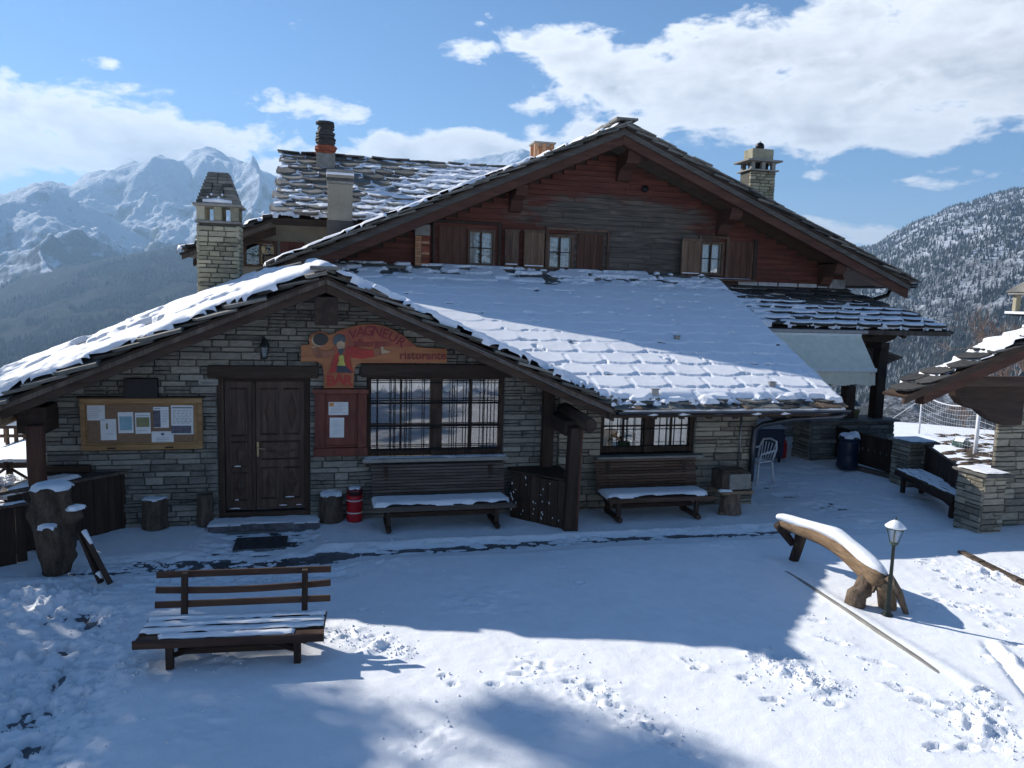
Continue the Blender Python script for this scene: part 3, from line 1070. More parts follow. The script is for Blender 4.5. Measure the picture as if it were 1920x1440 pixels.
def ground_h(s, w):
    s = np.array([[float(s)]]); w = np.array([[float(w)]])
    return float((grade(s, w) + snow_depth(s, w))[0, 0]) - PAVE


def build_ground():
    def grow(a, d, end, f=1.22):
        out = []
        while abs(a) < end:
            d *= f
            a += d
            out.append(a)
        return out
    core = list(np.arange(-4.9, 12.9, .026))
    S = sorted([-x for x in grow(4.9, .03, 4800)] + core + grow(12.9, .03, 4800))
    corew = list(np.arange(-8.3, -.6, .025)) + list(np.arange(-.6, 5.0, .05))
    Wd = sorted([-x for x in grow(8.3, .03, 4800)] + corew + grow(5.0, .06, 4800))
    S = np.array(S); Wd = np.array(Wd)
    SS, WW = np.meshgrid(S, Wd, indexing='ij')
    Z = grade(SS, WW)
    near = (np.abs(SS - 5) < 30) & (np.abs(WW) < 30)
    T = np.full_like(SS, .1)
    T[near] = snow_depth(SS[near], WW[near])
    Z = Z + T - PAVE
    V = np.stack([SS, WW, Z], -1).reshape(-1, 3)
    me = grid_mesh('ground', V, len(S), len(Wd))
    o = linkobj('ground', me, 'snow', None, (OX, OY, 0), (0, 0, YAW))
    o['kind'] = 'structure'
    # paving under the snow, slabs with recessed joints
    b = MB(); r = random.Random(3)
    w0 = -3.6
    while w0 < 4.6:
        hgt = r.uniform(.28, .42); s0 = -4.4
        while s0 < 13.2:
            wd = r.uniform(.35, .75)
            dz = r.uniform(-.004, .004)
            x0, x1, y0, y1 = s0 + .006, s0 + wd - .006, w0 + .006, w0 + hgt - .006
            b.add([(x0, y0, dz), (x1, y0, dz), (x1, y1, dz + .002), (x0, y1, dz), (x0, y0, -.05), (x1, y0, -.05), (x1, y1, -.05), (x0, y1, -.05)],
                  [(0, 1, 2, 3), (0, 4, 5, 1), (1, 5, 6, 2), (2, 6, 7, 3), (3, 7, 4, 0)])
            s0 += wd
        w0 += hgt
    b.bx(-4.5, 13.3, -9.0, 4.8, -.06, -.03)
    o = b.build('paving', 'paver', None, loc=(OX, OY, -PAVE), rot=(0, 0, YAW))
    o['kind'] = 'structure'


build_ground()


def snow_crumbs():
    """kicked-up clods lying round the trodden places"""
    g = np.random.default_rng(11); V = []; F = []
    spots = [(G(px, py), rad * 1.1, int((60 + rad * 240) * (1 if amp > .035 else .25))) for (px, py, rad, amp) in LUMPS if rad < .6] + [(G(px, py), .22, 10) for (px, py, a, l) in FOOT]
    spots += [((s_, -1.33), .16, 9) for s_ in np.arange(.2, 9, .25)] + [((s_, -1.75), .14, 6) for s_ in np.arange(.2, 9, .3)] + [((-.9 + .2 * k, -1.2), .4, 14) for k in range(10)] + [((-1.5 - .1 * k, -3.0 - .35 * k), .6, 60) for k in range(14)]
    pts = []
    for (c, rad, n) in spots:
        pts.append(np.stack([c[0] + g.normal(0, rad * .6, n), c[1] + g.normal(0, rad * .6, n)], 1))
    P = np.concatenate(pts)
    P = P[(P[:, 1] < -.5)]
    Z = grade(P[:, 0], P[:, 1]) + snow_depth(P[:, 0], P[:, 1]) - PAVE
    r = .004 + .016 * g.random(len(P)) ** 3
    base = np.array([(1, 0, 0), (-.5, .87, 0), (-.5, -.87, 0), (0, 0, 1), (.1, .1, -1)])
    fac = np.array([(0, 1, 3), (1, 2, 3), (2, 0, 3), (1, 0, 4), (2, 1, 4), (0, 2, 4)])
    n = len(P); ang = g.random(n) * 6.28
    B = base[None] * (1 + .5 * (g.random((n, 5, 1)) - .5))
    X = B[..., 0] * np.cos(ang)[:, None] - B[..., 1] * np.sin(ang)[:, None]; Y = B[..., 0] * np.sin(ang)[:, None] + B[..., 1] * np.cos(ang)[:, None]
    VV = np.stack([P[:, 0:1] + X * r[:, None], P[:, 1:2] + Y * r[:, None], Z[:, None] + r[:, None] * .35 + B[..., 2] * r[:, None] * .8], -1).reshape(-1, 3)
    FF = (np.arange(n)[:, None, None] * 5 + fac[None]).reshape(-1, 3)
    me = bpy.data.meshes.new('snow_crumbs'); me.vertices.add(len(VV)); me.vertices.foreach_set('co', VV.astype(np.float32).ravel())
    me.loops.add(FF.size); me.loops.foreach_set('vertex_index', FF.ravel().astype(np.int32)); me.polygons.add(len(FF))
    me.polygons.foreach_set('loop_start', np.arange(0, FF.size, 3, dtype=np.int32)); me.polygons.foreach_set('loop_total', np.full(len(FF), 3, np.int32)); me.update(calc_edges=True)
    o = linkobj('snow_crumbs', me, 'snow', None, (OX, OY, 0), (0, 0, YAW)); o['kind'] = 'stuff'
    tag(o, 'small clods of kicked-up snow scattered round the trodden places', 'snow')


snow_crumbs()


# ============================================================ MOUNTAINS
def ridge(name, crest, depth_front, depth_back, zfoot, mat, nu=260, nv=150, rough=.16, seed=1, gully=14, power=1.15):
    """crest: list of (azimuth deg, distance m, height m). Land falls to the front and the back of the crest line."""
    az = np.array([c[0] for c in crest]); ds = np.array([c[1] for c in crest]); hz = np.array([c[2] for c in crest])
    u = np.linspace(0, 1, nu); azu = az[0] + (az[-1] - az[0]) * u
    du = np.interp(azu, az, ds); hu = np.interp(azu, az, hz)
    v = np.linspace(-1, 1, nv)
    U_, V_ = np.meshgrid(u, v, indexing='ij')
    AZ = np.radians(azu)[:, None] * np.ones_like(V_)
    depth = np.where(V_ < 0, depth_front, depth_back)
    D = du[:, None] + V_ * depth
    t = np.abs(V_)
    prof = (1 - t) ** power
    X = D * np.sin(AZ); Y = D * np.cos(AZ)
    sc = 1.0 / depth_front
    Ls = gully
    def ridged(x, y, o, sd):
        t_ = 0; am = 1; tot = 0
        for q in range(o):
            n_ = 1 - np.abs(2 * vnoise(x * 2 ** q + 31 * q, y * 2 ** q + 7 * q, sd + q) - 1)
            t_ = t_ + n_ * n_ * am; tot += am; am *= .5
        return t_ / tot
    wx = X / Ls + .35 * fbm(X / Ls * 1.3, Y / Ls * 1.3, 3, seed + 40); wy = Y / Ls + .35 * fbm(X / Ls * 1.3 + 9, Y / Ls * 1.3, 3, seed + 41)
    g = ridged(wx, wy, 6, seed)
    amp = (hu[:, None] - zfoot)
    env = np.minimum(1, t * 4) * np.minimum(1, (1 - t) * 3 + .15)
    Z = zfoot + amp * prof + amp.mean() * rough * (g - .42) * 2 * env
    Z = Z + amp.mean() * .03 * (fbm(X / Ls * 9, Y / Ls * 9, 3, seed + 4) - .5) * 2
    V3 = np.stack([X, Y, Z + CAMH], -1).reshape(-1, 3)
    me = grid_mesh(name, V3, nu, nv, smooth=True)
    o = linkobj(name, me, mat)
    o['kind'] = 'structure'
    return V3.reshape(nu, nv, 3)


def crest_px(pts, dist):
    out = []
    for px, py in pts:
        r = survey_ray(px, py)
        a = math.degrees(math.atan2(r[0], r[1]))
        out.append((a, dist, r[2] / math.hypot(r[0], r[1]) * dist))
    return out


c_left = crest_px([(-900, 330), (-500, 300), (-200, 380), (-60, 350), (0, 368), (25, 362), (60, 345), (100, 340), (135, 345), (165, 328), (190, 322), (215, 322), (250, 305), (275, 300), (300, 290), (325, 296), (345, 300), (362, 284), (385, 277), (405, 278), (425, 292), (450, 300), (480, 310), (520, 330), (640, 345), (760, 330), (850, 300), (940, 290), (975, 275), (1000, 285), (1060, 300), (1150, 330), (1300, 380), (1500, 430)], 5600)
ridge('snow_mountain', c_left, 2600, 2000, -260, 'mountain_snow', 620, 280, .24, 3, 900, 1.05)
c_spur = crest_px([(-700, 420), (-350, 400), (-120, 380), (0, 366), (40, 350), (70, 344), (105, 350), (140, 372), (200, 402), (260, 440), (330, 478), (420, 520), (560, 560)], 4500)
ridge('snow_spur', c_spur, 1700, 1000, -260, 'mountain_snow', 400, 220, .22, 13, 650, 1.0)
c_mid = crest_px([(-900, 430), (-400, 480), (-120, 550), (0, 538), (60, 518), (110, 500), (180, 488), (260, 474), (340, 458), (420, 466), (520, 490), (640, 500), (800, 490), (1000, 480), (1200, 490), (1400, 520)], 3300)
MH = ridge('forested_hill', c_mid, 1900, 1400, -250, 'hill_forest', 420, 220, .16, 8, 700, 1.0)
c_right = crest_px([(1150, 560), (1350, 545), (1500, 510), (1640, 457), (1690, 432), (1720, 415), (1760, 396), (1800, 382), (1850, 370), (1920, 352), (2050, 300), (2300, 230), (2700, 180), (3300, 200)], 2900)
RH = ridge('snowy_forest_hill', c_right, 2500, 900, -200, 'hill_snowy_forest', 420, 320, .12, 5, 620, 1.05)


def far_forest(name, surf, n, zmin, hmin, hmax, mat, seed, mask, frost=None):
    """many small conifers standing on a slope, joined"""
    r = np.random.default_rng(seed)
    nu, nv, _ = surf.shape
    i = r.uniform(0, nu - 1.01, n * 3); j = r.uniform(0, (nv - 1.01) * .52, n * 3)
    i0 = i.astype(int); j0 = j.astype(int); fi = (i - i0)[:, None]; fj = (j - j0)[:, None]
    P = surf[i0, j0] * (1 - fi) * (1 - fj) + surf[i0 + 1, j0] * fi * (1 - fj) + surf[i0, j0 + 1] * (1 - fi) * fj + surf[i0 + 1, j0 + 1] * fi * fj
    ok = mask(P, i / (nu - 1), j / (nv - 1), r) & (np.hypot(P[:, 0], P[:, 1]) > 1000)
    P = P[ok][:n]
    m = len(P)
    h = r.uniform(hmin, hmax, m); rad = h * r.uniform(.14, .24, m)
    k = 5
    ang = r.uniform(0, 6.28, m)
    verts = np.zeros((m, k + 1, 3))
    for q in range(k):
        a = ang + q * 2 * PI / k
        verts[:, q, 0] = P[:, 0] + rad * np.cos(a); verts[:, q, 1] = P[:, 1] + rad * np.sin(a); verts[:, q, 2] = P[:, 2] - .5
    verts[:, k, 0] = P[:, 0]; verts[:, k, 1] = P[:, 1]; verts[:, k, 2] = P[:, 2] + h
    base = np.arange(m) * (k + 1)
    F = np.concatenate([np.stack([base + q, base + (q + 1) % k, base + k], 1) for q in range(k)])
    me = bpy.data.meshes.new(name)
    me.vertices.add(m * (k + 1)); me.vertices.foreach_set('co', verts.reshape(-1).astype(np.float32))
    me.loops.add(F.size); me.loops.foreach_set('vertex_index', F.ravel().astype(np.int32))
    me.polygons.add(len(F)); me.polygons.foreach_set('loop_start', np.arange(0, F.size, 3, dtype=np.int32)); me.polygons.foreach_set('loop_total', np.full(len(F), 3, np.int32))
    me.update(calc_edges=True)
    o = linkobj(name, me, mat); o['kind'] = 'stuff'
    tag(o, 'mass of dark conifers covering the snowy hillside on the right' if mat == 'far_tree' else 'dark forest on the hill behind the bar roof on the left' if mat == 'far_tree_blue' else 'frosted bare trees scattered over the snowy hillside on the right', 'forest')
    return o


def rh_mask(P, u, v, r):
    n = fbm(P[:, 0] * .006, P[:, 1] * .006, 4, 77)
    return (n > .44 + .10 * (v * 2 - .5)) | (r.random(len(P)) < .28)


far_forest('distant_forest', MH, 36000, 0, 10, 20, 'far_tree_blue', 9, lambda P, u, v, r: fbm(P[:, 0] * .0035, P[:, 1] * .0035, 4, 78) > .40)
far_forest('conifer_forest', RH, 52000, 0, 6, 13, 'far_tree', 5, rh_mask)
far_forest('frosted_forest', RH, 30000, 0, 5, 10, 'far_tree_frost', 6, lambda P, u, v, r: r.random(len(P)) < .6)

# ============================================================ BAR BUILDING (low, stone, gable to the front)
APX, APZ, GR = .97, 4.06, .43            # gable apex s, z of the rafter tops, slope
EZ, EW, ES = 1.99, -.9, .355              # main front slope: eave height, eave line, gradient


def bar_top(s):
    if s < 5.55: return APZ - .10 - GR * abs(s - APX)
    return EZ + ES * .9 - .10


bar = thing('bar_building', 'low stone bar building with a snow covered slate gable roof, wooden door and barred windows', 'building', 0, 0, 0)
DOOR = (-.74, .70, .0, 2.40); WIN1 = (1.62, 3.98, .98, 2.42); WIN2 = (5.80, 7.66, .96, 1.95)
HOLES = [DOOR, WIN1, WIN2]
wl = MB()
wall_panels(wl, [-3.22, APX, 5.55, 8.95] + [h[i] for h in HOLES for i in (0, 1)], None, HOLES, bar_top, 0.0, .38, -.2)
wall = wl.build('wall', 'mortar', bar)
side = MB(); side.bx(-3.22, -2.85, .38, 6.5, -.6, 2.05).bx(8.6, 8.95, .38, 2.6, -.2, 2.25); side.bx(-2.85, 8.6, 2.3, 2.45, -.2, 2.2)
side.build('side_wall', 'stone_facade', bar)
inn = MB(); inn.bx(-1.2, 1.1, .75, .8, 0, 2.5).bx(1.2, 8.5, 1.9, 1.95, 0, 2.6).bx(1.2, 8.5, .38, 1.9, .0, .02)
inn.build('interior', 'interior_wall', bar)


def bar_run(z0, z1):
    zm = z1 - .01
    lo = APX - (APZ - .12 - zm) / GR
    hi = APX + (APZ - .12 - zm) / GR
    if zm < 2.05: hi = 4.98
    return (max(-3.22, lo), min(4.98, hi))


lay_stones(wall, 'stone_facade', {'z0': -.09, 'z1': 3.92, 'run': bar_run}, HOLES, (0, 0, 0), wst=(.16, .60), hrow=(.04, .135), seed=3, limit=290)
lay_stones(wall, 'stone_pier', {'z0': -.09, 'z1': 2.2, 'run': lambda a, b: (5.0, 8.95)}, HOLES, (0, 0, 0), wst=(.25, .7), hrow=(.055, .15), seed=5, limit=140)
lay_stones(wall, 'stone_facade', {'z0': -.09, 'z1': 2.0, 'run': lambda a, b: (0, 1.6)}, [], (-3.22, 0, 0), axis=1, face=1, seed=8, limit=60)

# --- roofs of the bar
k_l = .17
Al = Vector((0, 1, k_l)).normalized(); Bl = Vector((1, 0, GR)).normalized()
cb = math.sqrt(1 + GR * GR); ca = math.sqrt(1 + k_l * k_l)
LO = -4.35
roofL = Roof((LO, -.95, APZ - GR * (APX - LO)), Al, Bl, [(0, 0), (2.75 * ca, 0), (2.75 * ca, (APX - LO - .95) * cb), (0, (APX - LO) * cb)], .58, .42, .04, 3)
rL = roofL.deck('wood_dark_y', bar, .05, 'left_roof')
roofL.slates('slate', rL, 130, .06)
Lb = (APX - LO) * cb
roofL.snow(rL, lambda a, b, c, fr: .10 + .05 * (fbm(a * 2, b * 2, 3, 4) - .5) - .16 * smooth(fbm(a * 2.2 + 3, b * 2.6, 3, 9), .56, .70) * smooth(a, .6, 1.1) * (1 - smooth(b, Lb - 1.6, Lb - .8)),
           step=.15, res=.035, rag=.16, edge=.16, poly=[(.07, .0), (2.62 * ca, 0), (2.62 * ca, (APX - LO - .95) * cb), (.12, Lb + .12)])
# right slope of the gable
Ar = Vector((0, 1, 0)); Br = Vector((-1, 0, GR)).normalized()
HI = 5.72
RbL = (HI - APX) * cb
yv = lambda s: (APZ - GR * (s - APX) - EZ) / ES
roofR = Roof((HI, -.95, APZ - GR * (HI - APX)), Ar, Br, [(0, 0), (max(.1, yv(HI) + .05), 0), (4.2, RbL * .72), (4.2, RbL), (0, RbL)], .55, .42, .04, 9)
rR = roofR.deck('wood_dark_y', bar, .05, 'right_roof')
roofR.slates('slate', rR, 110, .07)
roofR.snow(rR, lambda a, b, c, fr: .115 + .06 * (fbm(a * 2, b * 2, 3, 14) - .5) - .10 * smooth(fbm(a * 4, b * 3.5, 3, 19), .58, .70) * (1 - smooth(a, .25, .6)),
           step=.4, res=.03, rag=.16, edge=.14, poly=[(.06, .05), (max(.3, yv(HI) + .2), 0), (4.2, RbL * .70), (4.2, RbL + .1), (.10, RbL + .1)])
# snow cap on the ridge
cap = MB()
cap.tube([(APX - .02, -.96, APZ + .10), (APX - .02, -.88, APZ + .13), (APX - .08, -.3, APZ + .15), (APX - .22, .8, APZ + .22), (APX - .3, 1.9, APZ + .26)], [.06, .12, .16, .16, .1], 14, squash=.6, wob=.06)
cap.build('ridge_snow', 'snow_roof', rR, smooth=True)
# ridge stones under it
for k in range(6):
    MB().box((APX + random.uniform(-.03, .03), -.98 + k * .42, APZ + .105), (.42, .44, .05), Matrix.Rotation(random.uniform(-.08, .08), 3, 'Z')).build('ridge_slate', 'slate', rR, bevel=.01)

# rafters and barge boards
def barge(parent, p0, p1, w0, w1, top, h, mat, name, bevel=.01):
    d = Vector((p1[0] - p0[0], 0, p1[1] - p0[1]))
    mb = MB(); mb.prism([(p0[0], p0[1] + top), (p1[0], p1[1] + top), (p1[0], p1[1] + top - h), (p0[0], p0[1] + top - h)], w0, w1)
    return mb.build(name, mat, parent, bevel=bevel)


for (a, b_) in (((LO + .05, APZ - GR * (APX - LO - .05)), (APX, APZ)), ((APX, APZ), (HI, APZ - GR * (HI - APX)))):
    barge(bar, a, b_, -.93, -.88, -.02, .11, 'board_weathered', 'barge_board')
    barge(bar, a, b_, -.86, -.70, -.06, .20, 'wood_dark_x', 'rafter')
    barge(bar, a, b_, -.12, .0 - .004, -.06, .16, 'wood_dark_x', 'rafter')
    # board soffit, rows of planks running out to the verge
    n = 9
    for k in range(n):
        t0 = k / n; t1 = (k + .94) / n
        q0 = (a[0] + (b_[0] - a[0]) * t0, a[1] + (b_[1] - a[1]) * t0); q1 = (a[0] + (b_[0] - a[0]) * t1, a[1] + (b_[1] - a[1]) * t1)
        barge(bar, q0, q1, -.875, .3, -.05 - .002 * (k % 2), .022, 'wood_dark_y', 'soffit_board', 0)
# purlins that carry the overhang, with their posts
mk('ridge_purlin', 'wood_dark_y', bar, lambda b: b.bx(.80, 1.14, -.84, .05, 3.30, 3.74), bevel=.02)
mk('purlin', 'wood_dark_y', bar, lambda b: b.bx(-3.42, -3.02, -.55, .05, 1.62, 2.02), bevel=.02)
mk('log_purlin', 'driftwood', bar, lambda b: b.tube([(-3.62, -1.22, 1.86), (-3.62, -.5, 1.87), (-3.60, .3, 1.88)], [.13, .14, .14], 14, wob=.03), smooth=True)
mk('log_purlin', 'wood_dark_y', bar, lambda b: b.tube([(5.10, -1.38, 1.80), (5.10, -.6, 1.82), (5.08, .05, 1.84)], [.125, .13, .14], 14, wob=.03), smooth=True)
mk('purlin', 'wood_dark_y', bar, lambda b: b.bx(4.80, 5.05, -1.0, .03, 1.55, 1.80), bevel=.02)
mk('wall_post', 'wood_dark_z', bar, lambda b: b.bx(4.66, 4.86, -.20, -.055, .0, 2.35), bevel=.012)
PXs = H(69, 850, -.85)[0]
mk('post', 'shutter_brown_z', bar, lambda b: b.tube([(PXs, -.85, .0), (PXs + .01, -.85, .6), (PXs - .01, -.85, 1.2), (PXs, -.85, 1.80)], [.125, .12, .118, .12], 14, wob=.05), smooth=True)
mk('post', 'wood_dark_z', bar, lambda b: b.prism([(4.80, -.06), (5.03, -.06), (5.06, 1.72), (4.86, 1.72)], -1.18, -.97), bevel=.02)
mk('post_face', 'shutter_brown_z', bar, lambda b: b.prism([(5.00, -.04), (5.036, -.04), (5.066, 1.70), (5.03, 1.70)], -1.19, -.98))

# main front slope, running up to the chalet wall
ce = math.sqrt(1 + ES * ES)
Bm = Vector((0, 1, ES)).normalized()
up = 6.9 * ce
M0 = .0
roofM = Roof((M0, EW, EZ), (1, 0, 0), Bm, [(5.55, 0), (10.14, 0), (11.02, up * .95), (10.7, up), (1.0, up), (.95, up * .82)], .72, .50, .045, 21)
rM = roofM.deck('wood_dark_x', bar, .08, 'front_roof')
roofM.slates('slate', rM, 300, .04)


def thickM(a, b, c, fr):
    t = .068 + .03 * (fbm(a * .8, b * .8, 3, 31) - .5)
    t = t - .05 * (1 - smooth(b, .05, .35)) * smooth(fbm(a * 3.2, b * 6, 3, 33), .38, .6) * 2.0
    # bare leading edges just under the wall, where less snow fell
    up_ = smooth(b, up - 1.7, up - .3)
    t = t - up_ * .115 * smooth(fbm(a * 2.6, b * 3.0, 3, 35) + .18 * (fr < .24) - .04, .50, .62)
    t = t - .012 * (np.abs(c - .5) > .44) * (fr < .6) * (1 - smooth(b, 1.6, 3.4)) - .05 * smooth(fbm(a * 3.7, b * 4.1, 2, 38) + .2 * (fr < .10), .86, .9)
    return t


roofM.snow(rM, thickM, res=.026, rag=.06, edge=.07, poly=[(5.62, .0), (10.16, 0), (11.0, up * .93), (10.7, up - .02), (1.0, up - .02), (.95, up * .80)], step=lambda a, b: .07 + .08 * smooth(fbm(a * .9, b * .9, 3, 37), .35, .7) + .22 * (1 - smooth(b, 1.6, 3.4)))
# torn brownish slates along the eave
for k in range(34):
    x = 5.75 + k * .13 + random.uniform(-.04, .04)
    MB().box((x, -.95 + random.uniform(-.03, .02), EZ + .045 + random.uniform(-.01, .02)), (random.uniform(.14, .34), .22, .02),
             Matrix.Rotation(random.uniform(-.2, .2), 3, 'Z') @ Matrix.Rotation(.3, 3, 'X')).build('eave_slate', random.choice(['slate', 'slate_dark', 'bark_light', 'slate']), rM)
# small snow stops standing out of the snow
for (px, py) in ((1269, 640), (1228, 742), (1447, 728)):
    r = survey_ray(px, py)
    # meet the slope
    w_ = 1.0
    for _ in range(30):
        s_, z_ = H(px, py, w_); zt = EZ + ES * (w_ - EW) + .12
        w_ += (z_ - zt) * .9 * (-1 if False else 1) / (ES + .15)
    o = MB().box((s_, w_, zt + .05), (.11, .07, .13)).bx(s_ - .075, s_ + .075, w_ - .05, w_ + .04, zt + .11, zt + .125).build('snow_stop', 'metal_grey', rM, bevel=.004)
# gutter with a ridge of snow in it
gut = MB()
gx0, gx1 = 5.72, 10.2
segs = 9
pts = []
for x in (gx0, gx1):
    for k in range(segs):
        a = PI + PI * k / (segs - 1)
        pts.append((x, EW - .085 + .075 * math.cos(a), EZ - .03 + .07 * math.sin(a)))
gut.add(pts, [(k, k + 1, k + 1 + segs, k + segs) for k in range(segs - 1)])
g_ = gut.build('gutter', 'gutter_metal', bar)
sm = g_.modifiers.new('s', 'SOLIDIFY'); sm.thickness = .006
mk('gutter_snow', 'snow_roof', bar, lambda b: b.tube([(gx0 + .1 + i * (gx1 - gx0 - .2) / 24, EW - .085, EZ - .035 + .018 * math.sin(i * 1.7)) for i in range(25)], [.060 + .012 * math.sin(i * 2.3) for i in range(25)], 10), smooth=True)
mk('fascia', 'wood_dark_x', bar, lambda b: b.bx(5.6, 10.15, EW + .0, EW + .05, EZ - .16, EZ - .01), bevel=.005)
for k in range(9):
    x = 5.95 + k * .52
    mk('rafter', 'wood_dark_y', bar, lambda b: b.box((x, EW + .62, EZ + ES * .62 - .17), (.10, 1.2, .12), Matrix.Rotation(math.atan(ES), 3, 'X')), bevel=.008)
# downpipe at the corner: swan neck then straight down
mk('downpipe', 'gutter_metal', bar, lambda b: b.tube([(10.15, EW - .08, EZ - .10), (10.05, EW - .05, EZ - .16), (9.35, -.55, 1.72), (8.95, -.22, 1.56), (8.86, -.13, 1.45), (8.84, -.12, 1.1), (8.84, -.12, .45)], .055, 12), smooth=True)
mk('small_pipe', 'metal_grey', bar, lambda b: b.tube([(8.60, -.075, 1.95), (8.58, -.075, .5)], .016, 8), smooth=True)

# stone chimney on the left slope
c1x0, c1x1, c1y0, c1y1 = -1.26, -.55, 1.55, 2.15
ch = MB().bx(c1x0 + .05, c1x1 - .05, c1y0 + .05, c1y1 - .05, 3.0, 4.96).build('chimney', 'mortar', bar)
lay_stones(ch, 'stone_chimney', {'z0': 3.35, 'z1': 4.93, 'run': lambda a, b: (0, c1x1 - c1x0)}, [], (c1x0, c1y0 + .04, 0), wst=(.16, .34), hrow=(.06, .10), depth=.045, seed=11)
lay_stones(ch, 'stone_chimney', {'z0': 3.35, 'z1': 4.93, 'run': lambda a, b: (0, c1y1 - c1y0)}, [], (c1x1 - .04, c1y0, 0), axis=1, face=-1, wst=(.16, .34), hrow=(.06, .10), depth=.045, seed=12)
lay_stones(ch, 'stone_chimney', {'z0': 3.35, 'z1': 4.93, 'run': lambda a, b: (0, c1y1 - c1y0)}, [], (c1x0 + .04, c1y0, 0), axis=1, face=1, wst=(.16, .34), hrow=(.06, .10), depth=.045, seed=13)
mk('chimney_ledge', 'concrete_cap', ch, lambda b: b.bx(c1x0 - .02, c1x1 + .02, c1y0 - .02, c1y1 + .02, 4.95, 4.99), bevel=.008)
for x in (c1x0 + .075, (c1x0 + c1x1) / 2, c1x1 - .075):
    for y in (c1y0 + .06, c1y1 - .06):
        mk('chimney_pier', 'stone_chimney', ch, lambda b: b.bx(x - .068, x + .068, y - .06, y + .06, 4.992, 5.24), bevel=.01)
mk('chimney_slab', 'concrete_cap', ch, lambda b: b.bx(c1x0 - .05, c1x1 + .05, c1y0 - .05, c1y1 + .05, 5.242, 5.285), bevel=.008)
cx_, cy_ = (c1x0 + c1x1) / 2, (c1y0 + c1y1) / 2
hz0, hz1 = 5.288, 5.82
for k in range(9):
    t0 = k / 9; zz0 = hz0 + (hz1 - hz0) * t0; hh = (hz1 - hz0) / 9
    rr = (c1x1 - c1x0) / 2 * (1 - .52 * t0) + .0
    ry = (c1y1 - c1y0) / 2 * (1 - .52 * t0)
    m_ = 3 if k < 6 else 2
    for q in range(m_):
        x0 = cx_ - rr + 2 * rr * q / m_
        mk('hood_slate', 'slate', ch, lambda b: b.box((x0 + rr / m_, cy_, zz0 + hh * .5), (2 * rr / m_ - .01, 2 * ry + random.uniform(-.01, .03), hh * .93), Matrix.Rotation(random.uniform(-.04, .04), 3, 'Y')), bevel=.006)
b = MB(); hood_ang = math.atan2(hz1 - hz0, (c1y1 - c1y0) / 2 * .52)
for k in range(7):
    b.tube([(cx_ - .22 + k * .06, cy_ - (c1y1 - c1y0) / 2 * (1 - .52 * t) - .012, hz0 + (hz1 - hz0) * t) for t in (.06 + .1 * (k % 3), .12 + .1 * (k % 3))], .022, 6)
b.tube([(cx_ - .24, cy_ - .29, hz0 + .035), (cx_, cy_ - .295, hz0 + .05), (cx_ + .24, cy_ - .29, hz0 + .03)], [.03, .045, .03], 8)
b.build('chimney_snow', 'snow_roof', ch, smooth=True)
mk('chimney_top', 'concrete_cap', ch, lambda b: b.bx(cx_ - .17, cx_ + .17, cy_ - .14, cy_ + .14, 5.822, 5.845), bevel=.005)

# --- door
mk('door_lintel', 'wood_dark_x', bar, lambda b: b.bx(-.86, .84, -.13, .10, 2.40, 2.60), bevel=.015)
mk('door_jamb', 'wood_dark_z', bar, lambda b: b.bx(-.74, -.645, .02, .16, .16, 2.395), bevel=.006)
mk('door_jamb', 'wood_dark_z', bar, lambda b: b.bx(.615, .70, .02, .16, .16, 2.395), bevel=.006)
mk('door_head', 'wood_dark_x', bar, lambda b: b.bx(-.64, .61, .03, .16, 2.33, 2.395), bevel=.005)


def door_leaf(x0, x1, panels):
    d = boxpart('door', 'door_wood', bar, x0, x1, .085, .13, .19, 2.325, bevel=.004)
    for (a, b_, c, e) in panels:
        # sunk field, raised moulding and a lozenge
        for q in ((a, b_, c - .0, c + .028), (a, b_, e - .028, e), (a, a + .028, c, e), (b_ - .028, b_, c, e)):
            boxpart('moulding', 'door_wood' if q[3] - q[2] > .1 else 'wood_dark_x', d, q[0], q[1], .060, .084, q[2], q[3], bevel=.006)
        mx, mz = (a + b_) / 2, (c + e) / 2
        hw, hh = (b_ - a) / 2 - .05, (e - c) / 2 - .05
        m = MB()
        pts = [(mx - hw, .0825, mz), (mx, .0825, mz - hh), (mx + hw, .0825, mz), (mx, .0825, mz + hh), (mx, .030, mz)]
        m.add(pts, [(0, 1, 4), (1, 2, 4), (2, 3, 4), (3, 0, 4), (3, 2, 1, 0)])
        m.build('lozenge', 'door_wood', d)
    return d


dl = door_leaf(-.64, -.225, [(-.56, -.29, 1.42, 2.22), (-.56, -.29, .90, 1.34), (-.56, -.29, .34, .82)])
boxpart('door_stile', 'wood_dark_z', bar, -.222, -.165, .055, .14, .18, 2.327)
dr = door_leaf(-.162, .612, [(-.09, .19, 1.44, 2.22), (.27, .54, 1.44, 2.22), (-.09, .54, 1.02, 1.34), (-.09, .19, .36, .90), (.27, .54, .36, .90)])
boxpart('door_plate', 'brass', dr, -.150, -.118, .070, .083, 1.08, 1.32, .002)
mk('handle', 'brass', dr, lambda b: b.tube([(-.134, .07, 1.23), (-.134, .03, 1.23), (-.10, .022, 1.225), (-.01, .022, 1.205)], .0095, 8), smooth=True)
for (x, z, l_) in ((-.58, .215, .16), (.20, .245, .12), (.47, .245, .09), (-.5, .36, .06), (.30, .385, .14), (-.5, .925, .10)):
    mk('door_snow', 'snow_roof', dr, lambda b: b.tube([(x, .06, z), (x + l_ / 2, .056, z + .004), (x + l_, .06, z)], [.006, .010, .006], 6))
st = MB().bx(-.86, .86, -.40, .018, -.12, .075).build('doorstep', 'paver', bar, bevel=.015)
boxpart('threshold', 'wood_dark_x', bar, -.74, .70, .02, .16, .0, .158, .01)
snow_pad('step_snow', st, [(-.86, -.40), (-.2, -.36), (.3, -.38), (.86, -.42), (.86, .0), (-.86, .0)], .077, .012, res=.03, edge=.1, seed=4, lump=1.2)

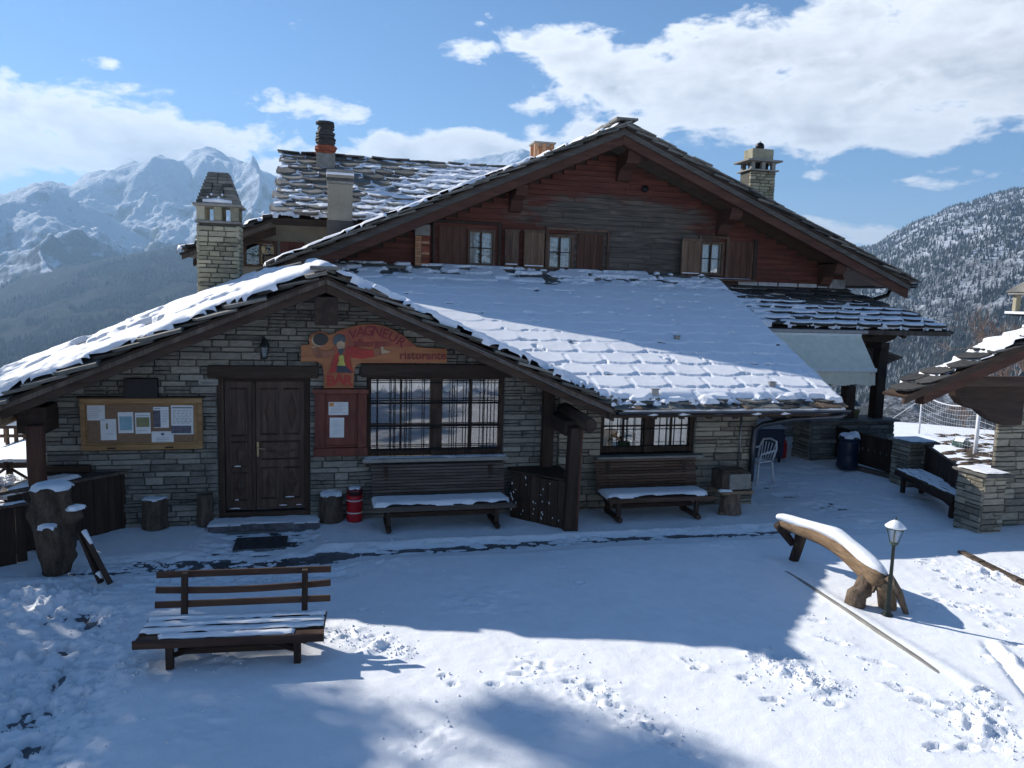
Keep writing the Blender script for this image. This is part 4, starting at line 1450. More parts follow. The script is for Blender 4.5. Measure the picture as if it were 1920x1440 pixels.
# --- windows
def grille(parent, xs, zs, y, z0, z1, x0, x1, r=.009):
    for x in xs:
        mk('bar', 'iron_black', parent, lambda b: b.tube([(x, y, z0), (x, y, z1)], r, 6))
    for z in zs:
        mk('bar', 'iron_black', parent, lambda b: b.tube([(x0, y - .012, z), (x1, y - .012, z)], r, 6))


def window(x0, x1, z0, z1, mull, lint, sill, grz, glass='window_glass', curtainz=None):
    w_ = MB()
    w_.bx(x0, x0 + .075, .02, .12, z0, z1).bx(x1 - .075, x1, .02, .12, z0, z1).bx(mull - .10, mull + .10, -.01, .13, z0, z1)
    w_.bx(x0 + .075, mull - .1, .03, .12, z0, z0 + .10).bx(mull + .1, x1 - .075, .03, .12, z0, z0 + .10)
    w_.bx(x0 + .075, mull - .1, .03, .12, z1 - .05, z1).bx(mull + .1, x1 - .075, .03, .12, z1 - .05, z1)
    wn = w_.build('window', 'wood_dark_z', bar, bevel=.006)
    for (a, b_) in ((x0 + .075, mull - .10), (mull + .10, x1 - .075)):
        boxpart('pane', glass, wn, a, b_, .078, .084, z0 + .1, z1 - .05, 0)
        m_ = (a + b_) / 2
        boxpart('sash_bar', 'wood_dark_z', wn, m_ - .018, m_ + .018, .05, .077, z0 + .1, z1 - .05, .003)
        for f in grz:
            boxpart('sash_bar', 'wood_dark_x', wn, a, b_, .052, .0765, z0 + .1 + (z1 - z0 - .15) * f - .014, z0 + .1 + (z1 - z0 - .15) * f + .014, .003)
    return wn


w1 = window(WIN1[0], WIN1[1], 1.06, 2.42, 2.80, None, None, [.345, .66])
grille(w1, [1.80, 2.02, 2.09, 2.28, 2.36, 2.58, 3.06, 3.14, 3.30, 3.40, 3.60, 3.68, 3.80], [1.17, 1.20, 1.55, 1.58, 1.98, 2.02, 2.33], -.065, 1.02, 2.40, 1.68, 3.92)
mk('lintel', 'wood_dark_x', w1, lambda b: b.bx(1.52, 4.10, -.13, .1, 2.425, 2.65), bevel=.015)
mk('sill', 'concrete_cap', w1, lambda b: b.bx(1.55, 4.05, -.20, .03, .985, 1.05), bevel=.012)
snow_pad('sill_snow', w1, [(1.56, -.19), (4.04, -.19), (4.04, .0), (1.56, .0)], 1.052, .012, res=.04, edge=.05, seed=8, lump=1.0)
# scalloped valance and dark room behind the panes
for (a, b_) in ((1.70, 2.70), (2.90, 3.90)):
    v = MB(); n = 5
    for k in range(n):
        c0 = a + (b_ - a) * k / n; c1 = a + (b_ - a) * (k + 1) / n; cm = (c0 + c1) / 2
        v.prism([(c0, 2.32), (c1, 2.32), (c1, 2.27), (cm + .05, 2.17), (cm, 2.14), (cm - .05, 2.17), (c0, 2.27)], .135, .14)
    v.build('valance', 'curtain', w1)
w2 = window(WIN2[0], WIN2[1], 1.03, 1.95, 6.76, None, None, [.5], 'window_glass_clear')
grille(w2, [5.95, 6.10, 6.28, 6.42, 6.57, 6.93, 7.06, 7.22, 7.37, 7.50], [1.17, 1.48, 1.83], -.065, 1.02, 1.98, 5.86, 7.6)
mk('sill', 'concrete_cap', w2, lambda b: b.bx(5.70, 7.80, -.20, .03, .93, .995), bevel=.012)
for (a, b_) in ((5.88, 6.66), (6.86, 7.58)):
    n = 40
    xs = np.linspace(a, b_, n)
    vv = [(x, .17 + .016 * math.sin(i * 1.3), z) for z in (1.10, 1.93) for i, x in enumerate(xs)]
    m = MB(); m.add(vv, [(i, i + 1, i + 1 + n, i + n) for i in range(n - 1)])
    m.build('curtain', 'curtain_pale', w2, smooth=True)
pl = MB()
pl.lathe([(.10, 0), (.13, .1), (.12, .16), (.02, .17)], 14, (6.30, .135, 1.06))
for k in range(22):
    a = k * 2.4; l_ = .14 + .09 * random.random()
    pl.add([(6.30, .13, 1.22), (6.30 + l_ * .5 * math.cos(a) - .02, .125, 1.24 + l_ * .8), (6.30 + l_ * 1.7 * math.cos(a), .13, 1.22 + l_ * 1.2 * abs(math.sin(a * .7)) - .1), (6.30 + l_ * .6 * math.cos(a) + .03, .125, 1.20 + l_ * .4)], [(0, 1, 2, 3)])
o = pl.build('potted_plant', 'needles')
o.location = W(0, 0, 0); o.rotation_euler = (0, 0, YAW)
tag(o, 'dark leafy pot plant standing behind the left pane of the second barred window', 'plant')

# ============================================================ CHALET (tall timber gable behind)
CW = 6.0; RW = 5.0
CAX, CAZ = 7.95, 7.96          # apex of the rafter line in the plane of the verge
CL, CR = -.42, 16.55
GL = (CAZ - 4.20) / (CAX - CL); GRr = (CAZ - 4.45) / (CR - CAX)


def ch_top(s):
    return CAZ - .35 - (GL * (CAX - s) if s < CAX else GRr * (s - CAX))


chalet = thing('chalet', 'tall chalet with weathered red timber gable, small shuttered windows and slate roof', 'building', 0, 0, 0)
W2Z = 4.36
def px_rect(x0, y0, x1, y1, w):
    a = H(x0, (y0), w); b_ = H(x1, y1, w)
    return (a[0], b_[0], b_[1], a[1])


ca_ = H(902, 465, CW); cb_ = H(1050, 473, CW); cc_ = H(1333, 485, CW)
wins = []
for (cx0, cz0) in (ca_, cb_, cc_):
    wins.append((cx0 - .30, cx0 + .30, cz0 - .40, cz0 + .40))
cw = MB()
wall_panels(cw, [0.2, CAX, 15.15] + [h[i] for h in wins for i in (0, 1)], None, [(h[0], h[1], h[2], h[3]) for h in wins], ch_top, CW + .03, CW + .2, 3.6)
cwall = cw.build('gable_wall', 'wood_dark_x', chalet)
sb = MB(); sb.bx(.2, .4, CW + .2, 14, 2.0, 4.5).bx(14.95, 15.15, CW + .2, 14, 0, 5.0).bx(.2, 15.15, 13.9, 14, 0, 4.3)
sb.build('side_wall', 'plaster', chalet)
# lower storey under the lean-to
lay0 = MB().bx(10.9, 15.15, 6.4, 6.6, -.4, 4.0).build('porch_wall', 'mortar', chalet)
lay_stones(lay0, 'stone_facade', {'z0': 0.0, 'z1': 2.7, 'run': lambda a, b: (11.0, 14.9)}, [], (0, 6.4, 0), wst=(.3, .8), hrow=(.1, .18), seed=31, limit=120)
# siding boards
z = 4.36; r_ = random.Random(5)
while z < CAZ - .5:
    hgt = .135
    for (lo, hi) in [(.2, 15.15)]:
        lo_ = max(lo, CAX - (CAZ - .36 - (z + hgt)) / GL); hi_ = min(hi, CAX + (CAZ - .36 - (z + hgt)) / GRr)
        if hi_ - lo_ < .3: continue
        segs = [(lo_, hi_)]
        for h in wins:
            if z + hgt > h[2] + .03 and z < h[3] - .03:
                ns = []
                for (p, q) in segs:
                    if h[1] <= p or h[0] >= q: ns.append((p, q)); continue
                    if h[0] > p: ns.append((p, h[0]))
                    if h[1] < q: ns.append((h[1], q))
                segs = ns
        for (p, q) in segs:
            x = p
            while x < q - .05:
                l_ = r_.uniform(1.6, 3.6)
                if q - x - l_ < .8: l_ = q - x
                m = MB()
                m.prism([(x + .004, z + .004), (x + l_ - .004, z + .004), (x + l_ - .004, z + hgt - .004), (x + .004, z + hgt - .004)], CW - .012 - r_.uniform(0, .008), CW + .028)
                # local origin at the board so that grain shifts
                o = m.build('board', 'siding', cwall, bevel=0)
                x += l_
    z += hgt
# sill beam and masonry strip below the boards
mk('sole_plate', 'frame_brown', chalet, lambda b: b.bx(.2, 15.15, CW - .05, CW + .02, 4.24, 4.355), bevel=.008)
for k in range(5):
    boxpart('flashing', 'metal_grey', chalet, 11.8 + k * .62, 12.38 + k * .62, CW - .07, CW - .055, 4.30, 4.40, .002)
mk('corner_sheet', 'metal_grey', chalet, lambda b: [b.bx(14.62 + k * .05, 14.65 + k * .05, CW - .12, CW - .10, 3.95, 4.55) for k in range(10)] and b.bx(14.6, 15.12, CW - .10, CW - .08, 3.95, 4.55))


def ch_window(i, h):
    x0, x1, z0, z1 = h
    fr = MB()
    fr.bx(x0 - .05, x0 + .012, CW - .06, CW + .1, z0 - .05, z1 + .05).bx(x1 - .012, x1 + .05, CW - .06, CW + .1, z0 - .05, z1 + .05)
    fr.bx(x0 + .012, x1 - .012, CW - .06, CW + .1, z1 - .012, z1 + .05).bx(x0 + .012, x1 - .012, CW - .06, CW + .1, z0 - .05, z0 + .012)
    wn = fr.build('window', 'frame_brown', chalet, bevel=.006)
    boxpart('pane', 'window_glass_clear', wn, x0, x1, CW + .052, CW + .057, z0, z1, 0)
    m_ = (x0 + x1) / 2
    boxpart('sash_bar', 'wood_dark_z', wn, m_ - .022, m_ + .022, CW + .015, CW + .05, z0, z1, .003)
    boxpart('sash_bar', 'wood_dark_x', wn, x0, x1, CW + .02, CW + .049, (z0 + z1) / 2 - .012, (z0 + z1) / 2 + .012, .003)
    for q in ((x0 + .012, x0 + .035), (x1 - .035, x1 - .012)):
        boxpart('sash_frame', 'plaster', wn, q[0], q[1], CW + .02, CW + .05, z0 + .012, z1 - .012, .002)
    boxpart('sash_frame', 'plaster', wn, x0 + .035, x1 - .035, CW + .02, CW + .05, z0 + .012, z0 + .035, .002)
    boxpart('sash_frame', 'plaster', wn, x0 + .035, x1 - .035, CW + .02, CW + .05, z1 - .035, z1 - .012, .002)
    for (a, b_) in ((x0, m_ - .05), (m_ + .05, x1)):
        n = 16; xs = np.linspace(a, b_, n)
        vv = [(x, CW + .11 + .015 * math.sin(j * 1.5), z) for z in (z0, z1) for j, x in enumerate(xs)]
        MB().add(vv, [(j, j + 1, j + 1 + n, j + n) for j in range(n - 1)]).build('curtain', 'curtain', wn, smooth=True)
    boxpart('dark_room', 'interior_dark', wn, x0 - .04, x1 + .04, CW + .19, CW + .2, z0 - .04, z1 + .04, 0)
    return wn


cwn = [ch_window(i, h) for i, h in enumerate(wins)]


def shutter(parent, x0, x1, y, z0, z1, mat, nb=4, frame=True):
    sh = boxpart('shutter', mat, chalet, x0, x1, y, y + .02, z0, z1, .003)
    wd = (x1 - x0) / nb
    for k in range(nb):
        boxpart('shutter_board', mat, sh, x0 + k * wd + .004, x0 + (k + 1) * wd - .004, y - .018, y - .001, z0 + .02, z1 - .02, .004)
    if frame:
        boxpart('shutter_rail', 'frame_brown', sh, x0 - .01, x1 + .01, y - .034, y - .019, z1 - .07, z1 - .01, .004)
        boxpart('shutter_rail', 'frame_brown', sh, x0 - .01, x1 + .01, y - .034, y - .019, z0 + .01, z0 + .07, .004)
        mk('snow_line', 'snow_roof', sh, lambda b: b.tube([(x0 + .03, y - .03, z0 + .085), (x1 - .03, y - .03, z0 + .085)], .014, 6))
    return sh


def hs(px, w=CW): return H(px, 470, w)[0]


zb0, zt0 = wins[0][2] - .08, wins[0][3] + .12
shutter(chalet, hs(822), hs(874), CW - .045, zb0, zt0, 'shutter_brown_z', 4, False)
zb1, zt1 = wins[1][2] - .08, wins[1][3] + .10
shutter(chalet, hs(944), hs(970), CW - .14, zb0 + .02, zt0 - .03, 'frame_brown', 2)
shutter(chalet, hs(979), hs(1017), CW - .18, zb1 + .02, zt1 + .02, 'shutter_tan_z', 3)
shutter(chalet, hs(1081), hs(1130), CW - .045, zb1, zt1, 'shutter_brown_z', 4, False)
zb2, zt2 = wins[2][2] - .10, wins[2][3] + .10
shutter(chalet, hs(1272), hs(1307), CW - .20, zb2, zt2, 'shutter_tan_z', 3)
shutter(chalet, hs(1364), hs(1411), CW - .045, zb2, zt2, 'shutter_brown_z', 4, False)


def frame_run(x0, x1, z0, z1, mat='frame_brown', t=.07, y=CW - .085):
    boxpart('frame', mat, chalet, x0, x0 + t, y, CW - .02, z0, z1)
    boxpart('frame', mat, chalet, x1 - t, x1, y, CW - .02, z0, z1)
    boxpart('frame', 'wood_dark_x' if mat == 'wood_dark_z' else 'frame_brown', chalet, x0 + t, x1 - t, y, CW - .021, z1 - t, z1)


frame_run(hs(810), hs(938), zb0 - .02, zt0 + .12, 'wood_dark_z')
frame_run(hs(1021), hs(1141), zb1 - .02, zt1 + .12)
frame_run(hs(1308), hs(1364), zb2 + .02, zt2 + .10)
boxpart('frame', 'wood_dark_z', chalet, hs(1411), hs(1418), CW - .085, CW - .02, zb2, zt2 + .05)
for (a, b_, zz) in ((816, 937, zb0 - .06), (938, 1020, zb1 - .08), (1020, 1137, zb1 - .06), (1308, 1413, zb2 - .06)):
    sl_ = boxpart('sill', 'frame_brown', chalet, hs(a), hs(b_), CW - .19, CW - .022, zz - .03, zz + .02)
    if a != 938:
        snow_pad('sill_snow', sl_, [(hs(a) + .03, CW - .18), (hs(b_) - .1, CW - .18), (hs(b_) - .1, CW - .06), (hs(a) + .03, CW - .06)], zz + .022, .035, res=.05, edge=.05, seed=a)
# brick flue breast left of the windows, with a tiled cap
fb = boxpart('brick_flue', 'mortar', chalet, hs(777), hs(803), CW - .20, CW - .02, 4.2, 5.22, .005)
for k in range(15):
    zz = 4.24 + k * .065
    boxpart('brick', 'brick_red' if k % 4 else 'block_orange', fb, hs(789) + .002, hs(803) + .004, CW - .215, CW - .201, zz + .004, zz + .058, .002)
    boxpart('block', 'block_orange', fb, hs(777) - .004, hs(788), CW - .215, CW - .201, zz + .004, zz + .06, .002)
boxpart('flue_cap', 'concrete_cap', fb, hs(776), hs(804), CW - .215, CW - .02, 5.222, 5.48, .006)
lp = MB(); lp.lathe([(.0, 0), (.07, .01), (.09, .05), (.085, .09), (.0, .095)], 14)
o = lp.build('gable_lamp', 'iron_black', None, smooth=True)
q = H(1208, 355, CW - .02)
o.location = W(q[0], CW - .02, q[1]); o.rotation_euler = (PI / 2, 0, YAW)
tag(o, 'small round lamp fixed high on the red timber gable', 'lamp')

# roof slopes of the chalet
GLv, GRv = GL, GRr
cbl = math.sqrt(1 + GLv ** 2); cbr = math.sqrt(1 + GRv ** 2)
rcl = Roof((CL, RW - .06, CAZ - GLv * (CAX - CL) + .02), (0, 1, 0), (1, 0, GLv), [(0, 0), (9.2, 0), (9.2, (CAX - CL) * cbl), (0, (CAX - CL) * cbl)], .62, .48, .032, 41)
rCL = rcl.deck('wood_dark_y', chalet, .05, 'left_roof')
rcl.slates('slate', rCL, 230, .10, cond=lambda a, b: a < 5.2, rest=True)
LL = (CAX - CL) * cbl
rcl.snow(rCL, lambda a, b, c, fr: .085 + .05 * (fbm(a * 2, b * 2, 3, 44) - .5) - .10 * smooth(b, 5.3, 7.5) * (.5 + fbm(a * 3, b * 3, 3, 45)) * smooth(fr, .9, .1), step=.4, base=.03, res=.05, rag=.20, edge=.14,
         poly=[(.0, .05), (9.1, 0), (9.1, LL), (.0, LL)])
rcr = Roof((CR, RW - .06, CAZ - GRv * (CR - CAX) + .02), (0, 1, 0), (-1, 0, GRv), [(0, 0), (9.2, 0), (9.2, (CR - CAX) * cbr), (0, (CR - CAX) * cbr)], .62, .46, .036, 47)
rCR = rcr.deck('wood_dark_y', chalet, .05, 'right_roof')
rcr.slates('slate', rCR, 230, .10, cond=lambda a, b: a < 5.2, dthick=1.3)
# second layer along the verges, the ends of the courses seen in profile
for (rf, par, ln, n) in ((rcl, rCL, LL, 26), (rcr, rCR, (CR - CAX) * cbr, 28)):
    for k in range(n):
        bpos = ln * (k + .5) / n
        m = (Matrix((rf.A, rf.B, rf.N)).transposed() @ Matrix.Rotation(-.03 - random.random() * .04, 3, 'X')).to_4x4()
        o = MB().box((0, 0, 0), (.45, ln / n * random.uniform(1.2, 1.8), .034)).build('verge_slate', 'slate', par, bevel=.01)
        o.matrix_local = Matrix.Translation(rf.pt(.15 - random.random() * .10, bpos + random.uniform(-.06, .06), (.055 if rf is rcl else .085) + random.random() * .03)) @ m
mk('ridge_slate', 'slate', rCL, lambda b: [b.box((CAX + random.uniform(-.04, .04), RW + .1 + k * .5, CAZ + .16 + random.uniform(0, .03)), (.55, .54, .05), Matrix.Rotation(random.uniform(-.1, .1), 3, 'Y')) for k in range(12)])
for (a, b_) in (((CL, CAZ - GLv * (CAX - CL)), (CAX, CAZ)), ((CAX, CAZ), (CR - .05, CAZ - GRv * (CR - .05 - CAX)))):
    barge(chalet, a, b_, RW - .02, RW + .03, .00, .17, 'fascia_grey', 'barge_board')
    barge(chalet, a, b_, RW + .05, RW + .16, -.15, .24, 'beam_red', 'rafter')
    n = 16
    for k in range(n):
        t0 = k / n; t1 = (k + .96) / n
        q0 = (a[0] + (b_[0] - a[0]) * t0, a[1] + (b_[1] - a[1]) * t0); q1 = (a[0] + (b_[0] - a[0]) * t1, a[1] + (b_[1] - a[1]) * t1)
        barge(chalet, q0, q1, RW + .035, CW + .25, -.06, .03, 'beam_red', 'soffit_board', 0)
for (px, wd, hz, zz) in ((975, .30, .34, None), (1180, .36, .40, None), (1375, .34, .42, None), (1578, .34, .36, None)):
    s_ = H(px, 400, RW + .4)[0]
    zt = CAZ - (GLv * (CAX - s_) if s_ < CAX else GRv * (s_ - CAX)) - .16 - (.20 if abs(s_ - CAX) > .5 else .16)
    m = MB()
    # beam end with a moulded tip, carried on a corbel
    side_ = [(RW + .18, zt), (CW + .02, zt), (CW + .02, zt - hz - .28), (CW - .12, zt - hz - .22), (CW - .3, zt - hz * .95), (RW + .30, zt - hz * .72), (RW + .22, zt - hz * .4)]
    v0 = [(s_ - wd / 2, p[0], p[1]) for p in side_]; v1 = [(s_ + wd / 2, p[0], p[1]) for p in side_]
    n = len(side_)
    m.add(v0 + v1, [tuple(range(n)), tuple(range(2 * n - 1, n - 1, -1))] + [(i, i + n, (i + 1) % n + n, (i + 1) % n) for i in range(n)])
    m.build('purlin_bracket', 'beam_red', chalet, bevel=.015)
mk('gutter_end', 'gutter_metal', chalet, lambda b: b.tube([(CR + .06, RW - .1, 4.42), (CR + .06, 14, 4.42)], .07, 10), smooth=True)
mk('downpipe', 'iron_black', chalet, lambda b: b.tube([(CR - .15, RW + .6, 4.35), (CR - .25, RW + .6, 4.15), (CR - .9, CW + .1, 3.85), (15.25, CW + .3, 3.75)], .06, 10), smooth=True)

# lean-to roof on the right
LEW, LEZ = 3.6, 3.24
LS = (4.22 - LEZ) / (CW - LEW)
cl = math.sqrt(1 + LS * LS)
ll = (CW - LEW) * cl
roof2 = Roof((0, LEW, LEZ), (1, 0, 0), (0, 1, LS), [(10.55, 0), (16.75, 0), (15.15, ll), (10.9, ll)], .66, .34, .05, 51)
r2 = roof2.deck('wood_dark_x', chalet, .07, 'lean_to_roof')
roof2.slates('slate_dark', r2, 200, .03)
roof2.snow(r2, lambda a, b, c, fr: .045 + .02 * (fbm(a * 3, b * 3, 2, 53) - .5) - .085 * smooth(b / ll + .05 * (a - 12), .50, .95) - .12 * (1 - smooth(fr, .10, .22)) * smooth(a, 11.2, 12.2) - .1 * (np.abs(c - .5) > .46) * smooth(a, 12.5, 14.5),
           res=.028, rag=.05, edge=.05, poly=[(10.7, .04), (16.65, .04), (15.15, ll - .02), (10.9, ll - .02)])
mk('lean_to_gutter', 'metal_grey', chalet, lambda b: b.bx(10.75, 14.1, LEW - .09, LEW - .02, LEZ - .11, LEZ - .005), bevel=.02)
mk('eave_beam', 'board_weathered', chalet, lambda b: b.bx(14.12, 16.6, LEW - .06, LEW + .05, LEZ - .12, LEZ - .01), bevel=.01)
for k, x in enumerate((12.6, 13.5, 14.4, 15.3)):
    mk('lean_to_rafter', 'wood_dark_y', chalet, lambda b: b.box((x, LEW + 1.2, LEZ + LS * 1.2 - .16), (.12, 2.5, .14), Matrix.Rotation(math.atan(LS), 3, 'X')), bevel=.01)
mk('lean_to_beam', 'wood_dark_x', chalet, lambda b: b.prism([(12.3, 3.16), (15.3, 3.16), (15.15, 3.0), (14.9, 2.92), (12.3, 2.92)], LEW + .22, LEW + .42), bevel=.02)
mk('lean_to_beam', 'wood_dark_y', chalet, lambda b: b.bx(14.5, 14.75, LEW - .1, CW + .3, 2.76, 2.93), bevel=.02)
b = MB()
for k in range(6):
    b.box((15.0 + .02 * k, LEW + .5 + k * .14, 2.70 - .05 * k), (1.3, .12, .05), Matrix.Rotation(.30, 3, 'Y'))
b.build('stacked_boards', 'board_weathered', chalet)
q = H(1648, 700, 3.75); q2 = H(1590, 740, 3.75)
for (sx_, nm) in ((q[0], 0), (q2[0], 1)):
    mk('porch_post', 'wood_dark_z', chalet, lambda b: b.bx(sx_ - .13, sx_ + .13, 3.62, 3.88, .90, 2.92), bevel=.02)
ped = MB().bx(12.62, 15.0, 3.42, 4.1, -.3, .93).build('porch_parapet', 'mortar', chalet)
lay_stones(ped, 'stone_facade', {'z0': -.1, 'z1': .93, 'run': lambda a, b: (12.62, 15.0)}, [], (0, 3.42, 0), wst=(.25, .6), hrow=(.08, .16), seed=61, limit=60)
lay_stones(ped, 'stone_facade', {'z0': -.1, 'z1': .93, 'run': lambda a, b: (0, .68)}, [], (12.62, 3.42, 0), axis=1, face=1, wst=(.25, .5), hrow=(.08, .16), seed=62, limit=60)
mk('parapet_cap', 'slate', ped, lambda b: b.bx(12.5, 15.1, 3.30, 4.2, .935, .985), bevel=.01)

# rear wing with its slated cross roof
wing = thing('rear_wing', 'rear wing with pale plaster wall and slate roof half covered by snow', 'building', 0, 0, 0)
roof3 = Roof((0, 7.0, 5.58), (1, 0, 0), (0, 1, .545), [(-.42, 0), (6.0, 0), (9.5, 4.55), (-.42, 4.55)], .60, .45, .05, 71)
r3 = roof3.deck('wood_dark_x', wing, .07, 'slate_roof')
roof3.slates('slate', r3, 260, .05, dthick=1.2)
roof3.snow(r3, lambda a, b, c, fr: -.002 + .055 * smooth(a - b * .45, -.3, 4.2) + .035 * (fbm(a * 2.2, b * 2.2, 3, 73) - .5) + .055 * (fbm(a * 5, b * 5, 2, 75) - .42) + .02 * smooth(b, 1.2, 0) - .05 * (1 - smooth(fr, .05, .22)), res=.032, rag=.06, edge=.05)
for k in range(15):
    MB().box((-.14 + k * .62 + random.uniform(-.08, .08), 10.96 + random.uniform(-.05, .05), 7.83 + random.uniform(-.02, .02)), (random.uniform(.45, .66), .4, .045), Matrix.Rotation(random.uniform(-.06, .06), 3, 'Y') @ Matrix.Rotation(random.uniform(-.1, .1), 3, 'Z')).build('ridge_slate', 'slate', r3, bevel=.015)
wf = Roof((-2.55, 6.95, 4.62), (0, 1, 0), (1, 0, .43), [(0, 0), (4.2, 0), (4.2, 2.35), (0, 2.35)], .55, .42, .05, 81)
wfd = wf.deck('wood_dark_y', wing, .06, 'verge_roof')
wf.slates('slate_dark', wfd, 60, .05)
wf.snow(wfd, lambda a, b, c, fr: .05 + .05 * (fbm(a * 2, b * 2, 3, 83) - .4), res=.05, rag=.15, edge=.1)
barge(wing, (-2.5, 4.60), (-.35, 5.52), 6.98, 7.05, -.02, .12, 'board_weathered', 'barge_board')
barge(wing, (-2.3, 4.55), (-.35, 5.42), 7.3, 7.45, -.05, .18, 'wood_dark_x', 'rafter')
ww = MB().prism([(-1.85, 0), (4.5, 0), (4.5, 5.5), (-.35, 5.5), (-1.85, 4.8)], 7.85, 8.05).bx(-1.85, -1.65, 8.05, 11.2, 0, 4.8)
ww.build('wing_wall', 'plaster', wing)
boxpart('eave_fascia', 'wood_dark_x', wing, -.42, 4.5, 6.98, 7.04, 5.40, 5.56)
b0 = H(488, 477, 7.84)
wnw = MB().bx(b0[0] - .42, b0[0] - .34, 7.76, 7.85, b0[1] - .32, b0[1] + .35).bx(b0[0] + .34, b0[0] + .42, 7.76, 7.85, b0[1] - .32, b0[1] + .35).bx(b0[0] - .34, b0[0] + .34, 7.76, 7.85, b0[1] + .27, b0[1] + .35).bx(b0[0] - .34, b0[0] + .34, 7.76, 7.85, b0[1] - .32, b0[1] - .26).build('window', 'frame_brown', wing, bevel=.01)
boxpart('pane', 'window_glass_clear', wnw, b0[0] - .34, b0[0] + .34, 7.835, 7.84, b0[1] - .26, b0[1] + .27, 0)
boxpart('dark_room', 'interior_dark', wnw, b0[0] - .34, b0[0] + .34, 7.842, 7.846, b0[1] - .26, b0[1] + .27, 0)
boxpart('sash_bar', 'frame_brown', wnw, b0[0] - .03, b0[0] + .03, 7.80, 7.834, b0[1] - .26, b0[1] + .27)
boxpart('red_shutter', 'menu_frame', wing, b0[0] + .5, b0[0] + 1.1, 7.80, 7.845, b0[1] - .32, b0[1] + .35)

# round slate stack on the cross roof
q = H(611, 303, 10.2); t = H(611, 228, 10.2); x = q[0]
st = MB().bx(x - .26, x + .26, 9.95, 10.5, 6.9, q[1] + .20).build('chimney', 'concrete_cap', wing, bevel=.01)
r_ = random.Random(4); z = q[1] + .202
k = 0
while z < t[1] - .04:
    hh = .075
    rr = .30 - .05 * min(1, (z - q[1] - .2) / .5) + r_.uniform(-.025, .035)
    m = MB(); seg = 11
    m.lathe([(rr * .96, 0), (rr, hh * .5), (rr * .95, hh * .93)], seg, (x + r_.uniform(-.02, .02), 10.2 + r_.uniform(-.02, .02), z))
    m.v = [(v[0] + r_.uniform(-.014, .014), v[1] + r_.uniform(-.014, .014), v[2]) for v in m.v]
    m.build('stack_slate', 'brick_red' if k < 3 else 'slate_dark', st)
    z += hh; k += 1
# rendered chimney in front of the cross roof
q = H(638, 425, 6.5); t = H(638, 322, 6.5); x0 = H(613, 380, 6.5)[0]; x1 = H(662, 380, 6.5)[0]
c2 = MB().bx(x0 + .02, x1 - .02, 6.22, 6.80, 4.6, t[1] - .32).build('chimney', 'plaster', chalet, bevel=.02)
for k in range(5):
    zz = t[1] - .318 + k * .066
    boxpart('chimney_course', ('concrete_cap', 'slate', 'plaster', 'snow_roof', 'concrete_cap')[k], c2, x0 - .01 * (k % 2), x1 + .01 * (k % 2), 6.19, 6.83, zz, zz + .06, .01)
boxpart('chimney_flashing', 'slate_dark', c2, x0, x1, 6.20, 6.82, 4.6, q[1] + .12, .005)
# small brick chimney peeping over the left verge
q = H(1017, 300, 9.0); t = H(1017, 270, 9.0); x0 = H(998, 285, 9)[0]; x1 = H(1034, 285, 9)[0]
c4 = MB().bx(x0 + .04, x1 - .04, 8.75, 9.25, 6.2, q[1] - .05).build('chimney', 'block_orange', chalet)
for xx in (x0 + .05, (x0 + x1) / 2, x1 - .05):
    for yy in (8.76, 9.2):
        boxpart('chimney_pier', 'block_orange', c4, xx - .055, xx + .055, yy - .03, yy + .05, q[1] - .048, t[1] - .04, .005)
boxpart('chimney_slab', 'concrete_cap', c4, x0 - .03, x1 + .04, 8.68, 9.32, t[1] - .038, t[1] + .01, .005)
# stone chimney with iron ball behind the right verge
x0 = H(1393, 320, 8.0)[0]; x1 = H(1448, 320, 8.0)[0]
zA = H(1420, 350, 8.0)[1]; zB = H(1420, 308, 8)[1]; zC = H(1420, 288, 8)[1]; zD = H(1420, 266, 8)[1]
c5 = MB().bx(x0 + .1, x1 - .06, 7.75, 8.3, 5.2, zB - .24).build('chimney', 'mortar', chalet)
lay_stones(c5, 'stone_chimney', {'z0': zA - .6, 'z1': zB - .26, 'run': lambda a, b: (0, x1 - x0 - .14)}, [], (x0 + .08, 7.75, 0), wst=(.15, .35), hrow=(.06, .1), seed=15)
boxpart('chimney_slab', 'concrete_cap', c5, x0 + .02, x1 - .0, 7.62, 8.4, zB - .24, zB - .20, .01)
for xx in np.linspace(x0 + .16, x1 - .14, 3):
    boxpart('chimney_pier', 'concrete_cap', c5, xx - .06, xx + .06, 7.7, 7.82, zB - .198, zB + .02, .008)
    boxpart('chimney_pier', 'concrete_cap', c5, xx - .06, xx + .06, 8.2, 8.32, zB - .198, zB + .02, .008)
boxpart('chimney_core', 'interior_dark', c5, x0 + .22, x1 - .2, 7.9, 8.1, zB - .198, zB + .02, 0)
boxpart('chimney_slab', 'concrete_cap', c5, x0 - .08, x1 + .06, 7.55, 8.45, zB + .022, zB + .075, .01)
boxpart('chimney_block', 'stone_chimney', c5, x0 + .14, x1 - .14, 7.75, 8.25, zB + .077, zC + .10, .015)
mk('chimney_ball', 'iron_black', c5, lambda b: b.lathe([(.03, -.14), (.05, -.10)] + [(.13 * math.sin(a), .02 - .13 * math.cos(a)) for a in np.linspace(.4, 3.0, 9)] + [(.012, .16), (.01, .20)], 16, ((x0 + x1) / 2 + .02, 8.0, zD - .16)), smooth=True)

# ============================================================ THINGS AT THE FRONT
def gz(s, w):
    return ground_h(s, w)


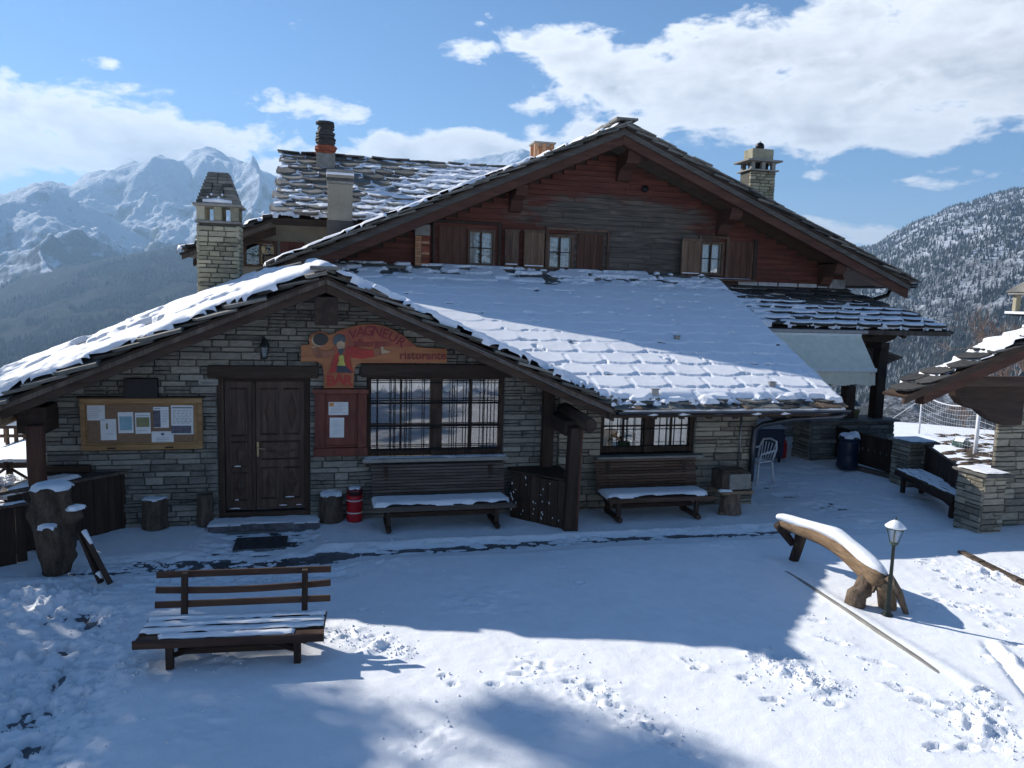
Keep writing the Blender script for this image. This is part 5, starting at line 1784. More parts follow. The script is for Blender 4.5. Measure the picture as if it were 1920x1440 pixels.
# --- left enclosure: half wall of boards, fence, tree stump
s0_ = H(68, 860, -1.0)[0]
enc = thing('plank_counter', 'dark plank half wall with snowy ledge between the left roof post and stone wall', 'counter', 0, 0, 0)
pA = (-3.35, -1.15); pB = (-2.75, -.62); pC = (-2.12, -.02)
def plank_line(parent, a, b_, z0, z1, mat, t=.03, wmin=.14, name='plank', slope=0):
    L_ = math.hypot(b_[0] - a[0], b_[1] - a[1]); ang = math.atan2(b_[1] - a[1], b_[0] - a[0])
    x = 0; r = random.Random(int(L_ * 1000))
    while x < L_ - .02:
        wd = min(r.uniform(wmin, wmin * 1.6), L_ - x)
        if L_ - x - wd < .06: wd = L_ - x
        m = MB().bx(.004, wd - .004, -t / 2 + r.uniform(-.004, .004), t / 2, z0 - r.uniform(0, .02), z1 - r.uniform(0, .02))
        m.build(name, mat, parent, bevel=.004, loc=(a[0] + math.cos(ang) * x, a[1] + math.sin(ang) * x, 0), rot=(0, 0, ang))
        x += wd
plank_line(enc, pA, pB, 0, .86, 'wood_dark_z'); plank_line(enc, pB, pC, 0, .90, 'wood_dark_z')
mk('ledge', 'board_weathered', enc, lambda b: b.plate([(-3.42, -1.22), (-2.72, -.68), (-2.02, -.02), (-3.2, -.02), (-3.5, -.9)], .88, .925), bevel=.01)
snow_pad('ledge_snow', enc, [(-3.38, -1.12), (-2.80, -.62), (-2.62, -.40), (-2.9, -.30), (-3.3, -.75)], .925, .05, res=.03, seed=2)
mk('trough_edge', 'wood_dark_x', enc, lambda b: b.box((-2.95, -.12, .99), (.75, .10, .12), Matrix.Rotation(-.05, 3, 'Z')), bevel=.02)

fen = thing('plank_fence', 'low dark plank fence at the left edge beside the tall tree stump', 'fence', 0, 0, 0)
g1 = G(-120, 1085); g2 = G(52, 1050)
plank_line(fen, g1, g2, 0, .78, 'wood_dark_z', .035, .16)
ang_ = math.atan2(g2[1] - g1[1], g2[0] - g1[0]); L_ = math.hypot(g2[0] - g1[0], g2[1] - g1[1])
mk('cap_rail', 'board_weathered', fen, lambda b: b.bx(-.1, L_ + .03, -.07, .07, .79, .83), bevel=.008, loc=(g1[0], g1[1], 0), rot=(0, 0, ang_))
sp_ = snow_pad('rail_snow', fen, [(-.1, -.06), (L_, -.06), (L_, .06), (-.1, .06)], .832, .02, res=.03, edge=.04, seed=6, lump=.6)
sp_.location = (g1[0], g1[1], 0); sp_.rotation_euler = (0, 0, ang_)

stp = G(105, 1075)
ts = thing('tree_stump', 'tall gnarled tree stump with snow on its top and knots, by the fence', 'tree stump', stp[0], stp[1], 0)
def gnarled(seed=3, hgt=1.18):
    nu, nv = 30, 44
    P = []
    for i in range(nv):
        z = hgt * i / (nv - 1)
        for k in range(nu):
            a = 2 * PI * k / nu
            r = .195 + .03 * math.sin(2 * a + 1) + .02 * math.sin(5 * a + z * 3)
            r *= 1 + .12 * math.exp(-((z - .25) / .2) ** 2) * math.sin(3 * a) - .28 * math.exp(-((z - .0) / .22) ** 2)
            # knots that stick out on the right and left
            for (ka, kz, kr, ks) in ((-.2, .80, .15, .12), (-.5, .42, .08, .12), (3.6, .86, .07, .12), (4.3, .72, .09, .16), (-1.2, .60, .08, .12)):
                da = math.atan2(math.sin(a - ka), math.cos(a - ka))
                r += kr * math.exp(-(da / .38) ** 2 - ((z - kz) / ks) ** 2)
            r += .035 * (float(vnoise(np.array([a * 3.2]), np.array([z * 9]), seed)[0]) - .5) + .02 * (float(vnoise(np.array([a * 9]), np.array([z * 22]), seed + 1)[0]) - .5)
            P.append((r * math.cos(a), r * math.sin(a), z))
    F_ = [(i * nu + k, i * nu + (k + 1) % nu, (i + 1) * nu + (k + 1) % nu, (i + 1) * nu + k) for i in range(nv - 1) for k in range(nu)]
    F_.append(tuple((nv - 1) * nu + k for k in range(nu)))
    return P, F_
P_, F_ = gnarled()
MB().add(P_, F_).build('trunk', 'bark', ts, smooth=True)
cp = [(.235 * math.cos(a), .235 * math.sin(a)) for a in np.linspace(0, 2 * PI, 18)[:-1]]
snow_pad('top_snow', ts, cp, 1.18, .055, res=.025, edge=.12, seed=3)
for (a, z, rr, sz) in ((-.25, .90, .28, .11), (-1.5, .70, .23, .10)):
    cx, cy = rr * math.cos(a), rr * math.sin(a)
    snow_pad('knot_snow', ts, [(cx + sz * math.cos(t) * (1 + .3 * math.sin(3 * t + a)), cy + sz * math.sin(t)) for t in np.linspace(0, 2 * PI, 14)[:-1]], z, .045, res=.02, edge=.07, seed=int(a * 9), lump=.6)

for k, (xa, ya, xb, yb, lab) in enumerate(((148, 1000, 190, 1098, 'dark split board leaning against the tree stump, nearest the stump'), (158, 1003, 207, 1100, 'dark snow-edged board leaning on the tree stump, outermost of the pair'))):
    gb = G(xb, yb); ga = H(xa, ya, gb[1] + .28)
    pr = tag(mk('leaning_board', 'wood_dark_x', None, lambda b: b.tube([(0, 0, 0), (ga[0] - gb[0], .28, ga[1] - .02)], [.045, .038], 4), bevel=.004), lab, 'board', 'boards leaning by the stump')
    pr.location = W(gb[0], gb[1], .04); pr.rotation_euler = (0, 0, YAW)
    mk('board_snow', 'snow', pr, lambda b: b.tube([(.01, 0, .06), ((ga[0] - gb[0]) * .12, .04, ga[1] * .12 + .05)] if k == 0 else [((ga[0] - gb[0]) * .7, .19, ga[1] * .7 + .05), (ga[0] - gb[0], .27, ga[1] + .02)], [.02, .045 - k * .01], 8), smooth=True)

# --- log seats, bin, step mats by the door
def log_seat(px, py, r, h, label, name='sawn_log', mat='bark', snow=True, taper=1.08, oy=0):
    a = G(px, py)
    t = thing(name, label, 'log seat', a[0], a[1] + r * .9 + oy, 0, rot=random.uniform(0, 3), group='log seats by the wall')
    m = MB(); m.tube([(0, 0, 0), (0, 0, h * .3), (0, 0, h * .7), (0, 0, h)], [r * taper, r * 1.0, r * .97, r * .95], 20, wob=.05)
    m.build('log', mat, t, smooth=False, bevel=.012)
    if snow:
        cp = [(r * .9 * math.cos(q), r * .9 * math.sin(q)) for q in np.linspace(0, 2 * PI, 16)[:-1]]
        snow_pad('snow', t, cp, h + .002, .03, res=.02, edge=.08, seed=px, lump=1.4)
    return t


log_seat(287, 995, .185, .48, 'dark log seat with snow and twigs on top, below the notice board')
log_seat(383, 988, .125, .52, 'slim dark log without snow standing left of the door', mat='bark', snow=False)
log_seat(620, 982, .195, .46, 'thick bark covered log seat between the door and the red bin')

gb = G(665, 980)
rb = thing('red_bin', 'red metal litter bin with two pale bands and snow on its lid', 'litter bin', gb[0], gb[1] + .13, 0)
mk('body', 'bin_red', rb, lambda b: b.lathe([(.125, .0), (.13, .02), (.135, .12), (.13, .27), (.136, .30), (.13, .42), (.125, .45)], 24), smooth=True)
mk('band', 'white_band', rb, lambda b: b.lathe([(.134, .145), (.1385, .147), (.1385, .165), (.134, .167)], 24), smooth=True)
mk('band', 'white_band', rb, lambda b: b.lathe([(.134, .355), (.1395, .357), (.1395, .373), (.134, .375)], 24), smooth=True)
mk('lid', 'bin_red_dark', rb, lambda b: b.lathe([(.118, .452), (.13, .47), (.13, .53), (.125, .55), (.09, .56)], 24), smooth=True)
mk('opening', 'interior_dark', rb, lambda b: b.box((0, -.125, .495), (.14, .02, .045)), bevel=.004)
cp = [(.10 * math.cos(q), .10 * math.sin(q)) for q in np.linspace(0, 2 * PI, 16)[:-1]]
snow_pad('snow', rb, cp, .56, .022, res=.018, edge=.05, seed=2)


def mat_grid(px0, py0, px1, py1, label, nx, ny):
    a = G(px0, py1, -.055); b_ = G(px1, py0, -.055)
    w0, w1 = min(a[1], b_[1]), max(a[1], b_[1]); L_ = b_[0] - a[0]
    t = thing('door_grate', label, 'boot grate', a[0], w0, -.055)
    w1 = min(w1, -.43)
    m = MB()
    for i in range(nx + 1):
        x = L_ * i / nx; m.bx(x - .004, x + .004, 0, w1 - w0, .0, .026)
    for j in range(ny + 1):
        y = (w1 - w0) * j / ny; m.bx(-.004, L_ + .004, y - .004, y + .004, .002, .024)
    o = m.build('grid', 'metal_grey', t); 
    boxpart('bed', 'paver', t, 0, L_, 0, w1 - w0, -.02, -.002, 0)
    return t


mat_grid(425, 983, 552, 1001, 'steel boot grate nearest the doorstep, half filled with snow', 26, 7)
mat_grid(436, 1007, 540, 1034, 'wide steel boot grate one pace out from the doorstep', 22, 9)

# --- notice boards, sign, lamps on the stone front
def rectp(name, mat, parent, px0, py0, px1, py1, y0, y1, w=0.0, bevel=0):
    a = H(px0, py0, w); b_ = H(px1, py1, w)
    return boxpart(name, mat, parent, a[0], b_[0], y0, y1, b_[1], a[1], bevel)


nb = thing('notice_board', 'wide oak framed notice board with several papers on the stone wall left of the door', 'notice board', 0, 0, 0)
a = H(149, 747, -.1); b_ = H(381, 841, -.1); X0, X1, Z1, Z0 = a[0], b_[0], a[1], b_[1]
boxpart('back_panel', 'cork', nb, X0 + .02, X1 - .02, -.085, -.06, Z0 + .02, Z1 - .02, 0)
fw = .075
for q in ((X0, X1, Z1 - fw, Z1), (X0, X1, Z0, Z0 + fw * 1.1), (X0, X0 + fw, Z0 + fw * 1.1, Z1 - fw), (X1 - fw, X1, Z0 + fw * 1.1, Z1 - fw)):
    boxpart('frame', 'board_oak', nb, q[0], q[1], -.125, -.0862, q[2], q[3], .008)
for q in ((X0 + fw, X1 - fw, Z1 - fw - .035, Z1 - fw), (X0 + fw, X1 - fw, Z0 + fw * 1.1, Z0 + fw * 1.1 + .03), (X1 - fw - .06, X1 - fw, Z0 + fw + .04, Z1 - fw - .036), (X0 + fw, X0 + fw + .02, Z0 + fw + .04, Z1 - fw - .036)):
    boxpart('inner_frame', 'board_oak', nb, q[0], q[1], -.105, -.0864, q[2], q[3], .005)
for px in (210, 318):
    mk('catch', 'iron_black', nb, lambda b: b.box((H(px, 838, -.1)[0], -.132, Z0 + .035), (.12, .012, .02)), bevel=.003)
rail = boxpart('hood_strip', 'wood_dark_x', nb, X0 - .04, X1 + .04, -.14, -.0, Z1 + .003, Z1 + .03)


def sheet(px0, py0, px1, py1, label, style, seed, y=-.09, mat='paper', parent_obj=None):
    a = H(px0, py0, y); b_ = H(px1, py1, y)
    w_, h_ = b_[0] - a[0], a[1] - b_[1]
    o = MB().bx(0, w_, -.0015, .0, 0, h_).build('paper', mat)
    o.location = W(a[0], y, b_[1]); o.rotation_euler = (0, random.uniform(-.012, .012), YAW)
    tag(o, label, 'paper')
    r = random.Random(seed)
    def line(x0, x1, z, t=.006, m='paper_ink'):
        boxpart('print', m, o, x0 * w_, x1 * w_, -.0035, -.0017, z * h_ - t / 2, z * h_ + t / 2, 0)
    def block(x0, x1, z0, z1, m):
        boxpart('picture', m, o, x0 * w_, x1 * w_, -.0035, -.0017, z0 * h_, z1 * h_, 0)
    if style == 'text':
        for k in range(6): line(.15, r.uniform(.6, .88), .82 - k * .12, .003)
    elif style == 'blue':
        block(.10, .9, .14, .80, 'paper_blue')
    elif style == 'olive':
        block(.08, .92, .32, .78, 'paper_olive'); line(.1, .9, .86, .006); line(.1, .8, .16, .003)
    elif style == 'photo':
        block(.0, .46, .03, .84, 'paper_dark'); line(.05, .45, .92, .01)
        for k in range(5): line(.54, .9, .8 - k * .12, .003)
    elif style == 'poster':
        block(.0, .9, .04, .30, 'paper_dark'); line(.05, .95, .92, .018)
        for k in range(9):
            x = .08
            while x < .85:
                l_ = r.uniform(.05, .2); line(x, min(.92, x + l_), .83 - k * .055, .006); x += l_ + .05
    elif style == 'crest':
        block(.43, .57, .70, .88, 'paper_dark')
        for k in range(3): line(.2, .8, .5 - k * .12, .004)
    elif style == 'green':
        block(.35, .47, .52, .80, 'paper_olive'); line(.3, .8, .3, .003)
    elif style == 'menu':
        block(.04, .28, .68, .94, 'paper_orange')
        for k in range(7): line(.34 if k < 2 else .1, r.uniform(.7, .92), .86 - k * .11, .003)
    elif style == 'hours':
        for k in range(9): line(.2, r.uniform(.55, .8), .84 - k * .08, .004, 'paper_blue')
    return o


sheet(158, 760, 197, 788, 'blank looking landscape sheet at the upper left of the notice board', 'text', 1)
sheet(188, 786, 219, 825, 'white portrait sheet with a small green mark, lower left in the notice board', 'green', 2)
sheet(221, 773, 251, 812, 'sheet with a pale blue picture in the middle of the notice board', 'blue', 3)
sheet(253, 774, 283, 813, 'sheet with an olive green picture right of the blue one', 'olive', 4)
sheet(287, 763, 317, 802, 'leaflet with a dark photo strip down its left half', 'photo', 5)
sheet(320, 760, 363, 814, 'large poster with headline and mountain photo, rightmost in the notice board', 'poster', 6)
sheet(284, 809, 326, 833, 'landscape sheet with a small crest at the bottom of the notice board', 'crest', 7)

mc = thing('menu_case', 'red brown wooden menu case with two papers between the door and the large window', 'menu board', 0, 0, 0)
a = H(590, 731, -.12); b_ = H(687, 854, -.12); X0, X1, Z1, Z0 = a[0], b_[0], a[1], b_[1]
boxpart('back_panel', 'menu_frame', mc, X0 + .03, X1 - .03, -.09, -.055, Z0 + .03, Z1 - .03, 0)
boxpart('hood', 'menu_frame', mc, X0 - .03, X1 + .03, -.20, -.055, Z1 - .06, Z1 + .02, .012)
for q in ((X0, X0 + .16, Z0 + .14, Z1 - .062), (X1 - .15, X1, Z0 + .14, Z1 - .062), (X0 - .02, X1 + .02, Z0, Z0 + .138)):
    boxpart('frame', 'menu_frame', mc, q[0], q[1], -.14, -.091, q[2], q[3], .01)
mk('moulding', 'menu_frame', mc, lambda b: b.bx(X0 + .17, X1 - .16, -.125, -.091, Z1 - .12, Z1 - .07), bevel=.008)
mk('moulding', 'menu_frame', mc, lambda b: b.bx(X0 + .17, X1 - .16, -.125, -.091, Z0 + .15, Z0 + .18), bevel=.008)
sheet(616, 754, 653, 778, 'menu card with an orange corner picture, upper sheet in the red brown case', 'menu', 8, y=-.10)
sheet(618, 783, 645, 820, 'pale blue printed list, lower sheet in the red brown case', 'hours', 9, y=-.10)

sg = thing('inn_sign', 'carved wooden inn sign reading albergo ristorante bar with an arched top, over the menu case', 'sign', 0, 0, 0)
SW = -.16
def sp(px, py): return H(px, py, SW)
outl = [(564, 647), (581, 646), (578, 636), (584, 627), (596, 621), (608, 622), (616, 628), (628, 625)]
for k in range(13):
    t_ = k / 12
    outl.append((632 + 146 * t_, 626 - 20.5 * math.sin(PI * (.08 + .92 * t_) * .95) + 24 * t_ ** 3.2))
outl += [(782, 651), (838, 654), (838, 681), (676, 681), (667, 686), (664, 700), (663, 728), (607, 728), (607, 700), (604, 684), (594, 678), (564, 678)]
body = MB().prism([sp(*p) for p in outl], SW + .002, SW + .05).build('sign_board', 'sign_wood', sg, bevel=.008)
def relief(name, pts, mat, y0, y1=SW + .0015, parent=body, bevel=.003):
    return MB().prism([sp(*p) for p in pts], y0, y1).build(name, mat, parent, bevel=bevel)
# red border of the arch
arch = [(632 + 146 * k / 12, 626 - 20.5 * math.sin(PI * (.08 + .92 * k / 12) * .95) + 24 * (k / 12) ** 3.2) for k in range(13)]
relief('arch_field', [(p[0], p[1] + 2.2) for p in arch] + [(770, 650), (640, 650), (626, 633)], 'paint_brick', SW - .002)
# figure of a man in a red coat holding up a dark dish and pointing to the right
relief('coat', [(625, 650), (634, 648), (640, 652), (648, 652), (654, 648), (662, 652), (661, 666), (657, 676), (663, 699), (612, 701), (618, 688), (624, 672), (620, 664)], 'paint_brick', SW - .012)
relief('coat_lining', [(650, 652), (658, 650), (661, 660), (656, 672), (662, 699), (652, 697), (646, 672)], 'paint_red', SW - .017, SW - .0125)
relief('coat_lining', [(628, 664), (636, 660), (636, 680), (628, 697), (617, 700), (622, 684)], 'paint_red', SW - .017, SW - .0125)
relief('left_sleeve', [(586, 652), (592, 648), (600, 656), (612, 658), (626, 653), (628, 666), (612, 672), (594, 671), (588, 664)], 'paint_rust', SW - .016)
relief('right_sleeve', [(654, 652), (668, 649), (676, 654), (694, 656), (712, 654), (714, 664), (702, 669), (676, 673), (660, 670)], 'paint_red', SW - .018)
relief('right_cuff', [(700, 654), (714, 651), (716, 665), (702, 668)], 'paint_rust', SW - .022, SW - .0185)
relief('hand', [(710, 652), (717, 649), (721, 652), (718, 655), (732, 658), (731, 661), (722, 662), (713, 665), (708, 661)], 'paint_skin', SW - .020)
relief('hand', [(584, 650), (592, 648), (594, 651), (586, 653)], 'paint_skin', SW - .018)
relief('dish', [(601 + 14 * math.cos(t), 636 + 12 * math.sin(t)) for t in np.linspace(0, 2 * PI, 20)[:-1]], 'paint_black', SW - .022)
relief('dish_rim', [(598 + 14 * math.cos(t), 638 + 12 * math.sin(t)) for t in np.linspace(0, 2 * PI, 20)[:-1]], 'paint_skin', SW - .015)
relief('shirt', [(635, 668), (641, 664), (645, 668), (645, 676), (648, 686), (632, 685), (636, 676)], 'paint_yellow', SW - .024, SW - .0128)
relief('trousers', [(632, 686), (640, 683), (648, 686), (662, 699), (631, 698)], 'paint_navy', SW - .020, SW - .0128)
relief('face', [(632, 640), (638, 637), (646, 639), (647, 648), (644, 656), (639, 662), (634, 656), (631, 648)], 'paint_skin', SW - .024)
relief('hair', [(625, 637), (628, 629), (637, 626), (646, 629), (648, 637), (645, 642), (639, 638), (632, 642), (628, 648), (625, 643)], 'paint_hair', SW - .030)
relief('beard', [(634, 654), (645, 653), (643, 660), (639, 667), (635, 661)], 'paint_hair', SW - .028)
relief('nose', [(638, 645), (641, 645), (642, 651), (637, 651)], 'paint_skin', SW - .034)
relief('bar_field', [(609, 703), (622, 698), (636, 696), (650, 698), (661, 703), (661, 726), (609, 726)], 'sign_wood', SW - .006)


def letters(txt, px, py, size, mat, name='lettering', rot=0, y=SW - .004, ext=.006, sx=1.0, shear=0.0, bold=.0):
    me = TEXTS[(txt, size)]
    me.name = name
    me.materials.clear(); me.materials.append(MATS[mat])
    o = bpy.data.objects.new(name, me); COL.objects.link(o); o.parent = body
    q = sp(px, py)
    o.location = (q[0], y, q[1]); o.rotation_euler = (PI / 2, rot, 0); o.scale = (sx, 1, 1)
    return o


for ch_, px, py, ro in (('V', 661, 628, -.20), ('A', 675, 623, -.10), ('G', 690, 621, 0.0), ('N', 706, 622, .10), ('E', 721, 626, .22), ('U', 736, 632, .36), ('R', 751, 641, .52)):
    letters(ch_, px, py, .225, 'paint_crimson', 'letter', rot=ro, bold=.004, shear=.12)
letters('albergo', 692, 643.5, .165, 'paint_brick' if False else 'paint_crimson', bold=.002, sx=1.05)
letters('ristorante', 793, 667, .195, 'paint_crimson', bold=.003, sx=1.0)
for ch_, px, py, ro in (('B', 620, 714, -.06), ('A', 636, 712, 0), ('R', 652, 714, .06)):
    letters(ch_, px, py, .235, 'paint_red', 'letter', rot=ro, bold=.008, y=SW - .010, sx=1.05)

# wall lantern
wlmp = thing('wall_lantern', 'small black wall lantern on the stones above the door', 'lamp', 0, 0, 0)
q = H(496, 650, -.2); x, zc = q
mk('bracket', 'lamp_green', wlmp, lambda b: b.tube([(x, -.03, zc + .04), (x, -.12, zc + .13), (x, -.20, zc + .14)], .012, 8), smooth=True)
mk('backplate', 'lamp_green', wlmp, lambda b: b.box((x, -.045, zc + .02), (.05, .02, .16)), bevel=.006)
mk('hood', 'lamp_green', wlmp, lambda b: b.lathe([(.085, 0), (.08, .03), (.05, .09), (.035, .12), (.012, .15), (.01, .18)], 8, (x, -.2, zc - .01)))
for k in range(4):
    a_ = k * PI / 2 + PI / 4
    mk('lantern_rib', 'lamp_green', wlmp, lambda b: b.tube([(x + .08 * math.cos(a_), -.2 + .08 * math.sin(a_), zc - .01), (x + .045 * math.cos(a_), -.2 + .045 * math.sin(a_), zc - .17)], .007, 6))
mk('glass', 'lamp_glass', wlmp, lambda b: b.lathe([(.042, -.165), (.074, -.015)], 8, (x, -.2, zc)))
mk('finial', 'lamp_green', wlmp, lambda b: b.lathe([(.05, -.17), (.045, -.19), (.015, -.20), (.012, -.24), (.003, -.26)], 8, (x, -.2, zc)))

vb = MB().bx(H(233, 708, -.1)[0], H(296, 708, -.1)[0], -.16, .0, H(240, 746, -.1)[1], H(240, 709, -.1)[1]).build('vent_box', 'iron_black', None, bevel=.01)
vb.location = W(0, 0, 0); vb.rotation_euler = (0, 0, YAW)
tag(vb, 'plain black box on the stone wall directly above the notice board', 'box')
pq = MB().bx(H(372, 711, -.05)[0], H(409, 711, -.05)[0], -.062, -.045, H(390, 722, -.05)[1], H(390, 711, -.05)[1]).build('name_plaque', 'concrete_cap', None, bevel=.003)
pq.location = W(0, 0, 0); pq.rotation_euler = (0, 0, YAW)
tag(pq, 'small pale plaque with a scribbled signature on the stones left of the door frame', 'plaque')
m = MB(); q0 = H(376, 718, -.065)
m.tube([(q0[0] + .02 * k, -.064, q0[1] + .02 * math.sin(k * 1.9) * (1 if k < 8 else .4)) for k in range(13)], .0035, 5)
m.build('signature', 'iron_black', pq)
# thin cable sagging under the right verge
cb = MB(); pts = []
for k in range(15):
    t_ = k / 14; s_ = APX + .1 + (HI - APX - .25) * t_
    pts.append((s_, -.965 , APZ - GR * (s_ - APX) - .10 - .03 * math.sin(t_ * 9)))
cb.tube(pts, .008, 6)
o = cb.build('roof_cable', 'cable_grey'); o.location = W(0, 0, 0); o.rotation_euler = (0, 0, YAW)
tag(o, 'thin grey cable clipped along the right barge board of the bar gable', 'cable')

# --- benches along the wall
def wall_bench(s0, s1, w_, label, mat, seed, yaw_, hgt=.86):
    t = thing('slatted_bench', label, 'bench', (s0 + s1) / 2, w_, 0, rot=yaw_, group='slatted benches against the stone wall')
    L_ = s1 - s0; hx = L_ / 2
    r = random.Random(seed)
    for k in range(9):
        z = .46 + k * .050; y = .20 + k * .014
        boxpart('back_slat', mat, t, -hx + .02, hx - .02, y, y + .022, z, z + .044, .008)
    boxpart('top_rail', mat, t, -hx, hx, .325, .365, .915, .955, .01)
    for k in range(6):
        y = -.36 + k * .088
        boxpart('seat_slat', mat, t, -hx, hx, y, y + .076, .395, .425, .008)
    boxpart('front_rail', mat, t, -hx + .05, hx + .05, -.385, -.355, .345, .415, .008)
    for sx in (-1, 1):
        x = sx * (hx - .26)
        mk('leg', 'wood_dark_z', t, lambda b: b.prism([(x - .035, .0), (x + .035, .0), (x + .035, .39), (x - .035, .39)], -.32, -.24), bevel=.01)
        mk('leg', 'wood_dark_z', t, lambda b: b.add([(x - .035, .16, 0), (x + .035, .16, 0), (x + .035, .26, 0), (x - .035, .26, 0), (x - .035, .30, .93), (x + .035, .30, .93), (x + .035, .36, .93), (x - .035, .36, .93)],
                                                  [(3, 2, 1, 0), (4, 5, 6, 7), (0, 1, 5, 4), (1, 2, 6, 5), (2, 3, 7, 6), (3, 0, 4, 7)]))
        boxpart('side_rail', 'wood_dark_y', t, x - .03, x + .03, -.34, .24, .32, .39, .01)
        mk('foot', 'wood_dark_y', t, lambda b: b.tube([(x, -.40, .05), (x, .30, .05)], .05, 8), bevel=.005)
    boxpart('stretcher', 'wood_dark_x', t, -hx + .24, hx - .24, -.10, -.04, .17, .25, .01)
    snow_pad('seat_snow', t, [(-hx + .02, -.36), (hx - .12, -.36), (hx - .04, -.2), (hx - .06, .14), (-hx + .01, .14)], .426, .075, res=.03, edge=.12, seed=seed, lump=.12)
    return t


wall_bench(1.68, 3.98, -.56, 'grey slatted wooden bench with snow on its seat, under the large barred window', 'wood_bench', 2, R(0))
wall_bench(5.62, 7.62, -.55, 'brown slatted wooden bench with a snowy seat, under the smaller barred window', 'wood_bench_brown', 3, R(0))

# --- dark plank box at the post between the benches
bxn = thing('plank_box', 'dark worn plank box jutting from the wall to the wooden post between the two benches', 'box', 0, 0, 0)
a = G(957, 968); b_ = G(1062, 996)
plank_line(bxn, (a[0], a[1]), (4.86, -1.08), .0, .80, 'wood_dark_z', .03, .15)
mk('top_board', 'wood_dark_x', bxn, lambda b: b.plate([(a[0] - .03, a[1] - .05), (4.88, -1.14), (5.02, -1.0), (5.02, -.06), (a[0] - .03, -.06)], .805, .84), bevel=.008)
plank_line(bxn, (5.0, -1.0), (5.0, -.08), .0, .80, 'wood_dark_z', .03, .15)
ml = MB()
rr_ = random.Random(9)
for k in range(26):
    t_ = rr_.random(); zz = rr_.uniform(.08, .75)
    x = a[0] + (4.86 - a[0]) * t_; y = a[1] + (-1.08 - a[1]) * t_
    l_ = rr_.uniform(.006, .03)
    ml.box((x - .014, y - .016, zz), (.012, .012, l_ * 1.6), Matrix.Rotation(rr_.uniform(-.4, .4), 3, 'Y'))
ml.build('snow_flecks', 'snow', bxn)

# --- planter on a log
a = G(1376, 966)
pl = thing('stone_trough', 'rough planting trough with a pale carved front, set on a log beside the brown bench', 'planter', a[0] + .02, a[1] + .18, 0)
mk('log_foot', 'bark_light', pl, lambda b: b.tube([(0, 0, 0), (0, 0, .2), (0, 0, .40)], [.21, .18, .19], 16, wob=.05), bevel=.01)
mk('root', 'bark_light', pl, lambda b: b.tube([(-.1, -.05, .03), (-.28, -.1, .01)], [.07, .03], 8))
mk('slab', 'driftwood', pl, lambda b: b.box((-.02, -.02, .43), (.66, .48, .06), Matrix.Rotation(.06, 3, 'Z')), bevel=.02)
mk('trough', 'bark', pl, lambda b: b.bx(-.30, .26, -.20, .24, .462, .80), bevel=.03)
mk('front_plate', 'concrete_cap', pl, lambda b: b.box((.03, -.222, .63), (.42, .04, .28)), bevel=.012)
mk('soil', 'earth', pl, lambda b: b.bx(-.26, .22, -.16, .20, .802, .82), bevel=.02)
snow_pad('slab_snow', pl, [(-.35, -.24), (-.12, -.26), (-.10, -.20), (-.33, -.1)], .462, .03, res=.02, edge=.05, seed=5)

# --- plastic chair, covered grill, red thing, blue bin in the porch
a = G(1432, 905)
pc = thing('plastic_chair', 'white plastic garden chair standing in the snowy porch', 'chair', a[0], a[1] + .25, 0, rot=R(-75))
mk('seat', 'plastic_white', pc, lambda b: b.plate([(-.21, -.22), (.21, -.22), (.19, .20), (-.19, .20)], .42, .45), bevel=.015)
for (x, y) in ((-.22, -.24), (.22, -.24), (-.2, .22), (.2, .22)):
    mk('leg', 'plastic_white', pc, lambda b: b.tube([(x * 1.1, y * 1.15, -.05), (x * .95, y * .9, .43)], [.028, .022], 8), smooth=True)
for k in range(5):
    x = -.14 + k * .07
    mk('back_slat', 'plastic_white', pc, lambda b: b.tube([(x * .85, .19, .46), (x * 1.1, .25, .65), (x * 1.25, .29, .82)], .017, 6, squash=.5), smooth=True)
mk('back_frame', 'plastic_white', pc, lambda b: b.tube([(-.2, .19, .45), (-.23, .26, .70), (-.18, .30, .86), (0, .31, .90), (.18, .30, .86), (.23, .26, .70), (.2, .19, .45)], .022, 8), smooth=True)
for sx in (-1, 1):
    mk('armrest', 'plastic_white', pc, lambda b: b.tube([(sx * .22, -.24, .43), (sx * .25, -.20, .63), (sx * .26, .0, .66), (sx * .23, .25, .68)], .022, 8), smooth=True)

a = G(1432, 868)
gr = thing('covered_grill', 'square outdoor stove under a dark blue cover with a grey pyramid top', 'grill', a[0] + .05, a[1] + .35, 0, rot=R(-4))
boxpart('cover', 'cover_navy', gr, -.46, .46, -.38, .38, .12, .84, .03)
mk('cover_top', 'cover_grey', gr, lambda b: b.add([(-.52, -.44, .845), (.52, -.44, .845), (.52, .44, .845), (-.52, .44, .845), (-.12, 0, 1.10), (.12, 0, 1.10)], [(0, 1, 5, 4), (1, 2, 5), (2, 3, 4, 5), (3, 0, 4), (3, 2, 1, 0)]), bevel=.01)
for (x, y) in ((-.4, -.3), (.4, -.3), (-.4, .3), (.4, .3)):
    mk('leg', 'iron_black', gr, lambda b: b.tube([(x, y, 0), (x, y, .13)], .03, 8))
a = G(1466, 862)
gas = thing('gas_bottle', 'red gas bottle just visible beside the covered stove', 'gas bottle', a[0] + .10, a[1] + .2, 0)
mk('bottle', 'bin_red', gas, lambda b: b.lathe([(.10, 0), (.13, .03), (.13, .36), (.10, .45), (.04, .49), (.03, .53)], 18), smooth=True)
mk('collar', 'bin_red_dark', gas, lambda b: b.lathe([(.07, .49), (.075, .58), (.065, .58), (.06, .49)], 14), smooth=True)

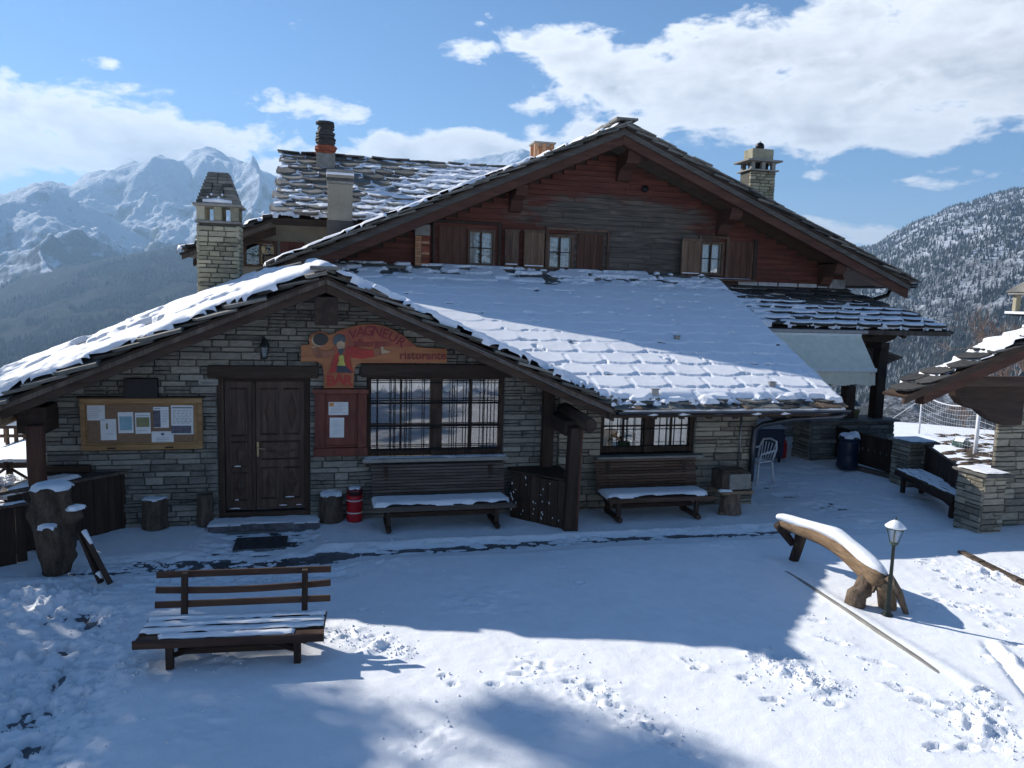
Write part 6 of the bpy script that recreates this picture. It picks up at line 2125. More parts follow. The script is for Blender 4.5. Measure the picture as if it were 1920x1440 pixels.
a = G(1604, 884)
bb = thing('blue_barrel', 'dark blue plastic barrel with lumpy snow on its lid, by the porch parapet', 'barrel', a[0], a[1] + .3, 0)
mk('body', 'plastic_blue', bb, lambda b: b.lathe([(.20, 0), (.23, .04), (.245, .28), (.23, .32), (.242, .38), (.245, .58), (.235, .64), (.23, .70)], 24), smooth=True)
mk('lid', 'plastic_blue', bb, lambda b: b.lathe([(.24, .702), (.245, .74), (.20, .76)], 24), smooth=True)
snow_pad('snow', bb, [(.22 * math.cos(q), .22 * math.sin(q)) for q in np.linspace(0, 2 * PI, 16)[:-1]], .76, .10, res=.025, edge=.16, seed=7, lump=1.0)
q = H(1600, 775, 3.8)
pt = thing('flower_pot', 'small pale green pot on the porch parapet between the posts', 'flower pot', q[0], 3.75, .985)
mk('pot', 'paper_olive', pt, lambda b: b.lathe([(.09, 0), (.12, .18), (.13, .20), (.12, .21)], 14), smooth=True)
mk('lantern_top', 'metal_grey', pt, lambda b: b.lathe([(.14, .30), (.13, .33), (.03, .42), (.01, .45)], 10))

# awning under the porch eave
aw = thing('awning', 'cream cloth awning with icicles pulled out under the porch eave', 'awning', 0, 0, 0)
AA = (H(1490, 627, 3.5)); AB = H(1614, 628, 3.5)
FA = H(1502, 690, 2.45); FB = H(1641, 693, 2.45)
x0b, x1b = 11.2, AB[0]; x0f, x1f = 11.1, FB[0]
mk('cloth', 'awning_cloth', aw, lambda b: b.add([(x0b, 3.50, 3.10), (x1b, 3.50, 3.10), (x1f, 2.45, FB[1] + .02), (x0f, 2.45, FB[1] + .02), (x0b, 3.50, 3.09), (x1b, 3.50, 3.09), (x1f, 2.45, FB[1] + .01), (x0f, 2.45, FB[1] + .01)],
                                              [(0, 1, 2, 3), (7, 6, 5, 4), (0, 4, 5, 1), (1, 5, 6, 2), (2, 6, 7, 3), (3, 7, 4, 0)]))
boxpart('front_bar', 'awning_white', aw, x0f, x1f + .02, 2.40, 2.47, FB[1] - .06, FB[1] + .03, .015)
v = MB(); n = 26; fz = FB[1] - .062
xs = np.linspace(x0f, x1f, n)
for i in range(n - 1):
    d0 = .30 + .02 * math.sin(i * .9); 
    v.add([(xs[i], 2.43 + .006 * (i % 2), fz), (xs[i + 1], 2.43 + .006 * ((i + 1) % 2), fz), (xs[i + 1], 2.41, fz - d0), (xs[i], 2.41, fz - d0 + .004)], [(0, 1, 2, 3)])
v.build('valance', 'awning_cloth', aw)
for k in range(12):
    x = x1f - .02 - k * .045 - random.random() * .02; l_ = random.uniform(.03, .22) * (1 if k < 4 else .4)
    mk('icicle', 'lamp_glass', aw, lambda b: b.tube([(x, 2.42, fz - (.0 if k < 3 else .28)), (x, 2.42, fz - (.10 if k < 3 else .28) - l_)], [.012, .002], 6))
boxpart('cassette', 'awning_white', aw, x0b, x1b + .02, 3.48, 3.56, 3.06, 3.14, .015)
mk('arm', 'awning_white', aw, lambda b: b.tube([(x1b - .1, 3.45, 3.04), (x1f - .1, 2.48, FB[1] - .02)], .018, 8))

# --- right-hand railing: two piers, plank panels with cut-outs, bench
def pier(px0, px1, pyt, pyb, wd, dp, h, label, lim, seed, corner=None):
    a = corner or G((px0 + px1) / 2, pyb)
    t = thing('stone_pier', label, 'pier', a[0], a[1], 0, group='stone piers of the terrace railing')
    core = MB().bx(-wd / 2 + .02, wd / 2 - .02, .02, dp - .02, -.2, h).build('core', 'mortar', t)
    lay_stones(t, 'stone_pier', {'z0': -.1, 'z1': h, 'run': lambda a_, b2: (0, wd)}, [], (-wd / 2, .03, 0), wst=(.2, .5), hrow=(.08, .13), seed=seed)
    lay_stones(t, 'stone_pier', {'z0': -.1, 'z1': h, 'run': lambda a_, b2: (0, dp)}, [], (-wd / 2 + .03, 0, 0), axis=1, face=1, wst=(.2, .5), hrow=(.08, .13), seed=seed + 1)
    mk('cap', 'slate', t, lambda b: b.bx(-wd / 2 - .07, wd / 2 + .07, -.10, dp + .08, h + .003, h + .055), bevel=.012)
    snow_pad('cap_snow', t, [(-wd / 2 - .03, -.05), (wd / 2 + .02, -.05), (wd / 2 + .02, dp + .04), (-wd / 2 - .03, dp + .04)], h + .056, .03, res=.03, edge=.1, seed=seed)
    return a


p1 = G(1850, 1003)
h1 = H(1850, 893, p1[1])[1]
pier(0, 0, 0, 0, .46, .55, h1 - .02, 'stone pier with snowy cap nearest the camera, right of the long bench', 99, 91, corner=(p1[0] + .06, p1[1]))
p2 = G(1718, 912)
h2 = H(1718, 832, p2[1])[1]
pier(0, 0, 0, 0, .62, .5, h2 - .02, 'far stone pier with slate cap at the inner end of the long bench', 99, 95, corner=(p2[0] + .05, p2[1]))


def cut_panel(parent, a, b_, z0, z1, nb, hole_h=.16):
    """vertical boards whose neighbouring edges are carved to leave lozenge holes"""
    L_ = math.hypot(b_[0] - a[0], b_[1] - a[1]); ang = math.atan2(b_[1] - a[1], b_[0] - a[0])
    wd = L_ / nb; zm = (z0 + z1) / 2
    for k in range(nb):
        x0, x1 = k * wd + .002, (k + 1) * wd - .002
        c = .03; q = hole_h / 2
        poly = [(x0, z0), (x1, z0), (x1, zm - q), (x1 - c, zm), (x1, zm + q), (x1, z1), (x0, z1), (x0, zm + q), (x0 + c, zm), (x0, zm - q)]
        MB().prism(poly, -.012, .012).build('board', 'wood_dark_z', parent, loc=(a[0], a[1], 0), rot=(0, 0, ang))
    for (zz, tt) in ((z1 + .002, .05), (z0 - .06, .05)):
        mk('rail', 'wood_dark_x', parent, lambda b: b.bx(0, L_, -.04, .04, zz, zz + tt), bevel=.008, loc=(a[0], a[1], 0), rot=(0, 0, ang))


rg1 = thing('plank_railing', 'dark plank railing with carved lozenge holes behind the long bench', 'railing', 0, 0, 0, group='plank railings of the terrace')
cut_panel(rg1, (p1[0] + .1, p1[1] + .55), (p2[0] + .15, p2[1]), .16, h1 - .16, 14)
rg2 = thing('plank_railing', 'dark plank railing with carved holes between the far pier and the blue barrel', 'railing', 0, 0, 0, group='plank railings of the terrace')
cut_panel(rg2, (p2[0] + .1, p2[1] + .5), (13.3, 3.36), .14, h2 - .16, 12)
# heavy kerb beam at the foot
kb = MB().box((0, 0, .06), (2.2, .16, .12)).build('kerb_beam', 'board_weathered', None, bevel=.02)
a = G(1652, 892)
kb.location = W(a[0], a[1] + .1, -.03); kb.rotation_euler = (0, 0, YAW + R(-76))
tag(kb, 'squared timber kerb lying at the foot of the far railing beside the barrel', 'timber')

# long bench by the railing
LBa = (12.55, -1.75); LBb = (13.05, .30)
angb = math.atan2(LBb[1] - LBa[1], LBb[0] - LBa[0]); Lb_ = math.hypot(LBb[0] - LBa[0], LBb[1] - LBa[1])
lb = thing('long_bench', 'low slatted bench with snow on its slats, in front of the right railing', 'bench', LBa[0], LBa[1], 0, rot=angb)
for k in range(5):
    y = -.02 + k * .105
    boxpart('seat_slat', 'board_weathered', lb, 0, Lb_, y, y + .085, .42, .45, .008)
    s_ = snow_pad('slat_snow', lb, [(.0, y + .002), (Lb_, y + .002), (Lb_, y + .084), (.0, y + .084)], .451, .032, res=.022, edge=.035, seed=k, lump=.3)
for x in (.18, Lb_ - .18):
    for y in (.03, .42):
        boxpart('leg', 'wood_dark_z', lb, x - .04, x + .04, y - .04, y + .04, 0, .415, .01)
    boxpart('cross_bar', 'wood_dark_y', lb, x - .035, x + .035, -.02, .48, .34, .412, .01)
boxpart('stretcher', 'wood_dark_x', lb, .2, Lb_ - .2, .18, .24, .15, .22, .01)
boxpart('front_rail', 'wood_dark_x', lb, .0, Lb_, .505, .535, .34, .45, .01)

# --- hewn log arch with garden lamp
q1 = H(1470, 985, -3.25); 
lg = thing('log_arch', 'bent hewn log on stout legs like a rustic sculpture, capped with snow', 'log sculpture', 0, 0, 0)
def PW(px, py, w): a = H(px, py, w); return (a[0], w, a[1])
path = [PW(1460, 976, -3.12), PW(1500, 993, -3.4), PW(1545, 1009, -3.85), PW(1585, 1033, -4.25), PW(1618, 1062, -4.6), PW(1645, 1084, -4.88), PW(1658, 1098, -4.98)]
mk('log', 'driftwood', lg, lambda b: b.tube(path, [.085, .095, .10, .115, .14, .15, .10], 18, wob=.07), smooth=True, subsurf=1)
lgs = G(1489, 1056); lgm = G(1606, 1146); lgr = G(1672, 1150)
mk('leg', 'wood_dark_z', lg, lambda b: b.tube([(lgs[0], lgs[1] + .04, -.03), PW(1495, 1030, -3.22), PW(1503, 1000, -3.30)], [.07, .075, .09], 10, wob=.08), smooth=True)
mk('leg', 'wood_dark_z', lg, lambda b: b.tube([PW(1487, 1020, -3.18), PW(1468, 996, -3.1), PW(1459, 982, -3.08)], [.055, .065, .08], 10, wob=.05), smooth=True)
mk('leg', 'bark_light', lg, lambda b: b.tube([(lgm[0], lgm[1] + .06, -.04), (lgm[0] + .03, lgm[1] + .06, .2), PW(1618, 1108, -4.80), PW(1628, 1076, -4.75)], [.125, .118, .115, .10], 16, wob=.10), smooth=True)
mk('leg', 'driftwood', lg, lambda b: b.tube([(lgr[0], lgr[1] + .06, -.04), (lgr[0] - .02, lgr[1] + .10, .25), PW(1657, 1092, -4.97)], [.105, .11, .13], 14, wob=.08), smooth=True)
g5 = G(1701, 1158)
mk('root', 'bark_light', lg, lambda b: b.tube([PW(1664, 1080, -4.98), PW(1684, 1110, -5.08), (g5[0], g5[1] + .02, .03)], [.07, .05, .03], 8, wob=.15), smooth=True)
mk('root', 'bark_light', lg, lambda b: b.tube([PW(1642, 1096, -4.9), PW(1637, 1110, -5.0)], [.03, .018], 7))
sn = []
for i, p in enumerate(path[:-1]):
    p = Vector(p); sn.append(p + Vector((0.01, -.01, [.075, .085, .09, .105, .125, .13][i])))
mk('log_snow', 'snow', lg, lambda b: b.tube([sn[0] + Vector((-.06, .02, -.02)), sn[0], sn[1] + Vector((0, 0, .01)), (sn[1] + sn[2]) / 2 + Vector((0, 0, .035)), sn[2] + Vector((0, 0, .03)), (sn[2] + sn[3]) / 2 + Vector((0, 0, .06)), sn[3] + Vector((0, 0, .03)), sn[4], sn[5], sn[5] + Vector((.06, -.08, -.08))],
                                             [.03, .08, .10, .08, .10, .125, .09, .12, .09, .04], 14, squash=.75, wob=.13), smooth=True, subsurf=1)

gl = G(1663, 1160)
lm = thing('garden_lamp', 'slim iron garden lamp with glass lantern and snowy hood, beside the log arch', 'lamp', gl[0], gl[1], 0)
hz = H(1676, 1000, gl[1])[1]; ztop = H(1678, 978, gl[1])[1]
mk('post', 'lamp_green', lm, lambda b: b.lathe([(.075, 0), (.07, .05), (.035, .09), (.045, .14), (.03, .18), (.026, .5), (.03, .52), (.022, .56), (.02, hz - .16), (.035, hz - .15), (.02, hz - .13)], 12), smooth=True)
zl = hz - .12
mk('cage', 'verdigris', lm, lambda b: [b.tube([(.045 * math.cos(k * PI / 2 + .785), .045 * math.sin(k * PI / 2 + .785), zl), (.095 * math.cos(k * PI / 2 + .785), .095 * math.sin(k * PI / 2 + .785), zl + .18)], .006, 6) for k in range(4)])
mk('glass', 'lamp_glass', lm, lambda b: b.lathe([(.043, 0), (.091, .178)], 4, (0, 0, zl)), rot=(0, 0, .785) if False else (0, 0, PI / 4 - PI / 4))
mk('candle', 'paper', lm, lambda b: b.lathe([(.02, .01), (.02, .09), (.004, .12)], 10, (0, 0, zl)), smooth=True)
mk('cage_base', 'verdigris', lm, lambda b: b.lathe([(.05, -.02), (.05, .0)], 8, (0, 0, zl)))
mk('hood', 'verdigris', lm, lambda b: b.lathe([(.135, .18), (.13, .19), (.06, .25), (.02, .275), (.012, .31), (.003, .33)], 4, (0, 0, zl)))
mk('hood_snow', 'snow', lm, lambda b: b.lathe([(.12, .195), (.115, .215), (.06, .265), (.02, .288)], 8, (0, 0, zl)), smooth=True)

# --- edging board let into the lawn, and stone kerb further right
a = G(1435, 1052); b_ = G(1768, 1275)
ed = thing('edging_board', 'long thin wooden edging board set on edge through the snowy lawn', 'edging', a[0], a[1], -.06, rot=math.atan2(b_[1] - a[1], b_[0] - a[0]))
L_ = math.hypot(b_[0] - a[0], b_[1] - a[1])
mk('board', 'concrete_cap', ed, lambda b: b.prism([(0, .06), (L_ * .12, .11), (L_ * .2, .13), (L_ * .6, .14), (L_ * .9, .13), (L_, .11), (L_, -.05), (0, -.05)], -.026, .026), bevel=.006)
a = G(1800, 1040); b_ = G(1935, 1108)
kb = thing('stone_kerb', 'row of brown kerb stones showing through the snow at the right edge', 'kerb', a[0], a[1], -.05, rot=math.atan2(b_[1] - a[1], b_[0] - a[0]))
x = 0; L_ = math.hypot(b_[0] - a[0], b_[1] - a[1]) + .2; rk = random.Random(6)
while x < L_:
    l_ = rk.uniform(.18, .34)
    MB().box((x + l_ / 2, rk.uniform(-.01, .01), .045 + rk.uniform(0, .02)), (l_ - .012, .13, .14), Matrix.Rotation(rk.uniform(-.03, .03), 3, 'X')).build('kerb_stone', 'bark', kb, bevel=.012)
    x += l_

# --- garden bench in the foreground
A0 = G(317, 1264); A1 = G(557, 1252)
ya_ = math.atan2(A1[1] - A0[1], A1[0] - A0[0])
gbn = thing('garden_bench', 'brown slatted garden bench with snow on its seat, alone in the foreground', 'bench', (A0[0] + A1[0]) / 2, (A0[1] + A1[1]) / 2, 0, rot=ya_)
hx = math.hypot(A1[0] - A0[0], A1[1] - A0[1]) / 2
sz = H(317, 1198, A0[1])[1]
exl = .33; exr = .27
x0, x1 = -hx - exl, hx + exr
# seat front board
boxpart('front_board', 'wood_oiled', gbn, x0, x1, -.035, .0, sz - .085, sz + .0, .006)
for k in range(4):
    y = .010 + k * .128; zk = sz + k * .008
    boxpart('seat_slat', 'wood_oiled', gbn, x0 + .01, x1 - .01, y, y + .108, zk - .045, zk - .015, .006)
    snow_pad('slat_snow', gbn, [(x0 + (.25 if k == 0 else .02), y), (x1 - (.32 if k == 0 else .02), y), (x1 - (.30 if k == 0 else .02), y + .106), (x0 + (.2 if k == 0 else .02), y + .106)], zk - .014, .030, res=.018, edge=.035, seed=k + 3, lump=.35)
for k in range(3):
    z = sz + .095 + k * .145; y = .50 + k * .045
    mk('back_slat', 'wood_oiled', gbn, lambda b: b.tube([(x0 + .06 + (x1 - x0 - .04) * i / 12, y, z + .035 + (-.018 * math.sin(PI * i / 12) if k == 1 else 0.006 * math.sin(i))) for i in range(13)], .056, 4, squash=1.0) and None)
for o_ in list(gbn.children):
    if o_.name.startswith('back_slat'):
        bpy.data.objects.remove(o_)
for k in range(3):
    z = sz + .090 + k * .150; y = .55 + k * .04
    m = MB(); n = 14; vs_ = []
    for i in range(n + 1):
        x = x0 + .05 + (x1 - x0 - .03) * i / n
        dz = (-.030 * math.sin(PI * i / n) + .02 * i / n) if k == 1 else .010 * i / n
        vs_ += [(x, y - .014, z + dz), (x, y + .014, z + dz), (x, y + .020, z + dz + .068), (x, y - .008, z + dz + .068)]
    fs_ = [(0, 1, 2, 3), (4 * n + 3, 4 * n + 2, 4 * n + 1, 4 * n)]
    for i in range(n):
        for q in range(4):
            fs_.append((4 * i + q, 4 * i + 4 + q, 4 * i + 4 + (q + 1) % 4, 4 * i + (q + 1) % 4))
    m.add(vs_, fs_)
    m.build('back_slat', 'wood_oiled', gbn, bevel=.004)
for sx, xx in ((-1, -hx), (1, hx)):
    mk('leg', 'wood_dark_z', gbn, lambda b: b.bx(xx - .035, xx + .035, .0 + .005, .075, -.05, sz - .087), bevel=.006)
    mk('leg', 'wood_dark_z', gbn, lambda b: b.add([(xx + .02 + sx * -.0 - .03, .44, -.03), (xx + .05, .44, -.03), (xx + .05, .51, -.03), (xx - .01, .51, -.03), (xx - .01 + .0, .54, sz + .46), (xx + .05, .54, sz + .46), (xx + .05, .60, sz + .46), (xx - .01, .60, sz + .46)],
                                                 [(3, 2, 1, 0), (4, 5, 6, 7), (0, 1, 5, 4), (1, 2, 6, 5), (2, 3, 7, 6), (3, 0, 4, 7)]), bevel=.004)
    boxpart('side_rail', 'wood_dark_y', gbn, xx - .03, xx + .03, .076, .46, sz - .13, sz - .065, .006)
    mk('brace', 'wood_dark_x', gbn, lambda b: b.tube([(xx - sx * .0, .10, .14), (xx - sx * .42, .12, sz - .10)], .028, 4))
boxpart('stretcher', 'wood_dark_x', gbn, -hx + .03, hx - .03, .20, .26, .10, .165, .006)

# ============================================================ RIGHT OUTBUILDING
HW = -2.0
ob = thing('outbuilding', 'stone outbuilding at the right edge with broad timber eaves and snowy slate roof', 'building', 0, 0, 0)
s_wall = H(1869, 800, HW)[0]
wz = 3.6
ow = MB().plate([(s_wall, HW + .03), (19, HW + .03), (22, 2.0), (s_wall + 4.9, 2.0)], -.6, 2.4).build('wall', 'mortar', ob)
lay_stones(ow, 'stone_pier', {'z0': -.3, 'z1': 2.5, 'run': lambda a, b: (0, 2.4)}, [(.85, 2.0, -.3, 2.0)], (s_wall, HW + .03, 0), wst=(.25, .6), hrow=(.08, .16), seed=101, limit=150)
boxpart('dark_doorway', 'wood_dark_z', ob, s_wall + .86, s_wall + 1.98, HW - .02, HW + .02, -.3, 2.0, .01)
RWo = -2.9
tip = H(1694, 722, RWo); far_ = H(1920, 622, RWo)
sl_o = (far_[1] - tip[1]) / (far_[0] - tip[0])
co = math.sqrt(1 + sl_o ** 2)
tipz = tip[1] - .16
LRo = (17.5 - tip[0]) * co
ro = Roof((tip[0], RWo - .05, tipz), (0, 1, 0), (1, 0, sl_o), [(0, 0), (.50, 0), (.50, LRo), (0, LRo)], .50, .34, .035, 111)
rO = ro.deck('wood_dark_y', ob, .05, 'roof')
ro.slates('slate_dark', rO, 120, .08, dthick=.6)
ro.snow(rO, lambda a, b, c, fr: -.06 + .085 * smooth(b, 1.5, 2.2) + .05 * (fbm(a * 2, b * 2, 3, 113) - .5), res=.04, rag=.2, edge=.12, poly=[(.03, .1), (.48, .1), (.48, LRo), (.03, LRo)])
barge(ob, tip if False else (tip[0] + .02, tipz), (17.4, tipz + sl_o * (17.4 - tip[0])), RWo - .03, RWo + .03, -.01, .13, 'wood_dark_x', 'barge_board')
barge(ob, (tip[0] + .45, tipz + sl_o * .45), (17.4, tipz + sl_o * (17.4 - tip[0])), RWo + .06, RWo + .24, -.10, .24, 'beam_red', 'rafter')
for k in range(12):
    x0 = tip[0] + .30 + k * .6
    barge(ob, (x0, tipz + sl_o * (x0 - tip[0])), (x0 + .57, tipz + sl_o * (x0 + .57 - tip[0])), RWo + .035, RWo + .45, -.05, .025, 'wood_dark_y', 'soffit_board', 0)
cr = [H(1782, 727, HW - .12), H(1786, 742, HW - .12), H(1797, 757, HW - .12), H(1812, 764, HW - .12), H(1828, 768, HW - .12), H(1842, 780, HW - .12), H(1858, 790, HW - .12), H(1874, 796, HW - .12)]
ctop = [(s_wall + .3, cr[-1][1]), (s_wall + .3, cr[0][1] + .10), (cr[0][0], cr[0][1] + .06)]
mk('carved_bracket', 'wood_dark_x', ob, lambda b: b.prism(list(cr) + ctop, HW - .22, HW - .02), bevel=.02)
mk('purlin', 'wood_dark_x', ob, lambda b: b.bx(tip[0] + .9, s_wall + .5, RWo + .3, RWo + .5, tipz + .10, tipz + .26), bevel=.02)
x0 = H(1912, 560, -1.2)[0] + .05
zr = tipz + sl_o * (x0 - tip[0])
zt6 = H(1912, 512, -1.2)[1]
c6 = MB().bx(x0 + .03, x0 + .62, -1.45, -.95, zr - .3, zt6 - .75).build('chimney', 'mortar', ob)
lay_stones(c6, 'stone_chimney', {'z0': zr - .2, 'z1': zt6 - .76, 'run': lambda a, b: (0, .62)}, [], (x0, -1.45, 0), wst=(.2, .4), hrow=(.08, .12), seed=121)
lay_stones(c6, 'stone_chimney', {'z0': zr - .2, 'z1': zt6 - .76, 'run': lambda a, b: (0, .5)}, [], (x0 + .03, -1.45, 0), axis=1, face=1, wst=(.2, .4), hrow=(.08, .12), seed=122)
boxpart('chimney_slab', 'snow_roof', c6, x0 - .05, x0 + .7, -1.52, -.9, zt6 - .758, zt6 - .71, .01)
for xx in (x0 + .08, x0 + .54):
    for yy in (-1.4, -1.02):
        boxpart('chimney_pier', 'stone_chimney', c6, xx - .05, xx + .06, yy - .04, yy + .04, zt6 - .708, zt6 - .40, .008)
boxpart('chimney_slab', 'concrete_cap', c6, x0 - .04, x0 + .7, -1.5, -.92, zt6 - .398, zt6 - .35, .01)
mk('chimney_hood', 'slate', c6, lambda b: b.add([(x0 - .06, -1.52, zt6 - .348), (x0 + .74, -1.52, zt6 - .348), (x0 + .74, -.88, zt6 - .348), (x0 - .06, -.88, zt6 - .348), (x0 + .34, -1.2, zt6 + .02)], [(0, 1, 4), (1, 2, 4), (2, 3, 4), (3, 0, 4), (3, 2, 1, 0)]))

# ============================================================ BEYOND THE TERRACE
def PG(px, py, zg):
    a = G(px, py, zg); return a


zf = -2.2
def gtrue(px, py):
    """where the line of sight through (px, py) meets the real ground"""
    z = -1.0
    for _ in range(40):
        a = G(px, py, z); z2 = ground_g(a[0], a[1]); z = z + (z2 - z) * .5
    return a[0], a[1], z


nt_ = []
for (pxb, pyb, pxt, pyt, lab) in ((1723, 812, 1723, 738, 'pale slim post of the ball net seen beyond the far pier'), (1828, 850, 1832, 757, 'thick pale post of the ball net, nearer the outbuilding')):
    s_, w_, z_ = gtrue(pxb, pyb)
    zt = H(pxt, pyt, w_)[1]
    r_p = .05 if pxb < 1800 else .09
    o = mk('net_post', 'rope_white', None, lambda b: b.tube([(0, 0, -.3), (0, 0, zt - z_)], r_p, 8), smooth=True)
    o.location = W(s_, w_, z_); o.rotation_euler = (0, 0, YAW)
    tag(o, lab, 'post', 'posts of the ball net')
    nt_.append((Vector(W(s_, w_, z_)), Vector(W(s_, w_, zt))))
nn = MB()
(b0_, t0_), (b1_, t1_) = nt_
def sagline(p, q, sag, n=14, r=.012):
    nn.tube([p.lerp(q, i / n) - Vector((0, 0, sag * 4 * (i / n) * (1 - i / n))) for i in range(n + 1)], r, 5, cap=False)
sagline(t0_, t1_, .35, r=.03)
for i in range(1, 24):
    a = t0_.lerp(t1_, i / 24) - Vector((0, 0, .35 * 4 * (i / 24) * (1 - i / 24))); c = b0_.lerp(b1_, i / 24)
    nn.tube([a, c], .005, 4, cap=False)
for k in range(1, 9):
    f = k / 9
    sagline(t0_.lerp(b0_, f), t1_.lerp(b1_, f), .3 * (1 - f) + .05, r=.005)
dirn = (t1_ - t0_).normalized()
t2_ = t1_ + dirn * 2.4 + Vector((1.2, -3.6, -.2)); b2_ = b1_ + dirn * 2.4 + Vector((1.2, -3.6, 0))
sagline(t1_, t2_, .25, r=.03)
for k in range(1, 9):
    f = k / 9
    sagline(t1_.lerp(b1_, f), t2_.lerp(b2_, f), .2, r=.008)
for i in range(1, 14):
    nn.tube([t1_.lerp(t2_, i / 14) - Vector((0, 0, .5 * (i / 14) * (1 - i / 14) * 2)), b1_.lerp(b2_, i / 14)], .006, 4, cap=False)
nn.tube([t0_ - Vector((0, 0, .3)), b0_ + Vector((-2.4, .3, 0))], .02, 5)
o = nn.build('ball_net', 'rope_white')
tag(o, 'white ball net hanging between two pale posts beyond the terrace', 'net')

s_, w_, z_ = gtrue(1802, 836)
hut = thing('covered_heap', 'small heap under a dark green sheet and snow, beyond the ball net', 'heap', s_, w_, z_, rot=R(20))
mk('sheet', 'car_green', hut, lambda b: b.prism([(-.42, 0), (.42, 0), (.36, .22), (.1, .36), (-.15, .37), (-.38, .2)], -.3, .3), bevel=.04)
mk('snow_patch', 'snow', hut, lambda b: b.prism([(-.34, .25), (-.14, .385), (.1, .375), (.22, .31), (.1, .42), (-.15, .44)], -.25, .22), bevel=.02)

# earthy banks that show through the snow on the slope beyond
eb = MB(); rr_ = random.Random(12)
for k in range(70):
    s_, w_, z_ = gtrue(rr_.uniform(1765, 1880), rr_.uniform(812, 872))
    l_ = rr_.uniform(.2, .7); h_ = rr_.uniform(.03, .10)
    p = W(s_, w_, z_)
    nn_ = 11
    ring = [(p.x + l_ * math.cos(2 * PI * q / nn_) * rr_.uniform(.55, 1.1), p.y + l_ * .5 * math.sin(2 * PI * q / nn_) * rr_.uniform(.4, 1.1), p.z - .03) for q in range(nn_)]
    eb.add(ring + [(p.x, p.y, p.z + h_)], [(q, (q + 1) % nn_, nn_) for q in range(nn_)])
o = eb.build('earth_bank', 'earth'); o['kind'] = 'stuff'
tag(o, 'brown earth ledges showing through the snow below the ball net', 'bank')

# left, beyond the terrace edge
s_, w_, z_ = gtrue(20, 905)
rl = thing('cross_railing', 'snowy wooden railing with crossed struts seen left of the leftmost post', 'railing', 0, 0, 0)
zt = .95
q0 = (-6.2, 1.2); q1 = (-3.9, 1.2)
zt = H(26, 866, 1.2)[1]
mk('rail', 'wood_dark_x', rl, lambda b: b.bx(q0[0], q1[0], 1.15, 1.25, zt - .10, zt), bevel=.01)
mk('rail', 'wood_dark_x', rl, lambda b: b.bx(q0[0], q1[0], 1.16, 1.24, zt - .75, zt - .68), bevel=.01)
for k in range(3):
    xa = -5.9 + k * .85
    mk('strut', 'wood_dark_x', rl, lambda b: b.tube([(xa, 1.2, zt - .1), (xa + .8, 1.2, zt - .68)], .025, 4))
    mk('strut', 'wood_dark_x', rl, lambda b: b.tube([(xa, 1.22, zt - .68), (xa + .8, 1.22, zt - .1)], .025, 4))
    mk('post', 'wood_dark_z', rl, lambda b: b.bx(xa - .04, xa + .04, 1.15, 1.25, -.6, zt - .002), bevel=.01)
snow_pad('rail_snow', rl, [(q0[0], 1.15), (q1[0], 1.15), (q1[0], 1.25), (q0[0], 1.25)], zt, .05, res=.04, edge=.05, seed=3)

s_, w_, z_ = gtrue(28, 826)
zt = H(28, 800, w_)[1]; sc = (w_ + 12.6) / 1400
pv = thing('log_shelter', 'little log shelter under a thick cap of snow seen left of the leftmost post', 'shelter', s_, w_, z_)
uh = 25 * sc; uw = 24 * sc
mk('roof', 'board_weathered', pv, lambda b: b.add([(-uw * 1.3, -uw * 1.1, uh), (uw * 1.3, -uw * 1.1, uh), (uw * 1.3, uw, uh), (-uw * 1.3, uw, uh), (-uw * .3, 0, uh * 1.9), (uw * .5, 0, uh * 1.9)], [(0, 1, 5, 4), (1, 2, 5), (2, 3, 4, 5), (3, 0, 4), (3, 2, 1, 0)]))
mk('roof_snow', 'snow', pv, lambda b: b.add([(-uw * 1.35, -uw * 1.15, uh + .08), (uw * 1.35, -uw * 1.15, uh + .08), (uw * 1.35, uw * 1.05, uh + .08), (-uw * 1.35, uw * 1.05, uh + .08), (-uw * .3, 0, uh * 2.1), (uw * .5, 0, uh * 2.1)], [(0, 1, 5, 4), (1, 2, 5), (2, 3, 4, 5), (3, 0, 4), (3, 2, 1, 0)]), bevel=.05)
for x in (-.85, -.2, .35, .9):
    mk('log_post', 'shutter_tan_z', pv, lambda b: b.tube([(uw * x, -uw * .7, -.1), (uw * x, -uw * .7, uh)], uw * .14, 8))
    mk('log_post', 'shutter_tan_z', pv, lambda b: b.tube([(uw * x, uw * .7, -.1), (uw * x, uw * .7, uh)], uw * .12, 8))
mk('log_rail', 'shutter_tan_z', pv, lambda b: b.tube([(-uw, -uw * .72, uh * .45), (uw, -uw * .72, uh * .45)], uw * .12, 8))

# snowy shrubs left of the stump
def shrub(name, s, w, z, r, h, label, seed, group=None):
    t = thing(name, label, 'shrub', s, w, z, group=group)
    rr = random.Random(seed); m = MB(); sn = MB()
    for k in range(90):
        a = rr.uniform(0, 2 * PI); e = rr.uniform(.1, 1.4); l_ = rr.uniform(.5, 1) * r
        d = Vector((math.cos(a) * math.sin(e), math.sin(a) * math.sin(e), math.cos(e) * h / r))
        p = d * l_
        m.tube([(0, 0, 0), p * .5 + Vector((rr.uniform(-.05, .05), rr.uniform(-.05, .05), 0)), p], [.008, .006, .002], 4, cap=False)
        if rr.random() < .75:
            q = p * rr.uniform(.7, 1.0); b = rr.uniform(.04, .09)
            sn.lathe([(.001, -b * .35), (b, -.1 * b), (b * .8, b * .3), (.01, b * .5)], 7, q)
    m.build('branches', 'twig', t)
    sn.build('snow_clumps', 'snow', t, smooth=True)
    return t


for (px, py, r, h, lab) in ((12, 935, .42, .42, 'snow laden low shrub at the very left edge'), (42, 938, .36, .38, 'snow laden low shrub touching the leftmost post')):
    q = H(px, py, -.1)
    shrub('low_shrub', q[0], -.1, max(q[1], .02), r, h, lab, px, 'snowy shrubs left of the bar')


